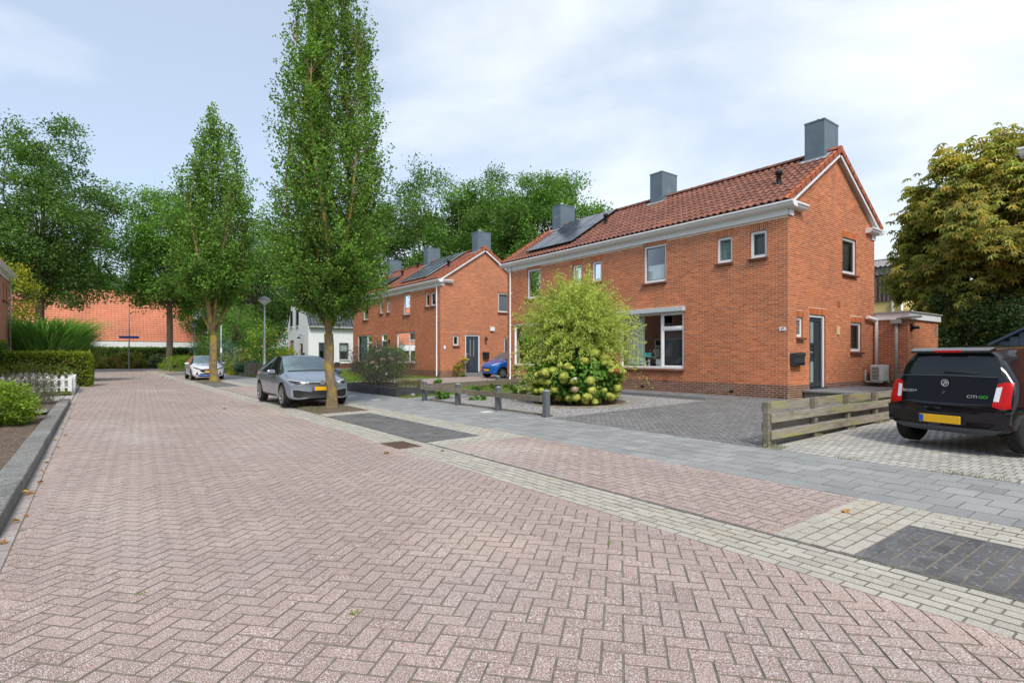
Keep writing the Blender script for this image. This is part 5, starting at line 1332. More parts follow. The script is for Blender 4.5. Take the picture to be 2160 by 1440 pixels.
def blob(label, c, r, n, leaf, m, name='shrub', cat='shrub', asp=.5, sig=.10, lump=.15, extra=None, up=.3, stems=True, inner=.55):
    """rounded bush: leaf clusters through an uneven ellipsoid, with twigs"""
    c = np.array(c, float); r = np.array(r, float); T = thing(name, label, cat, (c[0], c[1], c[2] - r[2] * .9))
    k = max(8, n // 40); d = sph(k); az = np.arctan2(d[:, 1], d[:, 0]); lob = 1 + lump * (np.sin(az * 3 + d[:, 2] * 5 + c[0]) + .7 * np.sin(az * 5 - d[:, 2] * 7))
    rr = rng.uniform(inner, 1.0, k) ** .6
    C = c + d * r * (lob * rr)[:, None]; C[:, 2] = np.maximum(C[:, 2], c[2] - r[2] * .85)
    idx = rng.integers(0, k, n); P = C[idx] + rng.normal(size=(n, 3)) * r * sig
    obj('foliage', leaf_mesh('foliage', P, leaf * rng.uniform(.7, 1.3, n), leaf * asp, M[m], unit(P - c) + np.array((0, 0, up)), dspread=.7), T)
    if stems:
        mb = MB()
        for i in range(min(26, k)): limb((c[0] + rng.normal(0, r[0] * .08), c[1] + rng.normal(0, r[1] * .08), c[2] - r[2]), C[i], .012, .003, .1, 4, mb, 4)
        mb.build('stems', M['bark'], T)
    if extra:
        for (mm, nn, ll) in extra:
            q = C[rng.integers(0, k, nn)] + rng.normal(size=(nn, 3)) * r * sig
            obj('accent_leaves', leaf_mesh('accent_leaves', q, ll, ll * .6, M[mm], unit(q - c) + np.array((0, 0, up)), dspread=.6), T)
    return T
blob('bright green rounded shrub in the bed beside the left kerb', (-2.0, 15.2, .46), (.92, .95, .46), 16000, .075, 'leaf_shrub', sig=.11, asp=.45, lump=.06, inner=.75)
blob('dry grey-green lavender bush before the white picket fence', (-1.75, 21.1, .42), (.85, .8, .46), 9000, .08, 'leaf_grey', asp=.16, sig=.16, up=.9, cat='bush', name='lavender_bush', extra=[('leaf_purple', 700, .05)])
blob('low bushy plants behind the white picket fence', (-2.1, 30.2, .55), (1.4, .9, .6), 2600, .09, 'leaf_light', sig=.15, extra=[('leaf_rust', 500, .1)])
blob('yellowish low shrub at the far left behind the picket fence', (-4.3, 29.8, .6), (1.3, .9, .6), 2200, .09, 'leaf_rust', sig=.15)
blob('orange-leaved shrub at the left picture edge', (-3.9, 24.8, .55), (.6, .6, .55), 900, .1, 'leaf_rust', extra=[('fallen', 250, .1)])
blob('dense green mound beside the white car', (6.1, 58.0, .62), (1.5, 1.3, .85), 5000, .13, 'leaf_shrub', asp=.3, name='ground_shrub')
for i, (x, lab) in enumerate(((-.6, 'rusty-green low bush before the end hedge, leftmost'), (2.9, 'rusty-orange low bush before the end hedge around the sign pole'), (6.3, 'olive low bush before the end hedge, right of the sign pole'), (9.9, 'olive low bush before the end hedge near the second lamp'))):
    blob(lab, (x, 77.0, .75), (1.55, 1.0, .95), 2200, .2, 'leaf_rust' if i != 2 else 'leaf_grey', sig=.14, name='low_bush', cat='bush', extra=[('leaf_hedge', 900, .2)])
blob('purple-leaved shrub in the dark planter beside the grey car', (8.75, 20.3, .98), (1.05, 1.5, .80), 9000, .062, 'leaf_purple', asp=.45, sig=.14, lump=.22, extra=[('leaf_grey', 1600, .05)])
blob('low green plant at the foot of the first grey post', (8.75, 15.6, .32), (.35, .35, .27), 420, .11, 'leaf_hyd', asp=.5)
blob('low green plant between the first and second grey posts', (9.4, 14.3, .3), (.28, .28, .24), 320, .10, 'leaf_hyd', asp=.5)
blob('green plant under the rail fence by the hydrangea', (10.6, 15.7, .32), (.55, .4, .26), 650, .08, 'leaf_dark', asp=.5)
blob('dark green low plant left of the hydrangea behind the rails', (11.6, 14.9, .34), (.7, .4, .24), 700, .08, 'leaf_hedge', asp=.5)
blob('yellow-green small bush at the corner of the far brick house', (16.7, 27.3, .62), (.32, .32, .42), 900, .09, 'leaf_yellow', asp=.4)
blob('bright yellow shrub before the white house', (14.2, 54.0, 1.1), (.85, .85, 1.15), 1700, .17, 'leaf_yellow', asp=.5, sig=.16)
blob('yellow-flowered garden shrub left of the picket fence', (8.5, 45.2, .85), (.9, .9, .95), 2200, .15, 'leaf_light', asp=.3, sig=.15, extra=[('flower_yellow', 70, .13), ('blade_dry', 350, .2)])
blob('blue-green cabbage-like plants in the wooden bed', (8.7, 42.9, .55), (1.1, .6, .38), 1300, .22, 'leaf_blue', asp=.55, sig=.14)
blob('orange-flowered bush behind the cabbage bed', (10.9, 47.6, 2.2), (1.5, 1.3, 1.7), 3600, .15, 'leaf_mid', asp=.4, sig=.14, extra=[('flower_yellow', 130, .2)])
blob('grey-green bush beside the thin pole at the street end', (8.7, 56.0, 1.7), (1.6, 1.4, 1.7), 3000, .18, 'leaf_dark', asp=.4, sig=.15)
blob('light feathery bush left of the orange-flowered bush', (8.2, 50.0, 1.5), (1.0, 1.0, 1.4), 2400, .14, 'leaf_blue', asp=.25, sig=.15)

# pampas-like reed clump behind the left hedge
def reeds(label, c, spread, H, n, m, w=.035, arch=.55, name='reed_clump', cat='ornamental grass', seg=6):
    c = np.array(c, float); T = thing(name, label, cat, tuple(c)); a = rng.random(n) * 6.28; r = np.sqrt(rng.random(n)) * spread
    b = c + np.stack([r * np.cos(a), r * np.sin(a), np.zeros(n)], 1)
    az = a + rng.normal(0, .7, n); h = H * rng.uniform(.6, 1.05, n); out = arch * h * rng.uniform(.35, 1.1, n)
    t = np.linspace(0, 1, seg + 1); V = []
    for k in t:
        up_ = h * (1.25 * k - .5 * k ** 2.4) ; o = out * k ** 2.0
        p = b + np.stack([np.cos(az) * o, np.sin(az) * o, up_], 1)
        s = np.stack([-np.sin(az), np.cos(az), np.zeros(n)], 1) * (w * (1 - k ** 2 * .9) / 2)
        V.append(np.stack([p - s, p + s], 1))
    V = np.stack(V, 1); q = 2 * (seg + 1); F = np.array([(2 * j, 2 * j + 1, 2 * j + 3, 2 * j + 2) for j in range(seg)])
    F = (F[None] + q * np.arange(n)[:, None, None]).reshape(-1, 4)
    obj('blades', npmesh('blades', V.reshape(-1, 3), F, M[m], rnd=np.repeat(rng.random(n), seg)), T)
    return T
reeds('tall arching reed clump behind the left hedge', (-2.35, 40.6, 0), 1.6, 4.6, 3600, 'blade', .07, .62)
reeds('feathery lighter reed clump beside the taller reeds', (-.9, 40.6, 0), .8, 2.9, 900, 'leaf_light', .035, .6)
reeds('pale dry ornamental grass in the low dark planter', (8.9, 17.95, .36), .42, .42, 900, 'blade_dry', .012, .8)
reeds('yellow-green iris leaves in the garden left of the lamp', (8.0, 44.0, .1), .45, 1.1, 160, 'leaf_yellow', .05, .5)

# lawns and joints: grass nobody could count
def lawn(label, rects, n, h, m='lawnblade'):
    ar = np.array([(a[1] - a[0]) * (a[3] - a[2]) for a in rects]); k = rng.choice(len(rects), n, p=ar / ar.sum()); R = np.array(rects)[k]
    x = rng.uniform(R[:, 0], R[:, 1]); y = rng.uniform(R[:, 2], R[:, 3])
    P = np.stack([x, y, np.where(x < 4.4, 0, zr(x)) - .012], 1)
    me = leaf_mesh('grass', P, h * rng.uniform(.6, 1.4, n), h * .16, M[m], np.tile((0, 0, 1.), (n, 1)), dspread=.35)
    return tag(obj('grass', me, None, 'stuff'), label, 'grass')
lawn('short lawn grass of the gardens beside the brick houses', [(8.1, 15.7, 16.7, 22.2), (8.1, 15.7, 27.5, 43.5)], 42000, .075)
lawn('weedy grass tufts round the tree pits', [(4.6, 5.6, 14.1, 15.3), (4.5, 4.8, 13.9, 16.2), (4.5, 5.5, 33.6, 35.8)], 1500, .07, 'lawnblade')
lawn('dry grass growing along the edge of the beige driveway', [(8.03, 8.08, .6, .9), (8.03, 8.07, 1.5, 2.3), (8.03, 8.3, 4.15, 4.5), (8.03, 8.07, 3.1, 3.4), (9.7, 9.85, 4.3, 4.42), (10.95, 11.1, 4.3, 4.42), (12.0, 12.6, 4.28, 4.42)], 650, .06, 'blade_dry')
lawn('verge grass beside the far sidewalk and picket fence', [(8.1, 11, 36, 43)], 6000, .12)
lawn('weeds in the left verge below the white picket fence', [(-1.6, -.72, 26.4, 33.0)], 2200, .10, 'lawnblade')

lawn('tiny weeds growing in the joints of the paving', [(x_, x_ + .05, y_, y_ + .03) for (x_, y_) in ((.2, 4.1), (1.15, 3.05), (2.6, 5.2), (-.4, 9.2), (-.52, 6.2), (4.43, 6.9), (5.1, 5.6), (5.3, 5.4), (5.2, 5.5), (3.2, 3.0), (.9, 12.0), (8.06, 6.2), (8.06, 7.7), (6.13, 9.5), (6.13, 12.2))], 420, .025)
# hydrangea with its big flower heads
hy = thing('hydrangea', 'large hydrangea covered in lime-green flower heads under the willow', 'hydrangea', (10.85, 11.35, .13))
HC = np.array((10.85, 11.35, .86)); HR = np.array((1.32, 1.32, .80))
def hyd_shape(d): return HC + d * HR * (1 + .10 * np.sin(np.arctan2(d[:, 1], d[:, 0]) * 3 + 1) + .06 * np.sin(d[:, 2] * 9))[:, None]
nfl = 330; d = sph(nfl); Pf = d * .5 + .5 * d
fb = []; per = 2
dd = sph(170); fl = np.repeat(dd * .078, 1, 0)
off = np.array([(1, 1), (1, -1), (-1, -1), (-1, 1)])
def flower_ball(name, R, n, s, m):
    d = sph(n); t1 = unit(np.cross(d, np.array((.31, .52, .79)))); t2 = np.cross(d, t1); a = rng.random(n) * 6.28
    e1 = t1 * np.cos(a)[:, None] + t2 * np.sin(a)[:, None]; e2 = np.cross(d, e1)
    P = d * (R * rng.uniform(.86, 1.06, n))[:, None] * np.array((1, 1, .82)); d = unit(d + .35 * rng.normal(size=d.shape))
    V = np.stack([P + e1 * s, P + e2 * s + d * s * .25, P - e1 * s, P - e2 * s + d * s * .25], 1).reshape(-1, 3)
    ico = bmesh.new(); bmesh.ops.create_icosphere(ico, subdivisions=2, radius=R * .86)
    V2 = np.array([v.co[:] for v in ico.verts]) * np.array((1, 1, .82)); F2 = np.array([[v.index for v in f.verts] for f in ico.faces]) + len(V); ico.free()
    return npmesh(name, np.concatenate([V, V2]), [np.arange(4 * n).reshape(n, 4), F2], m, rnd=np.concatenate([rng.random(n), np.full(len(F2), .1)]))
balls = [flower_ball('flower_head', .093, 190, .017, M['flower']) for _ in range(3)]
pinkb = flower_ball('flower_head', .10, 190, .017, M['flower_pink']); whiteb = flower_ball('flower_head', .05, 80, .014, M['flower_white']); brownb = flower_ball('flower_head', .09, 180, .016, M['flower_brown'])
n = 0; pts = []
cand = sph(4000); cand = cand[(cand[:, 2] > -.75)]
for q in hyd_shape(cand):
    if q[2] < .22: continue
    if all((q - p) @ (q - p) > .155 ** 2 for p in pts): pts.append(q)
    if len(pts) >= 165: break
camv = np.array((0, 0, 1.47))
for i, q in enumerate(pts):
    o = obj('flower_head', balls[i % 3], hy); s = rng.uniform(.8, 1.5)
    o.matrix_basis = Matrix.Translation(q) @ Matrix.Rotation(rng.random() * 6, 4, 'Z') @ Matrix.Rotation(rng.normal(0, .4), 4, 'X') @ Matrix.Diagonal((s * rng.uniform(.9, 1.25), s, s * rng.uniform(.85, 1.05), 1))
for me, u in ((whiteb, (-.66, -.62, .02)), (pinkb, (-.72, -.66, -.32)), (brownb, (-.05, -.99, .22))):
    o = obj('flower_head', me, hy); o.matrix_basis = Matrix.Translation(hyd_shape(unit(np.array([u])))[0] + unit(np.array(u)) * .06)
# leaves: the 300 that show largest are parts, the rest one mass
def leaf_piece(L, W, m):
    V = [(0, 0, 0), (W * .42, L * .28, .012), (W * .5, L * .52, .014), (W * .26, L * .82, .004), (0, L, -.02), (-W * .26, L * .82, .004), (-W * .5, L * .52, .014), (-W * .42, L * .28, .012), (0, L * .5, -.004)]
    return npmesh('leaf', np.array(V), np.array([(i, (i + 1) % 8, 8) for i in range(8)]), m)
lp = leaf_piece(.13, .10, M['leaf_hyd'])
dl = sph(1500); dl = dl[(dl[:, 2] > -.8)]; PL_ = hyd_shape(dl) - dl * rng.uniform(.05, .22, (len(dl), 1)); PL_[:, 2] = np.maximum(PL_[:, 2], .22)
see = np.argsort(-((camv - PL_) * dl).sum(1))
for i in see[:300]:
    z = Vector(unit(dl[i] + np.array((0, 0, .5)) + .5 * rng.normal(size=3))); y = Vector(unit(dl[i] * .7 + .6 * rng.normal(size=3) - np.array((0, 0, .3)))); x = y.cross(z).normalized(); y = z.cross(x).normalized(); s = rng.uniform(.7, 1.25)
    o = obj('leaf', lp, hy); o.matrix_basis = Matrix.Translation(PL_[i]) @ Matrix((x * s, y * s, z * s)).transposed().to_4x4()
rest = see[300:]; Q = PL_[rest]
Qi = HC + sph(2600) * HR * rng.uniform(.3, .92, (2600, 1)); Qi[:, 2] = np.maximum(Qi[:, 2], .2); Q = np.concatenate([Q, Qi])
obj('foliage', leaf_mesh('foliage', Q, .13, .095, M['leaf_hyd'], Q - HC, dspread=.5), hy, 'stuff')
mb = MB()
for i in range(40): limb((10.85 + rng.normal(0, .12), 11.35 + rng.normal(0, .12), .1), pts[i], .010, .005, .1, 4, mb, 5)
mb.build('stems', M['stalk'], hy)

# dappled willow standard above it
wi = thing('willow', 'pale yellow-green dappled willow with long arching shoots above the hydrangea', 'willow', (10.9, 11.5, .14))
WC = np.array((10.95, 11.5, 2.0)); mb = MB()
mb.tube([(10.9, 11.5, .1), (10.93, 11.48, 1.0), (10.95, 11.5, 1.95)], [.06, .05, .06], 8)
nS = 1000; d = sph(nS); d[:, 2] = np.abs(d[:, 2]) * .95 + rng.uniform(-.25, .5, nS); d = unit(d)
d[:26] = unit(np.stack([rng.normal(0, .28, 26), rng.normal(0, .28, 26), np.ones(26)], 1)); ln = rng.uniform(.8, 1.95, nS) * np.where(d[:, 2] > .75, 1.05, 1.15); kk = 44; t = np.linspace(.12, 1, kk)
Pw = WC + d[:, None] * (ln[:, None] * t)[..., None] * np.array((.98, .98, 1.02)) - np.array((0, 0, 1)) * ((ln[:, None] * t) ** 2 * (.30 - .30 * np.clip(d[:, 2:3], 0, 1)))[..., None]
for i in range(0, nS, 2): mb.tube(Pw[i, ::11].tolist() + [Pw[i, -1].tolist()], [.007, .006, .005, .004, .002], 3, cap=False)
mb.build('trunk', M['stalk'], wi)
tang = np.gradient(Pw, axis=1); idx = rng.random((nS, kk)) < .93; Pl = Pw[idx]; Dl = unit(tang[idx])
Pl = np.concatenate([Pl, Pl + rng.normal(0, .015, Pl.shape)]); Dl = np.concatenate([Dl, Dl])
tip = np.tile(np.tile(t, (nS, 1))[idx], 2); rn = np.clip(tip ** 2 * .75 + rng.random(len(Pl)) * .45 - .1, 0, .999)
obj('crown', leaf_mesh('crown', Pl + rng.normal(0, .03, Pl.shape), .095 * rng.uniform(.6, 1.25, len(Pl)), .026, M['leaf_willow'], Dl, dspread=1.1, rnd=rn), wi)
# bark-edged bed under it
V = []; k = 28
for i in range(k): a = i / k * 6.283; V += [(10.85 + 1.25 * math.cos(a), 11.35 + 1.25 * math.sin(a), float(zr(10.85 + 1.25 * math.cos(a))) + .004), (10.85 + 1.32 * math.cos(a), 11.35 + 1.32 * math.sin(a), float(zr(10.85 + 1.3 * math.cos(a))) + .05), (10.85 + 1.38 * math.cos(a), 11.35 + 1.38 * math.sin(a), float(zr(10.85 + 1.38 * math.cos(a))) - .01)]
Fq = [(3 * i + j, 3 * ((i + 1) % k) + j, 3 * ((i + 1) % k) + j + 1, 3 * i + j + 1) for i in range(k) for j in (0, 1)]
bd = thing('flower_bed', 'round soil bed with a low edge under the hydrangea', 'flower bed', (10.85, 11.35, .13))
m = MB(); m.add(V, Fq); m.build('edge', M['wood'], bd)
m = MB(); m.add([(10.85 + 1.26 * math.cos(i / k * 6.283), 11.35 + 1.26 * math.sin(i / k * 6.283), float(zr(10.85 + 1.26 * math.cos(i / k * 6.283))) + .012) for i in range(k)], [tuple(range(k))]); m.build('soil', M['soil'], bd)

# flowering hydrangea by the far house, with white and faded heads
h2 = blob('hydrangea with white and faded pink heads before the far brick house', (13.4, 24.4 + 5.6, .95), (.95, 1.55, .85), 3000, .16, 'leaf_hyd', name='hydrangea', cat='hydrangea', asp=.65, sig=.12)
for i in range(26):
    d = unit(np.array([(-abs(rng.normal()) - .1, rng.normal(), rng.normal() * .6 + .35)]))[0]
    o = obj('flower_head', [whiteb, pinkb, pinkb, balls[0]][i % 4], h2); o.matrix_basis = Matrix.Translation(np.array((13.4, 30.0, .95)) + d * np.array((1.0, 1.6, .9))) @ Matrix.Diagonal((1.5, 1.5, 1.4, 1) if i % 4 else (2.2, 2.2, 2, 1))
# fallen leaves
def fallen(label, spots, group, s=.05):
    me = leaf_piece(s * 1.4, s, M['fallen'])
    for (x, y) in spots:
        o = obj('fallen_leaf', me); o.location = (x, y, float(gz(x)) + .018 if x > -.6 else .012); o.rotation_euler = (rng.normal(0, .35), rng.normal(0, .35), rng.random() * 6); k = rng.uniform(.7, 1.3); o.scale = (k, k, k); tag(o, label, 'leaf', group)
fallen('brown fallen leaf lying in the gutter along the left kerb', [(-.6 + abs(rng.normal(0, .07)), y) for y in (5.9, 6.5, 6.7, 7.6, 7.8, 8.0, 8.3, 9.0, 9.9, 10.7, 11.4, 12.4, 13.0, 14.2, 15.5, 16.5, 18, 19.3, 20.6)], 'fallen leaves along the kerb', .045)
fallen('yellow fallen leaf on the pink road beside the gutter strip', [(3.42, 7.75)], None, .06)
fallen('orange fallen leaf on the cream border of the parking strip', [(5.55, 2.25)], None, .06)
fallen('small fallen leaf on the cream gutter strip', [(4.2, 7.3)], None, .045)
fallen('dark leaf lying on the far part of the road', [(.6, 30), (1.4, 36), (2.9, 17), (3.6, 44)], 'leaves on the far road', .12)
fallen('brown leaf on the soil bed by the left kerb', [(-1.1 - rng.random() * .8, y) for y in np.linspace(6.5, 13, 10)], 'leaves on the soil bed', .05)
# ------------------------------------------------------------------ cars
def paint(name, c, metal=.0, sp=.5):
    g = G(name); b = g.new('BsdfPrincipled'); b.inputs['Base Color'].default_value = (*c, 1)
    b.inputs['Metallic'].default_value = metal; b.inputs['Roughness'].default_value = .32; b.inputs['Specular IOR Level'].default_value = sp; b.inputs['Coat Weight'].default_value = 1.0; b.inputs['Coat Roughness'].default_value = .03
    bn = g.new('Bump'); bn.inputs['Strength'].default_value = .02; g.link(g.noise(g.pos(), 900, 1), bn.inputs['Height']); g.link(bn.outputs[0], b.inputs['Normal'])
    g.link(b.outputs[0], g.out.inputs[0]); return g.m
M['paint_grey'] = paint('grey_blue_car_paint', (.205, .245, .305), .2)
M['paint_black'] = paint('black_car_paint', (.004, .005, .009), .0, .05)
M['paint_white'] = paint('white_car_paint', (.72, .75, .80))
M['paint_blue'] = paint('bright_blue_car_paint', (.0, .16, .66), .1)
M['carglass'] = mat('car_glass', (.008, .010, .012), rough=.03, spec=.55, coat=0)
M['glossblack'] = mat('gloss_black_panel', (.004, .0045, .006), rough=.06, spec=.22)
M['screenglass'] = mat('windscreen_glass', (.16, .235, .24), rough=.04, spec=1.0, coat=.4, nv=.3, ns=2.5)
M['tyre'] = mat('tyre_rubber', (.014, .014, .015), rough=.85, nv=.2, ns=20)
M['rim'] = mat('alloy_rim', (.36, .37, .38), rough=.3, metal=.8)
M['rimdark'] = mat('dark_rim', (.03, .03, .032), rough=.4)
M['hubcap'] = mat('silver_hubcap', (.42, .43, .44), rough=.4, metal=.4)
M['liner'] = mat('wheel_arch_liner', (.006, .006, .006), rough=.9)
M['trim'] = mat('black_trim', (.014, .014, .015), rough=.45)
M['greytrim'] = mat('grey_bumper_trim', (.07, .078, .088), rough=.6)
M['chrome'] = mat('chrome', (.72, .74, .77), rough=.22, metal=.35, spec=.8)
M['lampglass'] = mat('headlamp_glass', (.035, .037, .04), rough=.08, spec=.7, coat=.4)
M['lampwhite'] = mat('lamp_reflector', (.70, .73, .76), rough=.15, spec=.8, coat=1)
M['lampred'] = mat('tail_lamp_red', (.50, .006, .005), rough=.25, spec=.3, coat=.0)
M['silvertrim'] = mat('silver_trim', (.38, .43, .49), rough=.3, metal=.3)
M['green'] = mat('green_letter', (.10, .55, .05), rough=.4)
M['carblue'] = mat('blue_car_foil', (.02, .13, .62), rough=.3, coat=.6)

GOLF = [(2.10, 2.10, .27, .74, .60, .72, .66, .64, .69), (2.06, 2.02, .20, .81, .665, .79, .715, .70, .745), (1.86, 1.80, .19, .86, .73, .83, .785, .72, .82), (1.45, 1.40, .19, .885, .81, .85, .865, .73, .90),
 (1.05, .98, .19, .893, .87, .86, .955, .735, .985), (.86, .62, .19, .893, .885, .86, 1.165, .665, 1.195), (.62, .20, .19, .893, .895, .86, 1.385, .585, 1.42), (.10, 0, .19, .893, .905, .86, 1.42, .58, 1.45),
 (-.25, -.28, .19, .893, .915, .86, 1.425, .575, 1.456), (-.36, -.38, .19, .893, .918, .86, 1.424, .574, 1.455), (-1.05, -1.02, .19, .893, .94, .855, 1.395, .56, 1.435), (-1.48, -1.40, .20, .89, .96, .845, 1.345, .55, 1.39),
 (-1.72, -1.68, .21, .88, .97, .835, 1.30, .545, 1.35), (-1.95, -1.95, .23, .86, .97, .80, 1.02, .66, 1.03), (-2.08, -2.06, .26, .83, .80, .79, .86, .70, .88), (-2.14, -2.13, .32, .78, .62, .76, .66, .70, .68)]
UP = [(1.75, 1.75, .28, .64, .58, .62, .63, .54, .66), (1.71, 1.66, .20, .73, .66, .71, .72, .61, .75), (1.50, 1.44, .19, .79, .75, .76, .82, .65, .85), (1.22, 1.15, .19, .81, .83, .775, .91, .665, .945),
 (.98, .92, .19, .82, .88, .785, .99, .67, 1.02), (.84, .66, .19, .82, .90, .785, 1.20, .61, 1.23), (.66, .36, .19, .82, .91, .785, 1.395, .55, 1.425), (.20, .12, .19, .82, .92, .785, 1.435, .545, 1.468),
 (-.10, -.14, .19, .82, .93, .785, 1.44, .545, 1.478), (-.20, -.23, .19, .82, .932, .785, 1.44, .545, 1.478), (-.85, -.83, .19, .82, .945, .785, 1.435, .545, 1.47), (-1.25, -1.20, .20, .82, .96, .78, 1.41, .54, 1.45),
 (-1.50, -1.52, .22, .815, .965, .775, 1.375, .535, 1.41), (-1.63, -1.655, .24, .81, .95, .765, 1.0, .68, 1.005), (-1.71, -1.70, .26, .80, .74, .77, .80, .71, .81), (-1.78, -1.77, .30, .77, .56, .75, .60, .71, .62)]

def car_body(stn, bow_f, bow_r, axles, wr, sub=2):
    V = []; n = len(stn); half = 9
    xm = stn[0][0]; xr = stn[-1][0]
    def ring(s):
        xl, xu, zb, w, zt, wb, ze, wt, zc = s
        return [(xl, 0, zb), (xl, .80 * w, zb), (xl, .965 * w, zb + .06), (xl, w, zb + .46 * (zt - zb)), (xl, .992 * w, zt - .075), (xl, wb, zt), (xu, wt, ze), (xu, .62 * wt, zc - .25 * (zc - ze)), (xu, 0, zc)]
    def bow(p, w):
        x, y, z = p; t = (abs(y) / .85) ** 2.4
        if x > .9: x -= bow_f * t * ((x - .9) / (xm - .9)) ** 1.5
        if x < -1.0: x += bow_r * t * ((-1.0 - x) / (-1.0 - xr)) ** 1.2
        return (x, y, z)
    idx = []
    for s in stn:
        h = [bow(p, s[3]) for p in ring(s)]; row = []
        for k in range(9): row.append(len(V)); V.append(h[k])
        for k in range(7, 0, -1): row.append(len(V)); V.append((h[k][0], -h[k][1], h[k][2]))
        idx.append(row)
    F = []; MI = []
    side = lambda k: k if k < 8 else 15 - k          # half-ring segment number
    for i in range(n - 1):
        for k in range(16):
            a, b = idx[i], idx[i + 1]; F.append((a[k], a[(k + 1) % 16], b[(k + 1) % 16], b[k])); sg = side(k); m = 0
            if sg in (6, 7) and i in (4, 5): m = 1
            if sg == 5 and i in (6, 7, 9, 10): m = 2
            if sg == 5 and i == 8: m = 4
            if sg == 5 and i in (4, 5): m = 4 if i == 4 else 2
            if sg in (6, 7) and i == 12: m = 3
            if sg in (0,): m = 5
            MI.append(m)
    for row, rev in ((idx[0], False), (idx[-1], True)):
        c = [row[0]]
        for k in range(1, 8):
            p, q = V[row[k]], V[row[16 - k]]; c.append(len(V)); xs = stn[0][0 if k < 6 else 1] if not rev else stn[-1][0 if k < 6 else 1]
            V.append((xs + (.012 if not rev else -.008), 0, p[2]))
        c.append(row[8])
        for sd_ in (0, 1):
            e = [row[k] if sd_ == 0 else row[(16 - k) % 16] for k in range(9)]
            for k in range(8):
                q = [c[k], e[k], e[k + 1], c[k + 1]]; q = [v for j, v in enumerate(q) if v not in q[:j]]
                F.append(tuple(q)); MI.append(0)
    me = bpy.data.meshes.new('cage'); me.from_pydata(V, [], F); me.polygons.foreach_set('material_index', MI)
    bm = bmesh.new(); bm.from_mesh(me); bmesh.ops.recalc_face_normals(bm, faces=bm.faces[:])
    cl = bm.edges.layers.float.new('crease_edge')
    for e in bm.edges:
        if len(e.link_faces) == 2:
            a, b = e.link_faces[0].material_index, e.link_faces[1].material_index
            if a != b and 5 not in (a, b): e[cl] = .75
    bm.to_mesh(me); bm.free()
    tmp = bpy.data.objects.new('tmp_car', me); COL.objects.link(tmp)
    for _ in range(7): me.materials.append(None)
    sm = tmp.modifiers.new('s', 'SUBSURF'); sm.levels = sm.render_levels = sub
    cut = MB()
    for ax in axles:
        for s in (-1, 1): cut.lathe([(.001, s * .52), (wr + .05, s * .52), (wr + .05, s * 1.3), (.001, s * 1.3)], (ax, 0, wr - .005), 40, 'y', smooth=False)
    cm = cut.mesh('cut', M['liner']); cm.materials.clear(); [cm.materials.append(None) for _ in range(7)]
    bmc = bmesh.new(); bmc.from_mesh(cm); bmesh.ops.remove_doubles(bmc, verts=bmc.verts[:], dist=.002); bmesh.ops.recalc_face_normals(bmc, faces=bmc.faces[:]); bmc.to_mesh(cm); bmc.free()
    cm.polygons.foreach_set('material_index', [6] * len(cm.polygons))
    co = bpy.data.objects.new('tmp_cut', cm); COL.objects.link(co)
    bo = tmp.modifiers.new('b', 'BOOLEAN'); bo.operation = 'DIFFERENCE'; bo.object = co; bo.solver = 'EXACT'; bo.material_mode = 'INDEX'
    dg = bpy.context.evaluated_depsgraph_get(); dg.update()
    ev = bpy.data.meshes.new_from_object(tmp.evaluated_get(dg))
    bpy.data.objects.remove(tmp); bpy.data.objects.remove(co)
    return ev

def split_body(ev, mats_, names, root):
    """one child mesh per material region (body shell, windscreen, side windows, ...); separate panes become separate parts"""
    n = len(ev.vertices); co = np.empty(n * 3); ev.vertices.foreach_get('co', co); co = co.reshape(-1, 3)
    groups = {}
    for p in ev.polygons: groups.setdefault(p.material_index, []).append(tuple(p.vertices))
    out = {}
    for mi, fs in groups.items():
        parts = [fs]
        if mi in (2, 4):           # left and right
            parts = [[f for f in fs if co[list(f)].mean(0)[1] > 0], [f for f in fs if co[list(f)].mean(0)[1] <= 0]]
        for fs_ in parts:
            if not fs_: continue
            used = sorted({v for f in fs_ for v in f}); mp = {v: i for i, v in enumerate(used)}
            me = bpy.data.meshes.new(names[mi]); me.from_pydata(co[used].tolist(), [], [tuple(mp[v] for v in f) for f in fs_]); me.materials.append(mats_[mi])
            me.polygons.foreach_set('use_smooth', [True] * len(me.polygons))
            bm = bmesh.new(); bm.from_mesh(me)
            bm.to_mesh(me); bm.free()
            o = child(names[mi], me, root); out.setdefault(mi, []).append(o)
    return out

def child(name, me, parent):
    o = bpy.data.objects.new(name, me); COL.objects.link(o); o.parent = parent; WORLD_OF[o.name] = Matrix.Identity(4); return o

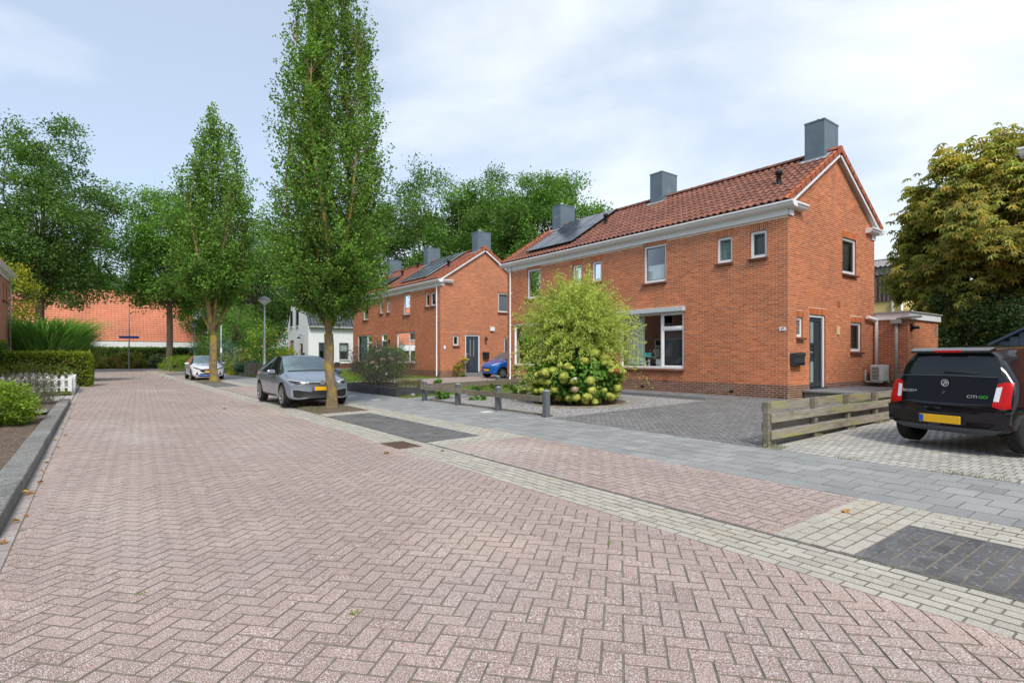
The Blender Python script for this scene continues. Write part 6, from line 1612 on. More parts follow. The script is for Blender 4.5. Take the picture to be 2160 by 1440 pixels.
class Skin:
    def __init__(s, ev): s.b = BVHTree.FromPolygons([v.co[:] for v in ev.vertices], [tuple(p.vertices) for p in ev.polygons])
    def hit(s, ax, a, b, off):
        if ax == 'f': o, d = Vector((4, a, b)), Vector((-1, 0, 0))
        elif ax == 'r': o, d = Vector((-4, a, b)), Vector((1, 0, 0))
        elif ax == 'l': o, d = Vector((a, 3, b)), Vector((0, -1, 0))
        elif ax == 't': o, d = Vector((a, b, 4)), Vector((0, 0, -1))
        else: o, d = Vector((a, -3, b)), Vector((0, 1, 0))
        h = s.b.ray_cast(o, d)
        if h[0] is None: return o + d * 3
        nn = h[1] if h[1].dot(d) < 0 else -h[1]
        return h[0] + nn * off
    def patch(s, ax, A, B, off, name, m, parent, n=14, k=4, skirt=False):
        """strip between two polylines A and B, laid onto the body"""
        def at(P, t):
            L = [0]
            for i in range(len(P) - 1): L.append(L[-1] + math.hypot(P[i + 1][0] - P[i][0], P[i + 1][1] - P[i][1]))
            t *= L[-1]
            for i in range(len(P) - 1):
                if t <= L[i + 1] + 1e-9:
                    f = (t - L[i]) / max(L[i + 1] - L[i], 1e-9); return (P[i][0] + (P[i + 1][0] - P[i][0]) * f, P[i][1] + (P[i + 1][1] - P[i][1]) * f)
            return P[-1]
        V = []; F = []
        for i in range(n + 1):
            p, q = at(A, i / n), at(B, i / n)
            for j in range(k + 1): V.append(s.hit(ax, p[0] + (q[0] - p[0]) * j / k, p[1] + (q[1] - p[1]) * j / k, off))
        F = [(i * (k + 1) + j, (i + 1) * (k + 1) + j, (i + 1) * (k + 1) + j + 1, i * (k + 1) + j + 1) for i in range(n) for j in range(k)]
        mb = MB()
        if skirt:
            K1 = k + 1; ring = [i * K1 for i in range(n + 1)] + [n * K1 + j for j in range(1, K1)] + [i * K1 + k for i in range(n - 1, -1, -1)] + [j for j in range(k - 1, 0, -1)]
            b0 = len(V); dv = {'f': (-1, 0, 0), 'r': (1, 0, 0), 'l': (0, -1, 0), 'R': (0, 1, 0), 't': (0, 0, -1)}[ax]
            V += [V[i] + Vector(dv) * (off + .03) for i in ring]; L_ = len(ring)
            F += [(ring[i], ring[(i + 1) % L_], b0 + (i + 1) % L_, b0 + i) for i in range(L_)]
        mb.add(V, F, not skirt)
        me = mb.mesh(name, M[m] if isinstance(m, str) else m); return child(name, me, parent)
    def line(s, ax, P, w, off, name, m, parent, n=30):
        A = []; B = []
        for i, p in enumerate(P):
            a = P[max(i - 1, 0)]; b = P[min(i + 1, len(P) - 1)]; dx, dy = b[0] - a[0], b[1] - a[1]; L = math.hypot(dx, dy) or 1
            A.append((p[0] - dy / L * w / 2, p[1] + dx / L * w / 2)); B.append((p[0] + dy / L * w / 2, p[1] - dx / L * w / 2))
        return s.patch(ax, A, B, off, name, m, parent, n, 1)

def wheel(root, x, y, r, w, style, s):
    """tyre with rim; s = side the face looks to"""
    W = bpy.data.objects.new('wheel', None); W.empty_display_size = .1; COL.objects.link(W); W.parent = root; W.location = (x, y, r)
    rr = r * (.74 if style == 'golf' else .66)
    m = MB(); m.lathe([(rr, -w * .42), (rr + .015, -w * .5), (r - .025, -w * .5), (r - .004, -w * .40), (r, -w * .2), (r, w * .2), (r - .004, w * .40), (r - .025, w * .5), (rr + .015, w * .5), (rr, w * .42)], (0, 0, 0), 36, 'y')
    child('tyre', m.mesh('tyre', M['tyre']), W)
    m = MB(); f = s * w * .30
    m.lathe([(rr + .002, f + s * .04), (rr - .012, f + s * .03), (rr - .02, f - s * .06), (.001, f - s * .06)], (0, 0, 0), 36, 'y')
    child('rim_barrel', m.mesh('rim_barrel', M['rimdark']), W)
    m = MB()
    m.lathe([(rr + .002, f + s * .045), (rr - .010, f + s * .045), (rr - .016, f + s * .02)], (0, 0, 0), 36, 'y'); m.lathe([(.001, f + s * .03), (.045, f + s * .03), (.055, f)], (0, 0, 0), 16, 'y')
    if style == 'golf':
        for k in range(5):
            a = k * 2 * math.pi / 5 + .3
            for t in (-.16, .16):
                ca, sa = math.cos(a), math.sin(a); cb, sb = math.cos(a + t * 1.9), math.sin(a + t * 1.9)
                p0 = Vector((.04 * ca, 0, .04 * sa)); p1 = Vector((rr * .97 * cb, 0, rr * .97 * sb)); d = (p1 - p0); n = Vector((-d.z, 0, d.x)).normalized()
                m.add([p0 - n * .012 + Vector((0, f + s * .03, 0)), p0 + n * .012 + Vector((0, f + s * .03, 0)), p1 + n * .022 + Vector((0, f + s * .035, 0)), p1 - n * .022 + Vector((0, f + s * .035, 0)),
                       p0 - n * .014 + Vector((0, f - s * .02, 0)), p0 + n * .014 + Vector((0, f - s * .02, 0)), p1 + n * .024 + Vector((0, f - s * .02, 0)), p1 - n * .024 + Vector((0, f - s * .02, 0))], [(0, 1, 2, 3), (0, 4, 5, 1), (1, 5, 6, 2), (2, 6, 7, 3), (3, 7, 4, 0)])
    else:
        for k in range(12 if style == 'cap' else 7):
            a = k * 2 * math.pi / (12 if style == 'cap' else 7); ca, sa = math.cos(a), math.sin(a); p0 = Vector((.05 * ca, 0, .05 * sa)); p1 = Vector((rr * .97 * ca, 0, rr * .97 * sa)); d = p1 - p0; n = Vector((-d.z, 0, d.x)).normalized(); ww = .016 if style == 'cap' else .024
            m.add([p0 - n * ww + Vector((0, f + s * .03, 0)), p0 + n * ww + Vector((0, f + s * .03, 0)), p1 + n * ww * 1.3 + Vector((0, f + s * .035, 0)), p1 - n * ww * 1.3 + Vector((0, f + s * .035, 0))], [(0, 1, 2, 3)])
    child('rim', m.mesh('rim', M['rim'] if style != 'cap' else M['hubcap']), W)

def mirror_part(root, x, y, z, s, pm):
    m = MB(); m.obox((x, y + s * .09, z), (1, 0, 0), (0, 1, 0), (.06, .115, .068), .05); child('mirror', m.mesh('mirror', M[pm]), root)
    m = MB(); m.obox((x, y + s * .075, z - .055), (1, 0, 0), (0, 1, 0), (.05, .10, .025), .02); m.tube([(x - .02, y - s * .12, z - .09), (x, y + s * .04, z - .06)], .022, 6); child('mirror_foot', m.mesh('mirror_foot', M['trim']), root)
    m = MB(); m.obox((x - .058, y + s * .09, z + .005), (1, 0, 0), (0, 1, 0), (.004, .095, .052), .003); child('mirror_glass', m.mesh('mirror_glass', M['carglass']), root)

def plate(root, sk, ax, z, w=.52, h=.11, y=0.0, strip=1):
    s = 1 if ax == 'f' else -1; p = sk.hit(ax, y, z, 0); x = p.x + s * .022
    m = MB(); m.obox((x, y, z), (1, 0, 0), (0, 1, 0), (.008, w / 2, h / 2), .004); o = child('number_plate', m.mesh('number_plate', M['yellow']), root)
    m = MB(); yy = y + (-w / 2 + .028) * (-1 if ax == 'f' else 1) * (-1); yy = y + (w / 2 - .03) * (-1 if ax == 'f' else 1) * strip
    m.obox((x + s * .0086, yy, z), (1, 0, 0), (0, 1, 0), (.001, .026, h / 2 - .006)); child('plate_strip', m.mesh('plate_strip', M['eublue']), o)
    m = MB(); m.obox((x - s * .012, y, z), (1, 0, 0), (0, 1, 0), (.008, w / 2 + .012, h / 2 + .012), .004); child('plate_holder', m.mesh('plate_holder', M['trim']), o)

def strokes(root, c, n, segs, w, t, m, name, r=None):
    """badge: flat strokes in the (y,z) plane at c facing n, optional ring radius r"""
    mb = MB(); c = Vector(c); n = Vector(n).normalized(); ey = Vector((0, 0, 1)).cross(n).normalized(); ez = n.cross(ey)
    for (a, b) in segs:
        p = c + ey * a[0] + ez * a[1]; q = c + ey * b[0] + ez * b[1]; d = (q - p)
        mb.obox((p + q) / 2, d, n.cross(d), (d.length / 2, w / 2, t / 2))
    if r:
        k = 28; V = []
        for i in range(k):
            a = i / k * 6.283
            for rr in (r, r - w): V.append(c + (ey * math.cos(a) + ez * math.sin(a)) * rr + n * t * .5)
        mb.add(V, [(2 * i, 2 * ((i + 1) % k), 2 * ((i + 1) % k) + 1, 2 * i + 1) for i in range(k)])
    return child(name, mb.mesh(name, M[m]), root)

def vw(root, sk, ax, z, R=.062):
    s = 1 if ax == 'f' else -1; p = sk.hit(ax, 0, z, .006); k = R / .062
    sg = [((-.040, .036), (-.004, -.004)), ((.040, .036), (.004, -.004)), ((-.055, .010), (-.026, -.046)), ((-.026, -.046), (0, -.002)), ((0, -.002), (.026, -.046)), ((.026, -.046), (.055, .010))]
    m = MB(); m.lathe([(.001, 0), (R * 1.02, 0), (R * 1.02, s * .004)], (p.x, 0, z), 24, 'x'); child('badge_base', m.mesh('badge_base', M['trim']), root)
    strokes(root, (p.x + s * .006, 0, z), (s, 0, 0), [((a[0] * k, a[1] * k), (b[0] * k, b[1] * k)) for a, b in sg], .012 * k, .004, 'chrome', 'badge', R)

def car(name, label, stn, bow_f, bow_r, axles, wr, ww, track, pm, loc, yaw, style, group):
    ev = car_body(stn, bow_f, bow_r, axles, wr)
    R = thing(name, label, 'car', loc, group); R.rotation_euler = (0, 0, yaw)
    ms = [M[pm], M['screenglass'], M['carglass'], M['carglass'], M['trim'], M['trim'], M['liner']]
    split_body(ev, ms, ['body', 'windscreen', 'side_window', 'rear_window', 'pillar_trim', 'underbody', 'wheel_arch'], R)
    for ax in axles:
        for s in (-1, 1): wheel(R, ax, s * track, wr, ww, style, s)
    sk = Skin(ev)
    return R, sk

GRP = 'cars parked along the street and on the drives'
# grey hatchback in front of the tree, nose towards the camera
golf, sk = car('parked_car', 'grey-blue hatchback parked behind the nearest tree, nose to the camera', GOLF, .26, .12, (1.27, -1.35), .325, .215, .775, 'paint_grey', (5.04, 17.6, .035), rad(-90), 'golf', GRP)
for s in (-1, 1):
    f = lambda P: [(s * p[0], p[1]) for p in P]
    h = sk.patch('f', f([(.34, .692), (.56, .722), (.70, .748), (.80, .772)]), f([(.34, .668), (.50, .640), (.66, .640), (.785, .690)]), .004, 'headlight', 'lampglass', golf, 16, 5)
    sk.line('f', f([(.34, .690), (.56, .720), (.70, .746), (.795, .768)]), .014, .008, 'light_strip', 'lampwhite', h)
    sk.line('f', f([(.36, .668), (.50, .643), (.60, .640)]), .010, .008, 'light_strip', 'lampwhite', h)
    for yy in (.50, .66): sk.patch('f', f([(yy - .045, .705), (yy + .045, .718)]), f([(yy - .045, .660), (yy + .045, .665)]), .006, 'lens', 'lampwhite' if yy < .6 else 'trim', h, 4, 3)
    sk.patch('f', f([(.40, .455), (.62, .49), (.74, .515)]), f([(.40, .30), (.60, .275), (.72, .30)]), .004, 'side_intake', 'trim', golf)
    sk.line('f', f([(.40, .270), (.62, .255), (.745, .30), (.765, .50), (.62, .505), (.42, .468)]), .022, .010, 'intake_trim', 'silvertrim', golf)
    sd_ = 'l' if s > 0 else 'R'
    for P in ([(.52, .90), (.50, .55), (.62, .30)], [(-.32, .92), (-.32, .30)], [(-1.02, .94), (-1.06, .66)]): sk.line(sd_, P, .008, .0015, 'door_gap', 'trim', golf)
    sk.line(sd_, [(.60, .29), (-.9, .29)], .05, .004, 'sill_strip', 'trim', golf)
    sk.patch(sd_, [(-.16, .80), (-.02, .80)], [(-.16, .775), (-.02, .775)], .02, 'door_handle', 'paint_grey', golf, 4, 2); sk.patch(sd_, [(-.98, .83), (-.84, .83)], [(-.98, .805), (-.84, .805)], .02, 'door_handle', 'paint_grey', golf, 4, 2)
    sk.line(sd_, [(.95, .76), (.4, .79), (-1.5, .83)], .006, .002, 'crease_line', 'greytrim', golf)
    mirror_part(golf, .56, s * .90, .965, s, 'paint_grey')
sk.patch('f', [(-.345, .690), (0, .693), (.345, .690)], [(-.345, .670), (0, .668), (.345, .670)], .004, 'upper_grille', 'trim', golf, 16, 2)
sk.line('f', [(-.345, .692), (0, .696), (.345, .692)], .007, .008, 'grille_strip', 'chrome', golf)
gr = sk.patch('f', [(-.50, .455), (-.3, .44), (.3, .44), (.50, .455)], [(-.50, .30), (-.3, .27), (.3, .27), (.50, .30)], .003, 'lower_grille', 'trim', golf, 18, 5)
for z in (.31, .35, .39, .43): sk.line('f', [(-.45, z), (.45, z)], .008, .010, 'grille_bar', 'greytrim', gr)
sk.line('f', [(-.70, .225), (0, .20), (.70, .225)], .03, .006, 'front_lip', 'paint_grey', golf)
vw(golf, sk, 'f', .688); plate(golf, sk, 'f', .525)
for y in (-.30, .30): sk.line('t', [(1.9, y * .9), (1.1, y * 1.4)], .010, .003, 'bonnet_crease', 'paint_grey', golf)
sk.patch('t', [(.22, -.52), (.22, .52)], [(-1.55, -.50), (-1.55, .50)], .003, 'black_roof', 'carglass', golf, 10, 14)
sk.line('f', [(-.62, .985), (0, 1.0), (.62, .985)], .03, .006, 'wiper_cowl', 'trim', golf)

# black small hatchback on the beige drive, tail to the street
cg, sk = car('parked_car', 'black small hatchback on the beige driveway, tail to the street', UP, .24, .10, (1.20, -1.23), .285, .185, .70, 'paint_black', (11.30, 2.21, .155), rad(-13.5), 'seven', GRP)
sk.patch('r', [(-.60, 1.02), (-.2, 1.03), (.2, 1.03), (.60, 1.02)], [(-.57, .665), (-.2, .66), (.2, .66), (.57, .665)], .004, 'tailgate_panel', 'glossblack', cg, 16, 8)
for s in (-1, 1):
    f = lambda P: [(s * p[0], p[1]) for p in P]
    t = sk.patch('r', f([(.60, .93), (.67, .96), (.742, .955)]), f([(.575, .635), (.67, .605), (.755, .62)]), .012, 'tail_light', 'lampred', cg, 8, 8, True)
    sk.patch('r', f([(.595, .885), (.655, .90)]), f([(.583, .705), (.64, .70)]), .015, 'reversing_light', 'lampwhite', t, 4, 5)
    sd_ = 'l' if s > 0 else 'R'
    for P in ([(.60, .90), (.58, .55), (.66, .30)], [(-.16, .93), (-.16, .30)], [(-.80, .94), (-.85, .66)]): sk.line(sd_, P, .008, .0015, 'door_gap', 'trim', cg)
    sk.patch(sd_, [(-.02, .80), (.12, .80)], [(-.02, .775), (.12, .775)], .02, 'door_handle', 'paint_black', cg, 4, 2)
    mirror_part(cg, .60, s * .83, .97, s, 'paint_black')
sk.line('r', [(-.60, 1.025), (0, 1.035), (.60, 1.025)], .008, .006, 'glass_seam', 'greytrim', cg)
sk.line('r', [(-.70, .632), (0, .622), (.70, .632)], .010, .004, 'bumper_gap', 'liner', cg)
m = MB(); m.add([(-1.50, -.52, 1.43), (-1.50, .52, 1.43), (-1.62, .50, 1.385), (-1.62, -.50, 1.385), (-1.50, -.52, 1.385), (-1.50, .52, 1.385), (-1.60, .50, 1.355), (-1.60, -.50, 1.355)], [(0, 1, 2, 3), (4, 7, 6, 5), (3, 2, 6, 7), (0, 3, 7, 4), (1, 5, 6, 2)])
child('spoiler', m.mesh('spoiler', M['paint_black']), cg)
m = MB(); m.obox((-1.625, 0, 1.375), (1, 0, 0), (0, 1, 0), (.006, .17, .016), .004); child('brake_light', m.mesh('brake_light', M['lampred']), cg)
p = sk.hit('r', 0, 1.08, .015); m = MB(); m.tube([(p.x, .03, 1.09), (p.x, -.03, 1.085), (sk.hit('r', -.38, 1.075, .014).x, -.38, 1.075)], [.018, .012, .005], 6); child('rear_wiper', m.mesh('rear_wiper', M['trim']), cg)
sk.patch('r', [(-.765, .585), (-.4, .60), (.4, .60), (.765, .585)], [(-.75, .345), (-.4, .335), (.4, .335), (.75, .345)], .035, 'rear_bumper', 'paint_black', cg, 22, 7, True)
class _B: pass
_b = _B(); _b.hit = lambda ax, y, z, off: sk.hit(ax, y, z, .036 + off)
plate(cg, _b, 'r', .425, y=0, strip=1)
sk.patch('r', [(-.32, .50), (.32, .50)], [(-.30, .355), (.30, .355)], .038, 'plate_recess', 'trim', cg, 8, 5)
sk.patch('r', [(-.70, .335), (-.3, .325), (.3, .325), (.70, .335)], [(-.55, .27), (-.3, .255), (.3, .255), (.55, .27)], .02, 'bumper_diffuser', 'greytrim', cg, 16, 3, True)
p = sk.hit('r', 0, .93, .012)
m = MB(); m.lathe([(.001, 0), (.05, 0), (.05, -.004)], (p.x, 0, .93), 24, 'x'); child('badge_base', m.mesh('badge_base', M['trim']), cg)
strokes(cg, (p.x - .006, 0, .93), (-1, 0, 0), [((-.028, -.02), (.03, .012)), ((-.005, .022), (.028, .012)), ((-.02, .008), (.012, .022)), ((.0, -.01), (.026, -.006)), ((-.03, -.026), (-.008, -.03))], .009, .004, 'chrome', 'badge', .05)
p2 = sk.hit('r', 0, .80, .012); m = MB(); m.lathe([(.001, 0), (.022, 0), (.022, -.006)], (p2.x, 0, .80), 14, 'x'); child('lock', m.mesh('lock', M['greytrim']), cg)
def cartext(s, size, y, z, m, sp=1.0):
    q = sk.hit('r', y, z, .012); o = text(s, size, (q.x, y, z), (rad(90), 0, rad(-90)), M[m], cg, 'lettering', .001, sp, inv=False); o.scale = (1.25, 1, 1)
cartext('ŠKODA', .052, .47, .80, 'chrome'); cartext('CITI', .056, -.345, .755, 'chrome'); cartext('GO', .056, -.47, .755, 'green')
m = MB(); m.tube([(-1.15, 0, 1.44), (-1.17, 0, 1.50)], [.02, .008], 6); child('aerial', m.mesh('aerial', M['trim']), cg)

# white hatchback farther up the street
I20 = [(a * .945, b * .945, c, d * .985, e * 1.0, f_ * .985, g_, h_ * .985, i_) for (a, b, c, d, e, f_, g_, h_, i_) in GOLF]
hy_, sk = car('parked_car', 'white hatchback with blue stripes parked behind the second street tree', I20, .28, .12, (1.19, -1.30), .315, .205, .76, 'paint_white', (5.32, 38.75, .035), rad(-90), 'seven', GRP)
for s in (-1, 1):
    f = lambda P: [(s * p[0], p[1]) for p in P]
    sk.patch('f', f([(.42, .665), (.60, .72), (.79, .785)]), f([(.45, .645), (.62, .645), (.77, .70)]), .004, 'headlight', 'lampglass', hy_, 10, 4)
    sk.patch('f', f([(.585, .50), (.60, .50)]), f([(.54, .30), (.69, .30)]), .004, 'side_intake', 'trim', hy_, 4, 5)
    sd_ = 'l' if s > 0 else 'R'
    for P in ([(.50, .90), (.48, .55), (.58, .30)], [(-.32, .92), (-.32, .30)]): sk.line(sd_, P, .01, .0015, 'door_gap', 'trim', hy_)
    sk.line(sd_, [(1.2, .42), (0, .5), (-1.6, .62)], .10, .003, 'blue_stripe', 'carblue', hy_)
    mirror_part(hy_, .53, s * .89, .965, s, 'paint_white')
sk.patch('f', [(-.52, .615), (0, .625), (.52, .615)], [(-.36, .455), (0, .445), (.36, .455)], .004, 'grille', 'trim', hy_, 14, 5)
sk.patch('f', [(-.42, .40), (0, .405), (.42, .40)], [(-.52, .325), (0, .32), (.52, .325)], .004, 'lower_grille', 'trim', hy_, 14, 3)
sk.patch('f', [(-.55, .318), (0, .315), (.55, .318)], [(-.55, .265), (0, .255), (.55, .265)], .006, 'blue_lip', 'carblue', hy_, 14, 3)
plate(hy_, sk, 'f', .50)
p = sk.hit('f', 0, .66, .01); strokes(hy_, (p.x, 0, .665), (1, 0, .3), [((-.022, -.02), (-.014, .02)), ((.014, -.02), (.022, .02)), ((-.018, 0), (.018, 0))], .009, .004, 'greytrim', 'badge', .045)
sk.patch('t', [(1.02, -.50), (1.02, .50)], [(.95, -.52), (.95, .52)], .004, 'blue_band', 'carblue', hy_, 10, 2)
q = sk.hit('t', 1.35, 0, .006); o = text('Eddoü', .20, (q.x, 0, q.z), (rad(12), 0, rad(90)), M['ink'], hy_, 'lettering', .002, 1.05, .35, inv=False); o.scale = (1.35, 1, 1)

# blue small car on the far drive
bl, sk = car('parked_car', 'bright blue small car beside the blue-grey door, half hidden by the near house', UP, .24, .10, (1.20, -1.23), .285, .185, .70, 'paint_blue', (18.65, 24.85, .265), rad(180), 'cap', GRP)
for s in (-1, 1):
    f = lambda P: [(s * p[0], p[1]) for p in P]
    sk.patch('f', f([(.40, .70), (.58, .80), (.70, .84)]), f([(.42, .66), (.58, .70), (.69, .76)]), .006, 'headlight', 'lampwhite', bl, 8, 4)
    sd_ = 'l' if s > 0 else 'R'
    for P in ([(.60, .90), (.58, .55), (.66, .30)], [(-.16, .93), (-.16, .30)]): sk.line(sd_, P, .008, .0015, 'door_gap', 'trim', bl)
    mirror_part(bl, .60, s * .83, .97, s, 'paint_blue')
sk.line('f', [(-.55, .50), (-.55, .42), (-.45, .315), (.45, .315), (.55, .42), (.55, .50), (.45, .525), (-.45, .525), (-.55, .50)], .022, .004, 'bumper_outline', 'trim', bl)
plate(bl, sk, 'f', .43); vw(bl, sk, 'f', .63, .05)
# ------------------------------------------------------------------ fences, lamps and small things
def post(T, x, y, z0, h, w, m, cap=True):
    mb = MB(); mb.box((x - w / 2, y - w / 2, z0 - .02), (x + w / 2, y + w / 2, z0 + h), .006)
    p = mb.build('post', M[m], T)
    if cap:
        c = MB(); b = w / 2 - .001; z = z0 + h
        c.add([(x - b, y - b, z), (x + b, y - b, z), (x + b, y + b, z), (x - b, y + b, z), (x, y, z + .045)], [(0, 1, 4), (1, 2, 4), (2, 3, 4), (3, 0, 4)]); c.build('post_cap', M['capgrey'], p)
M['capgrey'] = mat('pale_post_cap', (.24, .27, .29), nv=.1, ns=9, rough=.7)
rf = thing('rail_fence', 'low fence of four square grey posts with a weathered rail beside the sidewalk', 'fence', (8.13, 12.4, .1))
for y in (9.55, 11.42, 13.38, 15.36): post(rf, 8.14, y, float(zr(8.14)), .585, .125, 'greypost')
for (a, b) in ((9.62, 12.4), (12.4, 15.45)):
    MB().obox((8.053, (a + b) / 2, float(zr(8.05)) + .41), (0, 1, 0), (0, 0, 1), ((b - a) / 2 - .004, .066, .022), .006).build('rail', M['wood'], rf)
rf2 = thing('rail_fence', 'low rail fence running from the first grey post towards the house wall', 'fence', (10.9, 15.42, .15))
for x in (11.05, 13.6): post(rf2, x, 15.52, float(zr(x)), .62, .125, 'greypost')
for (a, b) in ((8.25, 11.1), (11.1, 13.9)):
    z = float(zr((a + b) / 2)) + .42
    MB().obox(((a + b) / 2, 15.435, z), (1, 0, S), (0, 0, 1), ((b - a) / 2 - .004, .085, .02), .006).build('rail', M['wood'], rf2)

bf = thing('board_fence', 'mossy wooden board fence between the dark drive and the beige drive', 'fence', (8.2, 4.43, .1))
def fz(x): return float(zr(x))
for i, x in enumerate((8.2, 9.72, 11.0, 12.25, 13.6)):
    top = .80 - .012 * i
    MB().box((x - .045, 4.385, fz(x) - .02), (x + .045, 4.475, 1.0 - (fz(8.2) + .66 - 1.0) * 0 - .235), .008).build('post', M['wood'], bf)
ztop = .755
for k, (z, side) in enumerate(((ztop - .075, 1), (ztop - .235, -1), (ztop - .365, 1), (ztop - .49, -1), (ztop - .585, 1))):
    for (a, b) in ((8.16, 11.02), (11.02, 13.9)):
        hh = .068 if k < 4 else .05
        y = 4.43 + side * .062
        MB().obox(((a + b) / 2 + (.0 if side > 0 else .05), y, z + rng.normal(0, .004)), (1, 0, .004), (0, 0, 1), ((b - a) / 2 - .004, hh, .013), .004).build('board', M['woodgreen'], bf)

# planters by the far drive
pl = thing('planter', 'dark raised planter with the purple shrub beside the grey car', 'planter', (8.7, 20.3, .1))
for (a, b) in (((7.98, 18.9), (8.02, 21.8)), ((9.5, 18.9), (9.54, 21.8))): MB().box((a[0], a[1], fz(8.5) - .02), (b[0], b[1], fz(8.5) + .30), .006).build('side_board', M['terracotta'], pl)
for y in (18.9, 21.76): MB().box((8.025, y, fz(8.5) - .02), (9.495, y + .04, fz(8.5) + .30), .006).build('end_board', M['terracotta'], pl)
MB().box((8.03, 18.95, fz(8.5)), (9.49, 21.75, fz(8.5) + .25)).build('soil', M['soil'], pl)
pl2 = thing('planter', 'low dark planter box with pale dry grass near the rail fence', 'planter', (8.9, 17.95, .1))
MB().box((8.10, 17.35, fz(8.5) - .02), (8.14, 18.8, fz(8.5) + .27), .005).build('side_board', M['terracotta'], pl2)
MB().box((9.6, 17.35, fz(8.5) - .02), (9.64, 18.8, fz(8.5) + .27), .005).build('side_board', M['terracotta'], pl2)
for y in (17.35, 18.76): MB().box((8.145, y, fz(8.5) - .02), (9.595, y + .04, fz(8.5) + .27), .005).build('end_board', M['terracotta'], pl2)
MB().box((8.145, 17.4, fz(8.5)), (9.59, 18.75, fz(8.5) + .23)).build('soil', M['soil'], pl2)
tag(MB().obox((8.62, 17.1, fz(8.6) + .045), (1, .3, 0), (-.3, 1, 0), (.07, .05, .05), .02).build('loose_stone', M['beige']), 'small pale stone lying before the low dark planter', 'stone')

# things on the far brick house
fs = thing('front_steps', 'two grey steps below the blue-grey side door of the far house', 'steps', (18.0, 27.4, .25))
MB().box((17.1, 27.0, .2), (19.3, 27.83, .33), .01).build('step', M['stone'], fs); MB().box((16.9, 27.35, .33), (19.0, 27.84, .46), .01).build('step', M['stone'], fs)
lb3 = thing('letter_box', 'black letter box right of the blue-grey side door', 'letter box', (18.9, 27.75, 1.27))
MB().box((18.68, 27.70, 1.27), (19.08, 27.83, 1.60), .02).build('body', M['blackplastic'], lb3); MB().box((18.66, 27.66, 1.60), (19.10, 27.835, 1.70), .02).build('flap', M['anthra'], lb3)
al = thing('wall_lantern', 'small black lantern above the letter box of the far house', 'lamp', (18.9, 27.75, 2.6))
MB().tube([(18.85, 27.83, 2.62), (18.85, 27.72, 2.66), (18.85, 27.68, 2.55)], .015, 6).build('arm', M['blackplastic'], al)
MB().lathe([(.02, 2.58), (.09, 2.52), (.085, 2.42), (.05, 2.40), (.001, 2.40)], (18.85, 27.68, 0), 10).build('lantern', M['blackplastic'], al)
tag(MB().box((19.2, 27.74, 2.97), (19.52, 27.835, 3.22), .02).build('alarm_box', M['white']), 'white alarm box on the gable of the far house', 'alarm box')
tag(MB().box((15.98, 27.80, 1.86), (16.10, 27.835, 2.06), .006).build('house_number', M['white']), 'small white house number plate on the far house corner', 'sign')
fpot = thing('flower_pot', 'hanging pot with yellow flowers left of the blue-grey door', 'flower pot', (17.05, 27.5, 1.0))
MB().lathe([(.001, .90), (.13, .90), (.18, 1.18), (.16, 1.19), (.001, 1.17)], (17.3, 27.66, 0), 14).build('pot', M['wood'], fpot)
q = np.array((17.3, 27.66, 1.22)) + rng.normal(size=(160, 3)) * np.array((.13, .10, .05)); obj('flowers', leaf_mesh('flowers', q, .07, .05, M['flower_yellow'], np.tile((0, 0, 1.), (160, 1))), fpot)
q = np.array((17.3, 27.66, 1.2)) + rng.normal(size=(160, 3)) * np.array((.13, .10, .05)); obj('leaves', leaf_mesh('leaves', q, .08, .05, M['leaf_hyd'], np.tile((0, 0, 1.), (160, 1))), fpot)
bb = thing('letter_box', 'black letter box beside the front door of the far house', 'letter box', (15.7, 34.8, 1.2))
MB().box((15.55, 34.55, 1.35), (15.77, 34.95, 1.95), .03).build('body', M['blackplastic'], bb)
MB().box((15.70, 34.62, 2.3), (15.775, 34.85, 2.55), .03).build('door_lamp', M['blackplastic'], bb)

# inside the big front window: two teal lamps and a vase with dried flowers
def table_lamp(y, lab):
    T = thing('table_lamp', lab, 'lamp', (16.1, y, 1.08))
    MB().lathe([(.001, 1.06), (.05, 1.06), (.02, 1.09), (.045, 1.15), (.015, 1.21), (.045, 1.28), (.015, 1.35), (.03, 1.40), (.001, 1.41)], (16.12, y, 0), 12).build('foot', M['white'], T)
    MB().lathe([(.085, 1.41), (.095, 1.58), (.001, 1.58)], (16.12, y, 0), 14).build('shade', M['teal'], T)
table_lamp(13.32, 'left teal table lamp on the window sill of the near house'); table_lamp(13.14, 'right teal table lamp on the window sill of the near house')
MB().box((15.98, 11.45, 1.02), (16.3, 14.2, 1.06)).build('window_board', M['white'], house1)
va = thing('vase', 'white vase with dried flowers behind the big front window', 'vase', (16.12, 12.72, 1.06))
MB().lathe([(.001, 1.06), (.09, 1.06), (.11, 1.2), (.10, 1.36), (.001, 1.34)], (16.12, 12.70, 0), 14).build('body', M['white'], va)
q = np.array((16.12, 12.70, 1.5)) + rng.normal(size=(160, 3)) * np.array((.08, .13, .09)); obj('dried_flowers', leaf_mesh('dried_flowers', q, .08, .05, M['blade_dry'], np.tile((0, 0, 1.), (160, 1))), va)

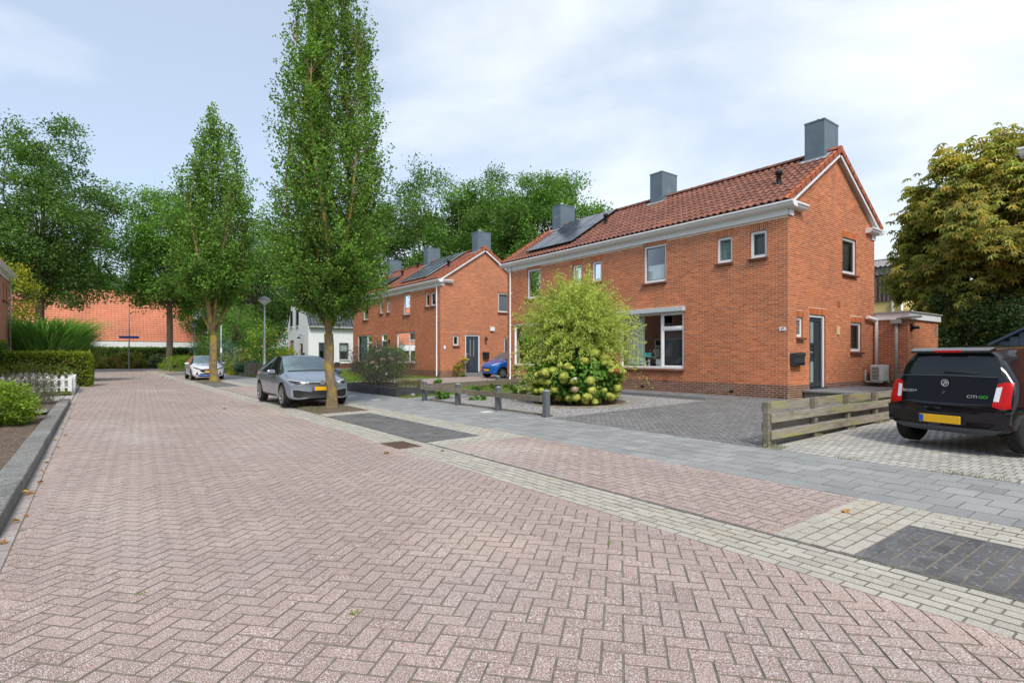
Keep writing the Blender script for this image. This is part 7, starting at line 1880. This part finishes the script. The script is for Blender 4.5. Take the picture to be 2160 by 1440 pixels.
# street lamps
def street_lamp(x, y, z0, h, lab, sign=False):
    T = thing('street_lamp', lab, 'street lamp', (x, y, z0), 'street lamps')
    MB().lathe([(.095, z0 - .05), (.085, z0 + 1.15), (.07, z0 + 1.2), (.06, z0 + h * .6), (.042, z0 + h), (.001, z0 + h)], (x, y, 0), 12).build('pole', M['grey_metal'], T)
    MB().lathe([(.05, z0 + h - .02), (.10, z0 + h + .03), (.40, z0 + h + .30), (.40, z0 + h + .32)], (x, y, 0), 20).build('diffuser', M['lampshade'], T)
    MB().lathe([(.415, z0 + h + .30), (.42, z0 + h + .33), (.25, z0 + h + .44), (.12, z0 + h + .50), (.07, z0 + h + .56), (.001, z0 + h + .57)], (x, y, 0), 20).build('hood', M['hoodgrey'], T)
    MB().lathe([(.095, z0 + 1.62), (.10, z0 + 1.66), (.095, z0 + 1.70)], (x, y, 0), 12).build('clamp', M['grey_metal'], T)
    return T
M['lampshade'] = mat('lamp_diffuser', (.55, .60, .63), rough=.25, spec=.6)
M['hoodgrey'] = mat('lamp_hood', (.16, .17, .18), rough=.5)
street_lamp(8.42, 37.0, .09, 4.55, 'tall conical-headed street lamp behind the grey hatchback')
L2 = street_lamp(8.9, 71.6, .05, 4.55, 'farther street lamp with a blue street sign behind the white car')
MB().box((8.35, 71.5, 2.05), (9.45, 71.52, 2.30), .004).build('street_sign', M['bluesign'], L2)
sp_ = thing('sign_pole', 'thin pole with a blue street name sign at the end of the road', 'sign pole', (2.85, 73.0, 0))
MB().tube([(2.85, 73, 0), (2.85, 73, 4.6), (2.90, 73, 6.9)], [.07, .05, .04], 8).build('pole', M['grey_metal'], sp_)
MB().box((1.95, 72.92, 3.35), (3.75, 72.945, 3.62), .004).build('street_sign', M['bluesign'], sp_)
MB().lathe([(.001, 6.85), (.10, 6.85), (.06, 7.1), (.001, 7.12)], (2.90, 73, 0), 8).build('pole_top', M['darkfascia'], sp_)
tp = thing('thin_pole', 'thin white and grey pole right of the white car', 'pole', (7.6, 47.0, .08))
MB().tube([(7.6, 47.0, .05), (7.6, 47.0, 4.2)], .045, 8).build('pole', M['grey_metal'], tp); MB().box((7.54, 46.94, 1.7), (7.66, 47.06, 2.05), .01).build('marker', M['white'], tp)

# picket fences
wf = thing('picket_fence', 'white picket fence with peeling paint before the left hedge', 'fence', (-2.5, 27.4, .05))
M['peel'] = mat('peeling_white_paint', (.74, .76, .78), nv=.05, ns=5, patch=((.18, .15, .11), 14, .66, .70), rough=.7)
def picket(T, x, y, z, h, w, along, m, nm='picket'):
    pts = [(-w / 2, 0), (w / 2, 0), (w / 2, h - w * .5), (w * .25, h - w * .1), (0, h), (-w * .25, h - w * .1), (-w / 2, h - w * .5)]
    u = (1, 0, 0) if along == 'x' else (0, 1, 0); d = (0, .02, 0) if along == 'x' else (.02, 0, 0)
    o = MB().prism(pts, u, (0, 0, 1), d, (x, y, z)).build(nm, m, T); o.rotation_euler = (0, 0, 0); return o
for i in range(24): picket(wf, -.82 - i * .215, 27.38, .10, .60 + rng.normal(0, .006), .125, 'x', M['peel'])
for z in (.22, .52): MB().box((-6.0, 27.402, z), (-.74, 27.44, z + .06), .004).build('rail', M['peel'], wf)
for i in range(12): picket(wf, -.70, 27.55 + i * .20, .10, .60, .12, 'y', M['peel'])
for z in (.22, .52): MB().box((-.735, 27.5, z), (-.701, 29.95, z + .06), .004).build('rail', M['peel'], wf)
for (x, y) in ((-.76, 27.46), (-3.1, 27.47), (-.76, 29.9)): MB().box((x - .045, y - .01, 0), (x + .035, y + .08, .68), .008).build('post', M['peel'], wf)
w2 = thing('picket_fence', 'second white picket fence behind the first, before the lime hedge', 'fence', (-2.4, 31.6, .05))
for i in range(10): picket(w2, -.9 - i * .215, 31.6, .12, .62, .125, 'x', M['peel'])
for z in (.26, .56): MB().box((-3.0, 31.622, z), (-.8, 31.66, z + .06), .004).build('rail', M['peel'], w2)
gf = thing('picket_fence', 'weathered grey picket fence left of the street lamp', 'fence', (8.6, 40.3, .1))
for i in range(15): picket(gf, 7.95 + i * .115, 40.2, .08, .92 + rng.normal(0, .03), .10, 'x', M['wood'])
for z in (.3, .75): MB().box((7.9, 40.222, z), (9.65, 40.26, z + .07), .004).build('rail', M['wood'], gf)
MB().box((9.60, 40.18, .05), (9.72, 40.30, 1.15), .01).build('post', M['wood'], gf)
tag(MB().box((7.9, 42.1, .05), (9.9, 42.16, .28), .008).build('bed_board', M['wood']), 'wooden board of the raised vegetable bed left of the grey picket fence', 'board')
